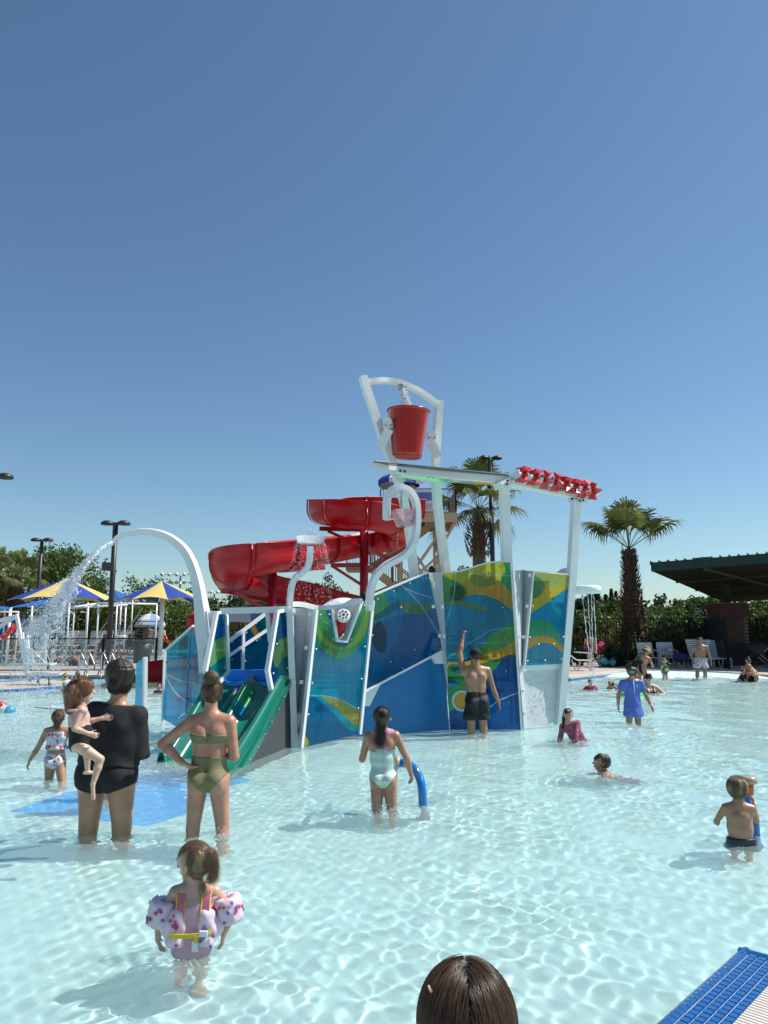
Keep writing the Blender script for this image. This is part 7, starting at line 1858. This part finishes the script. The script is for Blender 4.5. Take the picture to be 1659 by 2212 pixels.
part('goggle_strap', MB().tube([w11.HC(.40 * cos(a), .46 * sin(a), .02) for a in [2 * pi * k / 20 for k in range(21)]], .004, 5), w11.root, MATS['clear_strap'])
part('red_goggles', MB().ball(w11.HC(.15, .36, .42), .022, 8).ball(w11.HC(-.1, .36, .44), .022, 8), w11.root, RED_P)
# 12 -- child hidden behind the woman in black
p = at(245, 1502, 7.6)
w12 = Person('child with a small side bun, only the head showing behind the woman in black', p.x - .05, 7.6, 1.15, 10, 'child', 1.0, head=(0, 0), sk='fair', hair='brown', vox=.010, zf=-.42)
F_ = Field(); F_.ball(w12.HC(-.36, -.30, -.18), .13 * w12.hh, .02); w12.scalp(extra=F_, low=-.3, t=.02); w12.brief(BLACKC)

# 13 -- child's head in the foreground
p = at(1010, 2190, 1.42)
w13 = Person('dark haired child standing closest to the camera, only the crown of the head in view', p.x, 1.42, .975, 2, 'toddler', .9, zf=.11, sk='fair', hair='dark', vox=.0065, head=(0, -6))
w13.garment('dress', cloth('plain_violet', (.2, .12, .3)), ['t'], .012, lambda a, b, c: np.maximum(c - .30, -.2 - c))
F_ = Field()
for q in (-1, 1): F_.cone(w13.HC(.26 * q, -.10, .0), w13.HC(.44 * q, -.12, -.95), .17 * w13.hh, .13 * w13.hh, k=.03)
F_.cone(w13.HC(0, -.30, .0), w13.HC(0, -.34, -.95), .22 * w13.hh, .16 * w13.hh, k=.03)
w13.scalp(extra=F_, low=-.6, t=.03, hairline=.3)
comb(w13, (0, -1, 0), 9000, 'dark', .00034, 18, hang=.20, low=-.1, frizz=.03, lift=.09)
rng = np.random.default_rng(8); S = []
for i in range(160):
    a = rng.uniform(0, 2 * pi); u0 = rng.uniform(.3, 1); b_ = np.array(w13.HC(.40 * cos(a) * u0, .30 * sin(a) * u0 - .05, .13 + .42 * math.sqrt(max(0, 1 - u0 ** 2 * .9)))); d = np.array([cos(a) * .03, sin(a) * .02, .012 + .02 * rng.random()]) * rng.uniform(.3, 1.1)
    S.append(np.array([b_ + d * u + np.array([.004 * sin(u * 5 + i), 0, -.02 * u * u]) for u in np.linspace(0, 1, 7)]))
comb(w13, (0, -1, 0), 3600, 'brown', .00030, 28, hang=.22, low=-.1, frizz=.06, lift=.12)
strands('stray_strands', S, 'brown', .00022, w13.hairobj)
part('hair_tie', MB().lathe([(.005, -.002), (.007, 0), (.005, .002)], w13.HC(-.33, -.30, .46), 12, True, Matrix.Rotation(R(60), 3, 'Y')), w13.root, cloth('cream_tie', (.55, .48, .36)))

# ---- farther bathers
def hat(p, r=.30, m=None, nm='sun_hat', crown=.40, tilt=0):
    Mx = Matrix((p.hr, p.hf, p.hu)).transposed() @ Matrix.Rotation(R(tilt), 3, 'X')
    part(nm, MB().lathe([(0, .62 * p.hh), (crown * p.hh * .8, .60 * p.hh), (crown * p.hh, .48 * p.hh), (crown * p.hh * 1.05, .22 * p.hh), (r * p.hh / .3 * .62, .14 * p.hh), (r * p.hh / .3 * .66, .10 * p.hh)], p.hc, 18, True, Mx), p.root, m)
def shades(p):
    for q in (-1, 1): part('sunglass_lens', MB().ball(p.HC(.15 * q, .44, .03), .10 * p.hh, 8, (1, .6, .8)), p.root, RUBBER)
STRAW = mat('straw_hat', (.42, .30, .15), .8, var=.15, vscale=40)
bx, by = XY(1345, 1474)
b1 = Person('woman in straw sun hat, green top and black shorts bending far forward', bx - .1, 22.3, 1.66, 100, 'woman', 1.0, lean=(0, 1.05), zf=-.35, aL=((-.1, .1, -1), (0, .1, -1), (0, .1, -1)), aR=((.12, .1, -1), (0, .15, -1), (0, .1, -1)), head=(0, -12), sk='tan', hair='dark', L=((-.05, .12, -1), (0, -.1, -1)), Rr=((.08, .25, -1), (0, .05, -1)))
b1.band(cloth('green_top', (.02, .10, .05)), .17, .225, grow=.01); b1.shorts(BLACKC, .13, .3, .012, 1.1); b1.scalp(t=.03, low=-.4); hat(b1, .34, STRAW)
b2 = Person('bather with sunglasses on a pink headband just behind the girl in blue', at(1384, 1400, 22.8).x, 22.8, 1.5, 190, 'woman', .95, lean=(-.2, .1), zf=-.4, aL=((-.3, .3, -.9), (.3, .6, .5), (0, .3, 1)), aR=((.25, .1, -1), (0, .2, -1), (0, 0, -1)), head=(-10, -5), sk='red', hair='dark')
b2.band(cloth('pink_top2', (.45, .16, .16)), .16, .23, grow=.012); b2.brief(BLACKC); b2.scalp(t=.03); shades(b2)
x, y = XY(1402, 1496)
b3 = Person('woman in black bucket hat and sunglasses sunk to her chest in the water', x, y, 1.62, 186, 'woman', 1.35, pz=-.30, aL=((-.6, .3, -.6), (0, .8, -.4), (0, 1, 0)), aR=((.6, .3, -.6), (0, .8, -.4), (0, 1, 0)), sk='pale', hair='dark', head=(5, -3), L=((-.3, .9, -.1), (0, -.3, -1)), Rr=((.3, .9, -.1), (0, -.3, -1)))
b3.garment('swimsuit', BLACKC, ['t'], .012, lambda a, b, c: np.maximum(c - .31, np.where(c > .20, .022 - np.abs(np.abs(a) - .05), -1.) * -1. - .0 if False else np.where(c > .205, np.abs(np.abs(a) - .052) - .014, -1.))); b3.scalp(t=.03, low=-.45); hat(b3, .27, BLACKC, 'bucket_hat', tilt=-4); shades(b3)
c = on(1385, 1502, .02); RG = tag(part('swim_ring', MB().lathe([(.22 + .07 * cos(a), .07 * sin(a)) for a in [2 * pi * k / 12 for k in range(13)]], c + Vector((-.2, .1, 0)), 24), None, mat('lime_vinyl', (.10, .55, .10), .25)), 'bright green swim ring floating beside the girl in blue', 'swim ring')
x, y = XY(1279, 1490)
b4 = Person('small boy in red shirt up to his shoulders near the shower streams', x, y, 1.15, 200, 'child', 1.0, pz=-.24, lean=(.1, .15), sk='fair', hair='sandy', head=(-10, 0), L=((-.3, .9, -.1), (0, -.3, -1)), Rr=((.3, .9, -.1), (0, -.3, -1)), aL=((-.5, .5, -.5), (0, .8, -.4), (0, 1, 0)), aR=((.5, .3, -.5), (0, .8, -.4), (0, 1, 0)))
b4.garment('rash_shirt', cloth('red_shirt', (.50, .02, .06)), ['t', 'a1', 'a-1'], .014, lambda a, b, c: c - .31); b4.scalp(t=.03)
x, y = XY(1335, 1487)
b5 = Person('boy in black shirt swimming in front of the bending woman', x, y, 1.2, 240, 'child', 1.0, pz=-.22, lean=(0, 1.1), sk='red', hair='brown', head=(20, 35), roll=15, L=((-.1, -1, -.1), (0, -1, 0)), Rr=((.1, -1, -.1), (0, -1, 0)), aL=((-.3, .9, -.1), (0, 1, -.3), (0, 1, 0)), aR=((.5, .3, -.3), (0, .8, -.4), (0, 1, 0)))
b5.garment('rash_shirt', BLACKC, ['t', 'a1', 'a-1'], .014, lambda a, b, c: c - .31); b5.scalp(t=.03)
x, y = XY(1437, 1468)
b6 = Person('toddler in green and yellow swimsuit with yellow goggles strap at the beach edge', x, y, .92, 175, 'toddler', .95, zf=-.2, sk='fair', hair='blond', head=(20, 0))
b6.garment('swimsuit', print_mat('green_yellow', (.02, .16, .12), [(.62, .52, .04)], 7, .6), ['t'], .012, lambda a, b, c: np.maximum(c - .30, (-.06 + .8 * np.abs(a)) - c)); b6.scalp(t=.04, low=-.5)
part('goggles', MB().tube([b6.HC(.43 * cos(a), .46 * sin(a), .05) for a in [2 * pi * k / 16 for k in range(17)]], .014, 5), b6.root, YD); part('snorkel_strap', MB().beam(b6.HC(-.3, -.2, -.1), b6.HC(-1.1, -.2, -.45), .05, .02), b6.root, YD)
x, y = XY(1516, 1469)
b7 = Person('stocky shirtless young man in floral trunks walking into the water', x, y, 1.56, 188, 'man', 1.18, zf=-.18, aL=((-.25, .05, -1), (-.2, .1, -1), (0, .1, -1)), aR=((.22, -.05, -1), (-.05, .45, -.85), (0, .5, -.7)), sk='brown', hair='black', head=(-42, 0), L=((-.05, .12, -1), (0, -.1, -1)), Rr=((.07, -.12, -1), (.05, -.15, -1)))
b7.shorts(print_mat('hawaiian', (.66, .60, .62), [(.62, .05, .16), (.02, .22, .20), (.60, .20, .12)], 11, .5), .055, .72, .015, 1.3, folds=.004); b7.scalp(t=.03)
x, y = XY(1588, 1468)
b8 = Person('woman with topknot sitting in the shallows hugging her knees', x, 24.2, 1.62, 170, 'woman', .95, pz=.02, lean=(-.1, .45), sk='red', hair='dark', head=(10, -10), L=((-.25, .75, .75), (0, .25, -1)), Rr=((.2, .75, .75), (0, .25, -1)), aL=((-.1, .8, -.5), (.5, .6, -.2), (.9, 0, 0)), aR=((.1, .8, -.5), (-.5, .6, -.2), (-.9, 0, 0)))
b8.band(BLACKC, .15, .24, grow=.012); b8.brief(BLACKC); F_ = Field(); F_.ball(b8.HC(0, -.1, .6), .15 * b8.hh, .02); b8.scalp(extra=F_, t=.03); shades(b8)
b9 = Person('short-haired child sitting hunched beside the woman with the topknot', at(1620, 1400, 24.0).x, 24.0, 1.3, 215, 'child', 1.05, pz=.02, lean=(.1, .6), sk='red', hair='blond', head=(0, -20), L=((-.25, .75, .65), (0, .25, -1)), Rr=((.2, .75, .65), (0, .25, -1)), aL=((-.1, .8, -.3), (.3, .5, .5), (0, 0, 1)), aR=((.1, .8, -.3), (-.3, .5, .5), (0, 0, 1)))
b9.shorts(BLACKC); b9.scalp(t=.03)
b10 = Person('tanned person walking on the deck behind the shower streams', at(1274, 1400, 30).x, 30, 1.42, 20, 'child', 1.05, zf=.12, sk='tan', hair='dark', L=((-.05, .25, -1), (0, 0, -1)), Rr=((.05, -.3, -1), (0, -.35, -1)), aL=((-.2, .3, -.8), (.1, .7, .6), (0, 0, 1)))
b10.shorts(cloth('dark_red_trunks', (.10, .02, .03))); b10.scalp(t=.03)
# on the structure
o1 = Person('child in bright orange shirt standing behind the yellow panel on the structure', at(1059, 1250, 13.25).x, 13.25, 1.15, 30, 'child', 1.05, zf=1.42, sk='tan', hair='dark')
o1.garment('t_shirt', cloth('orange', (.80, .14, .01)), ['t', 'a1', 'a-1'], .02, lambda a, b, c: np.maximum(c - .30, -.05 - c)); o1.shorts(cloth('navy', (.02, .03, .10))); o1.scalp(t=.03)
for (px, py, d, lab) in ((933, 1224, 13.6, 'dark curly head peeping over the structure beside the right tall post'), (785, 1281, 12.6, 'dark haired head just right of the spray dome'), (646, 1307, 12.2, 'brown haired head peeping over the parapet left of the spray dome')):
    c = at(px, py, d); q = Person(lab, c.x, d, 1.1, 0, 'child', 1.0, pz=c.z - .50, sk='brown', hair='black' if px > 700 else 'brown', vox=.018); q.scalp(t=.04); q.shorts(BLACKC)
# ---- left side of the pools
k1 = Person('swimmer child with goggles band over dark cap stooping on the pool peninsula edge', at(158, 1465, 19.8).x, 19.8, 1.2, 285, 'child', 1.0, pz=.30 - .42 + .12, lean=(0, .6), sk='tan', hair='black', head=(0, -25), aL=((0, .3, -1), (0, .1, -1), (0, 0, -1)), aR=((0, .3, -1), (0, .1, -1), (0, 0, -1)))
k1.garment('swimsuit', cloth('pale_green', (.50, .58, .50)), ['t'], .012, lambda a, b, c: c - .29); k1.scalp(t=.03); part('goggle_strap', MB().tube([k1.HC(.43 * cos(a), .46 * sin(a), .12) for a in [2 * pi * k / 16 for k in range(17)]], .016, 5), k1.root, YD)
x, y = XY(344, 1496)
k2 = Person('child in dark purple swim vest glimpsed between the blue panels', x, y, 1.1, 200, 'child', 1.0, pz=-.28, sk='tan', hair='brown'); k2.garment('swim_vest', print_mat('purple_vest', (.03, .012, .06), [(.35, .02, .16)], 8, .5), ['t', 'a1', 'a-1'], .02, lambda a, b, c: c - .30); k2.scalp(t=.03)
g1 = Person('lifeguard in yellow shirt and red cap with a rescue tube by the far umbrella', at(346, 1400, 50).x, 50, 1.72, 180, 'man', 1.0, zf=.1, sk='tan', hair='dark')
g1.garment('t_shirt', cloth('pale_yellow', (.66, .62, .30)), ['t', 'a1', 'a-1'], .03, lambda a, b, c: np.maximum(c - .30, -.03 - c)); g1.shorts(cloth('red_shorts', (.45, .01, .03))); g1.scalp(t=.03); hat(g1, .2, RED_P, 'cap')
part('rescue_tube', MB().tube([g1.T_(.10, -.2, .1), g1.T_(-.15, -.32, .12)], .09, 8), g1.root, RED_P)
g2 = Person('dark haired man in brown shirt standing beside the umbrella pole', at(319, 1400, 51).x, 51, 1.8, 150, 'man', 1.1, zf=.1, sk='tan', hair='black'); g2.garment('t_shirt', cloth('dusty_brown', (.20, .13, .11)), ['t', 'a1', 'a-1'], .03, lambda a, b, c: np.maximum(c - .30, -.03 - c)); g2.shorts(cloth('grey_shorts', (.12, .12, .13))); g2.scalp(t=.03)
g3 = Person('lifeguard in cap and pale yellow shirt on the slide tower platform', at(888, 1080, 34).x, 34, 1.72, 60, 'man', 1.0, zf=zf, sk='tan', hair='dark'); g3.garment('t_shirt', cloth('pale_yellow', (0, 0, 0)), ['t', 'a1', 'a-1'], .03, lambda a, b, c: np.maximum(c - .30, -.03 - c)); g3.shorts(cloth('red_shorts', (0, 0, 0))); g3.scalp(t=.03); hat(g3, .2, cloth('pinkish_cap', (.45, .32, .30)), 'cap')
g4 = Person('person in dark red near the slide entrance on the tower platform', at(869, 1090, 34.6).x, 34.6, 1.5, 0, 'child', 1.0, zf=zf, sk='brown', hair='black'); g4.garment('t_shirt', cloth('dark_red', (.16, .01, .02)), ['t', 'a1', 'a-1', 'l1', 'l-1'], .03, lambda a, b, c: np.maximum(c - .30, -.2 - c)); g4.scalp(t=.03)
# swimmers in the far pool
far_sw = [(161, 1411, 34, 'woman', 1.25, 'red', 'dark', 'heavy-set woman with sunglasses resting her arms in the far pool behind the handrails', BLACKC, 180), (196, 1416, 34.5, 'man', 1.2, 'brown', 'black', 'bather in black shirt in the far pool between the handrails', BLACKC, 60), (123, 1416, 35, 'woman', 1.0, 'tan', 'sandy', 'bather behind the spray in the far pool', BLACKC, 120), (96, 1412, 37, 'child', 1, 'red', 'brown', 'child with orange armbands in the far pool', cloth('orange', (0, 0, 0)), 170),
          (30, 1414, 36, 'child', 1, 'tan', 'brown', 'child in the far pool left of the pool lift', cloth('pink_top2', (0, 0, 0)), 170), (241, 1412, 35.5, 'woman', 1, 'tan', 'dark', 'bather in the far pool just right of the handrails', BLACKC, 200), (253, 1409, 38, 'child', 1, 'red', 'brown', 'child bathing in the far pool near the bin, pinkish shoulders', cloth('pink_top2', (0, 0, 0)), 160), (268, 1417, 33, 'man', 1.1, 'tan', 'black', 'dark haired man reclining at the far pool edge next to the bin', BLACKC, 240)]
for (px, py, d, kd, ft, s_, hr_, lab, m_, fc) in far_sw:
    c = at(px, py, d); q = Person(lab, c.x, d, {'child': 1.2}.get(kd, 1.62), fc, kd, ft, pz=-.12, sk=s_, hair=hr_, lean=(random.uniform(-.1, .1), .15), aL=((-.5, .4, -.3), (.5, .3, .3), (0, .5, .5)), aR=((.5, .3, -.5), (0, .8, -.2), (0, 1, 0)), L=((-.3, .8, -.5), (0, 0, -1)), Rr=((.3, .8, -.5), (0, 0, -1)), grp=None)
    q.garment('swimsuit', m_, ['t'], .02, lambda a, b, c: c - .26); q.scalp(t=.05)
    if fc == 180: shades(q)
for (px, d, lab, s_, m_) in ((282, 44, 'person sitting slumped on a deck chair left of the umbrella pole', 'brown', BLACKC), (340, 48, 'person in red sitting at the feet of the yellow-shirted lifeguard', 'tan', cloth('red_shirt', (0, 0, 0))), (383, 44, 'person sitting behind the blue stair wall edge', 'tan', cloth('grey_shorts', (0, 0, 0))), (228, 44, 'sitting person with dark hair on the loungers behind the handrails', 'tan', BLACKC)):
    q = Person(lab, at(px, 1400, d).x, d, 1.6, random.choice((150, 200)), 'woman', 1.0, pz=.55, sk=s_, hair='black', lean=(0, .25), L=((-.1, 1, .0), (0, .1, -1)), Rr=((.1, 1, .0), (0, .1, -1)), aL=((-.1, .5, -.8), (.2, .8, .1), (0, 1, 0)), aR=((.1, .5, -.8), (-.2, .8, .1), (0, 1, 0)))
    q.garment('t_shirt', m_, ['t', 'a1', 'a-1'], .02, lambda a, b, c: c - .29); q.scalp(t=.05)
    part('stool', MB().box((q.P.x, q.P.y + .1, .28), (.5, .4, .36)), q.root, BLK) if False else None
# ================================================================ falling water
WD = mat_drops('moving_water', .50); WD2 = mat_drops('thin_water', .72)
def drops(name, lab, P, r, cat='water', sq=None, m=None):
    """P: (n, 3) positions, r: radii -> many tiny beads of water in one object"""
    P = np.asarray(P, float); n = len(P); r = np.asarray(r)[:, None]
    base = np.array([(0, 0, 1), (1, 0, 0), (0, 1, 0), (-1, 0, 0), (0, -1, 0), (0, 0, -1)], float)
    if sq is not None: base = base * sq
    V = (P[:, None, :] + base[None] * r[:, :, None]).reshape(-1, 3)
    t = np.array([(0, 1, 2), (0, 2, 3), (0, 3, 4), (0, 4, 1), (5, 2, 1), (5, 3, 2), (5, 4, 3), (5, 1, 4)])
    Q = (t[None] + (np.arange(n) * 6)[:, None, None]).reshape(-1, 3)
    o = part(name, np_mesh(name, V, Q, True), None, m or WD); return tag(o, lab, cat, kind='stuff')
rg = np.random.default_rng(12)
# big jet from the arch: a twisting sheet that tears into drops
J = [Vector((v.x, v.y, v.z)) for v in curve_pts([A('R1', 668, 125, 11.5), A('R1', 610, 155, 11.35), A('R1', 545, 215, 11.2), A('R1', 470, 300, 11.05), A('R1', 405, 400, 10.9), A('R1', 345, 500, 10.8), A('R1', 290, 610, 10.7), A('R1', 235, 740, 10.6)], 8)]
mb = MB(); wd = [.045, .05, .10, .17, .20, .24, .30, .22]; F = Field(); fr = mb.frames(J)
n = len(J)
for i in range(0, n - 1):
    u = i / (n - 1); w_ = np.interp(u * 7, range(8), wd) * .5
    for k in range(5):
        if u > .55 and rg.random() < (u - .5) * 1.1: continue
        o_ = (k - 2) / 2 * w_; a = J[i] + fr[i][3] * o_ + Vector((0, 0, .0)) ; b = J[i + 1] + fr[i + 1][3] * (o_ * 1.03)
        jit = Vector(rg.normal(size=3) * .018 * (u ** 1.2) * 2); r_ = .016 + .012 * rg.random()
        F.cone(a + jit, b + jit, r_, r_ * .9, k=.03)
me = F.mesh('jet', .014, 0, None, lambda X, Y, Z: .008 * np.sin(X * 70 + Z * 50 + 3 * np.sin(Z * 31)) * np.sin(Y * 90 + Z * 60))
o = tag(part('water_jet', me, None, WD), 'thick jet of water pouring from the tall white arch', 'water jet')
SEG = []
for i in range(150):
    u = rg.beta(5, 2.2); j = min(int(u * (n - 1)), n - 2); w_ = np.interp(u * 7, range(8), wd); c = J[j].lerp(J[j + 1], rg.random()) + fr[j][3] * rg.normal() * w_ * .7 + Vector(rg.normal(size=3) * .05 * u)
    d = Vector((rg.normal(), rg.normal() * .5, rg.normal() - .6)).normalized() * rg.uniform(.04, .16); SEG.append((c, c + d * .5 + Vector(rg.normal(size=3) * .02), c + d))
mb = MB()
for a, b, c in SEG: mb.tube([a, b, c], rg.uniform(.003, .008), 5)
tag(part('water_threads', mb, None, WD), 'torn threads of water around the falling jet', 'water', kind='stuff')
N_ = 6500; u = rg.beta(3.2, 1.1, N_) * 1.35; P = []
for t in u:
    if t <= 1: j = min(int(t * (n - 1)), n - 2); c = np.array(J[j]); s_ = np.interp(t * 7, range(8), wd) * (.16 + .42 * t)
    else: c = np.array(J[-1]) + np.array([-.25 * (t - 1), 0, -(t - 1) * 3.2]); s_ = .20 + .4 * (t - 1)
    P.append(c + rg.normal(size=3) * [s_, s_ * .8, s_ * .8])
P = np.array(P); P = P[P[:, 2] > .01]
drops('spray_drops', 'cloud of drops under the big falling jet', P, rg.uniform(.003, .009, len(P)) * rg.choice([1, 1, 1.6], len(P)), 'spray')
e_ = J[-1]; SPLASH.append((e_.x - .05, e_.y - .1, .8, .018))
c0 = np.array([e_.x - .1, e_.y - .2, 0]); M_ = 2200; a = rg.uniform(0, 2 * pi, M_); rr = np.abs(rg.normal(0, .55, M_)); P = np.stack([c0[0] + rr * np.cos(a), c0[1] + rr * np.sin(a), np.abs(rg.normal(0, .22, M_)) * np.exp(-rr) + .01], -1)
drops('splash_drops', 'splash where the big jet hits the pool', P, rg.uniform(.003, .009, M_), 'splash')
# bucket filler, clear bucket filler, dish shower
def fall(lab, a, b, w0, w1, n, r, name='water_stream', drift=0):
    a, b = np.array(a), np.array(b); t = rg.random(n) ** .8; s = (w0 + (w1 - w0) * t)[:, None]
    P = a + (b - a) * t[:, None] + rg.normal(size=(n, 3)) * s * [1, 1, .3]; P[:, 0] += drift * t * t
    return drops(name, lab, P, rg.uniform(.5, 1.2, n) * r, 'water stream', sq=np.array([1, 1, 1.8]))
fall('water falling from the top arch into the red bucket', A('R3', 388, 205, 13.2), A('R3', 425, 345, 13.05), .015, .045, 700, .012)
fall('thin stream falling into the small clear bucket', A('R2', 1302, 185, 11.6), A('R2', 1300, 395, 11.6), .006, .012, 260, .009)
fall('drips falling out of the small clear bucket', A('R2', 1282, 410, 11.6), A('R2', 1278, 520, 11.6), .004, .008, 22, .007)
c = A('R2', 758, 470, 11.2); P = []; r_ = []
for k in range(30):
    a = 2 * pi * k / 30; v0 = rg.uniform(.6, 1.1); m_ = 46
    for t in np.sort(rg.random(m_)) ** .75:
        tt = t * .58; P.append([c.x + (.20 + .36 * tt * v0) * cos(a) + rg.normal() * .006 * (1 + 3 * t), c.y + (.20 + .36 * tt * v0) * sin(a), c.z - .04 - 4.9 * tt * tt * .72 - .25 * tt]); r_.append(rg.uniform(.002, .0046))
drops('shower_drops', 'threads of drops falling all round from the clear shower dish', P, r_, 'water stream', sq=np.array([1, 1, 2.4]))
P = c + Vector((0, 0, .03)); mb = MB()
for k in range(14): a = rg.uniform(0, 6.3); mb.tube([P, P + Vector((.03 * cos(a), .03 * sin(a), rg.uniform(.05, .13))), P + Vector((.07 * cos(a), .07 * sin(a), rg.uniform(.0, .08)))], .008, 5)
tag(part('water_bubble', mb, None, WD), 'small fountain bubbling on top of the shower dish', 'water')
# shower ring streams on the right
for k, (x0, x1) in enumerate(((1408, 1462), (1452, 1480), (1482, 1492), (1497, 1522))):
    a, b = A('R4', x0, 530, 13.9), A('R4', x1, 1010, 13.9); b = a.lerp(b, 1.0); nn = 26; mb = MB()
    pts = [a.lerp(b, i / nn) + Vector((rg.normal() * .004, rg.normal() * .004, 0)) for i in range(nn + 1)]
    mb.tube(pts, .0075, 5, scales=[rg.uniform(.5, 1.5) for _ in pts]); o = part('water_stream', mb, None, WD); tag(o, ['leftmost', 'second', 'third', 'rightmost'][k] + ' of the four thin streams falling from the round shower ring', 'water stream')
    fall(['leftmost', 'second', 'third', 'rightmost'][k] + ' trail of broken drops below the shower ring', b, Vector((b.x + .06, b.y, .02)), .008, .05, 70, .008, 'falling_drops')
    SPLASH.append((b.x + .06, b.y, .12, .01))
# water running off the slide end, foam at the feet of the structure and bathers
def foam(lab, cx, cy, rx, ry, n, r=.006, h=.03):
    a = rg.uniform(0, 2 * pi, n); q = np.sqrt(rg.random(n)); P = np.stack([cx + rx * q * np.cos(a), cy + ry * q * np.sin(a), np.abs(rg.normal(0, h, n)) + .003], -1)
    drops('foam', lab, P, rg.uniform(.4, 1.2, n) * r, 'foam')
m_ = (br_ + bl_) / 2; foam('foam where the green slide meets the water', m_.x, m_.y - .15, .6, .25, 900)
SPLASH.append((m_.x, m_.y - .2, .5, .014))
foam('small splash round the legs of the girl at the blue pipe', w5.P.x + .1, w5.P.y - .05, .22, .15, 420, .006, .05)
foam('small splash round the walking legs of the woman in olive', w3.P.x + .22, w3.P.y - .12, .20, .12, 260, .005, .03)
foam('splash around the swimming boy', w8.P.x - .1, w8.P.y, .5, .25, 600, .006, .02)
foam('foam ring round the girl in the pink rash guard', w7.P.x - .05, w7.P.y - .1, .4, .25, 600, .006, .02)
foam('splash at the feet of the man in floral trunks', b7.P.x + .2, b7.P.y - .2, .6, .25, 700, .013, .07)
foam('white churned patch behind the pink rash guard girl', on(1290, 1568).x, on(1290, 1568).y, .7, .45, 900, .008, .02)
for (x0, y0), (x1, y1) in ((((700, 1680)), ((1050, 1612))), (((1055, 1600)), ((1590, 1572)))):
    a, b = O('R2', x0, y0), O('R2', x1, y1); nn = 900; t = rg.random(nn); P = np.array(a)[None] * (1 - t[:, None]) + np.array(b)[None] * t[:, None] + rg.normal(size=(nn, 3)) * [.02, .07, .0]; P[:, 2] = np.abs(rg.normal(0, .012, nn)) + .004; P[:, 1] -= .04
    drops('foam', 'foam line along the foot of the blue wall' if x0 > 800 else 'foam line along the foot of the notched panel', P, rg.uniform(.003, .008, nn), 'foam')
a, b = O('R4', 394, 1565), O('R4', 1250, 1535); nn = 1300; t = rg.random(nn); P = np.array(a)[None] * (1 - t[:, None]) + np.array(b)[None] * t[:, None] + rg.normal(size=(nn, 3)) * [.02, .07, .0]; P[:, 2] = np.abs(rg.normal(0, .015, nn)) + .004; P[:, 1] -= .06
drops('foam', 'foam line along the foot of the wave-printed wall', P, rg.uniform(.003, .008, nn), 'foam')
sq_ = thing('x', 'x', 'x') if False else None
c = on(1600, 1700, .3); c = A('C4', 1490, 1000, dq); fall('fine drops rising and falling over the spray post', c + Vector((0, 0, .45)), c, .012, .02, 60, .004, 'spray_drops', -.02)
for p_ in (w1, w3, w4, w5, w6, w9, w10, w11, b7, b6): 
    for (Hj, K, An) in p_.legs:
        if Hj.z > 0 > An.z:
            t = Hj.z / (Hj.z - An.z); c = Hj.lerp(An, t); SPLASH.append((c.x, c.y, .16 * p_.H / 1.6 + .06, .011))
SPLASH += [(w8.P.x - .1, w8.P.y, .4, .014), (w7.P.x, w7.P.y, .35, .014), (w5.P.x + .1, w5.P.y, .25, .012), (w4.P.x, w4.P.y, .22, .009), (sp.location.x, sp.location.y, .1, .006), (w10.P.x, w10.P.y, .2, .006)]
# ================================================================ water surface (last: it knows what stands in it)
rows = [1.4]
while rows[-1] < 46: rows.append(rows[-1] + max(.0105, min(.14, rows[-1] * .0034)))
rows = np.array(rows); cols = np.linspace(-.85, .95, 1230)
Yw, Tw = np.meshgrid(rows, cols, indexing='ij'); Xw = Tw * Yw
Zw = wave_height(Xw, Yw) * (.92 + .12 * np.clip((Yw - 5) / 9, 0, 1) + 3.2 * np.clip((Yw - 29) / 2, 0, 1)) + splash_height(Xw, Yw)
n, m = Xw.shape; ix = np.arange(n * m).reshape(n, m)
me = np_mesh('water', np.stack([Xw, Yw, Zw], -1).reshape(-1, 3), np.stack([ix[:-1, :-1], ix[:-1, 1:], ix[1:, 1:], ix[1:, :-1]], -1).reshape(-1, 4))
wm = bpy.data.materials.new('pool_water'); wm.use_nodes = True; nt = wm.node_tree; nt.nodes.clear()
o_ = nt.nodes.new('ShaderNodeOutputMaterial'); gl = nt.nodes.new('ShaderNodeBsdfGlass')
gl.inputs['Roughness'].default_value = 0; gl.inputs['IOR'].default_value = 1.333; gl.inputs['Color'].default_value = (.90, .985, .985, 1)
df = nt.nodes.new('ShaderNodeBsdfDiffuse'); df.inputs['Color'].default_value = (.66, .84, .84, 1); mx = nt.nodes.new('ShaderNodeMixShader'); mx.inputs[0].default_value = .14
nt.links.new(gl.outputs[0], mx.inputs[1]); nt.links.new(df.outputs[0], mx.inputs[2]); nt.links.new(mx.outputs[0], o_.inputs[0]); me.materials.append(wm)
wo = tag(part('pool_water', me), kind='structure'); wo.cycles.is_caustics_caster = True
bpy.context.view_layer.update()
for o in sc.objects:
    if o.type in ('MESH', 'CURVES') and o is not wo:
        zs = [(o.matrix_world @ Vector(c)).z for c in o.bound_box]
        if min(zs) < .06: o.cycles.is_caustics_receiver = True
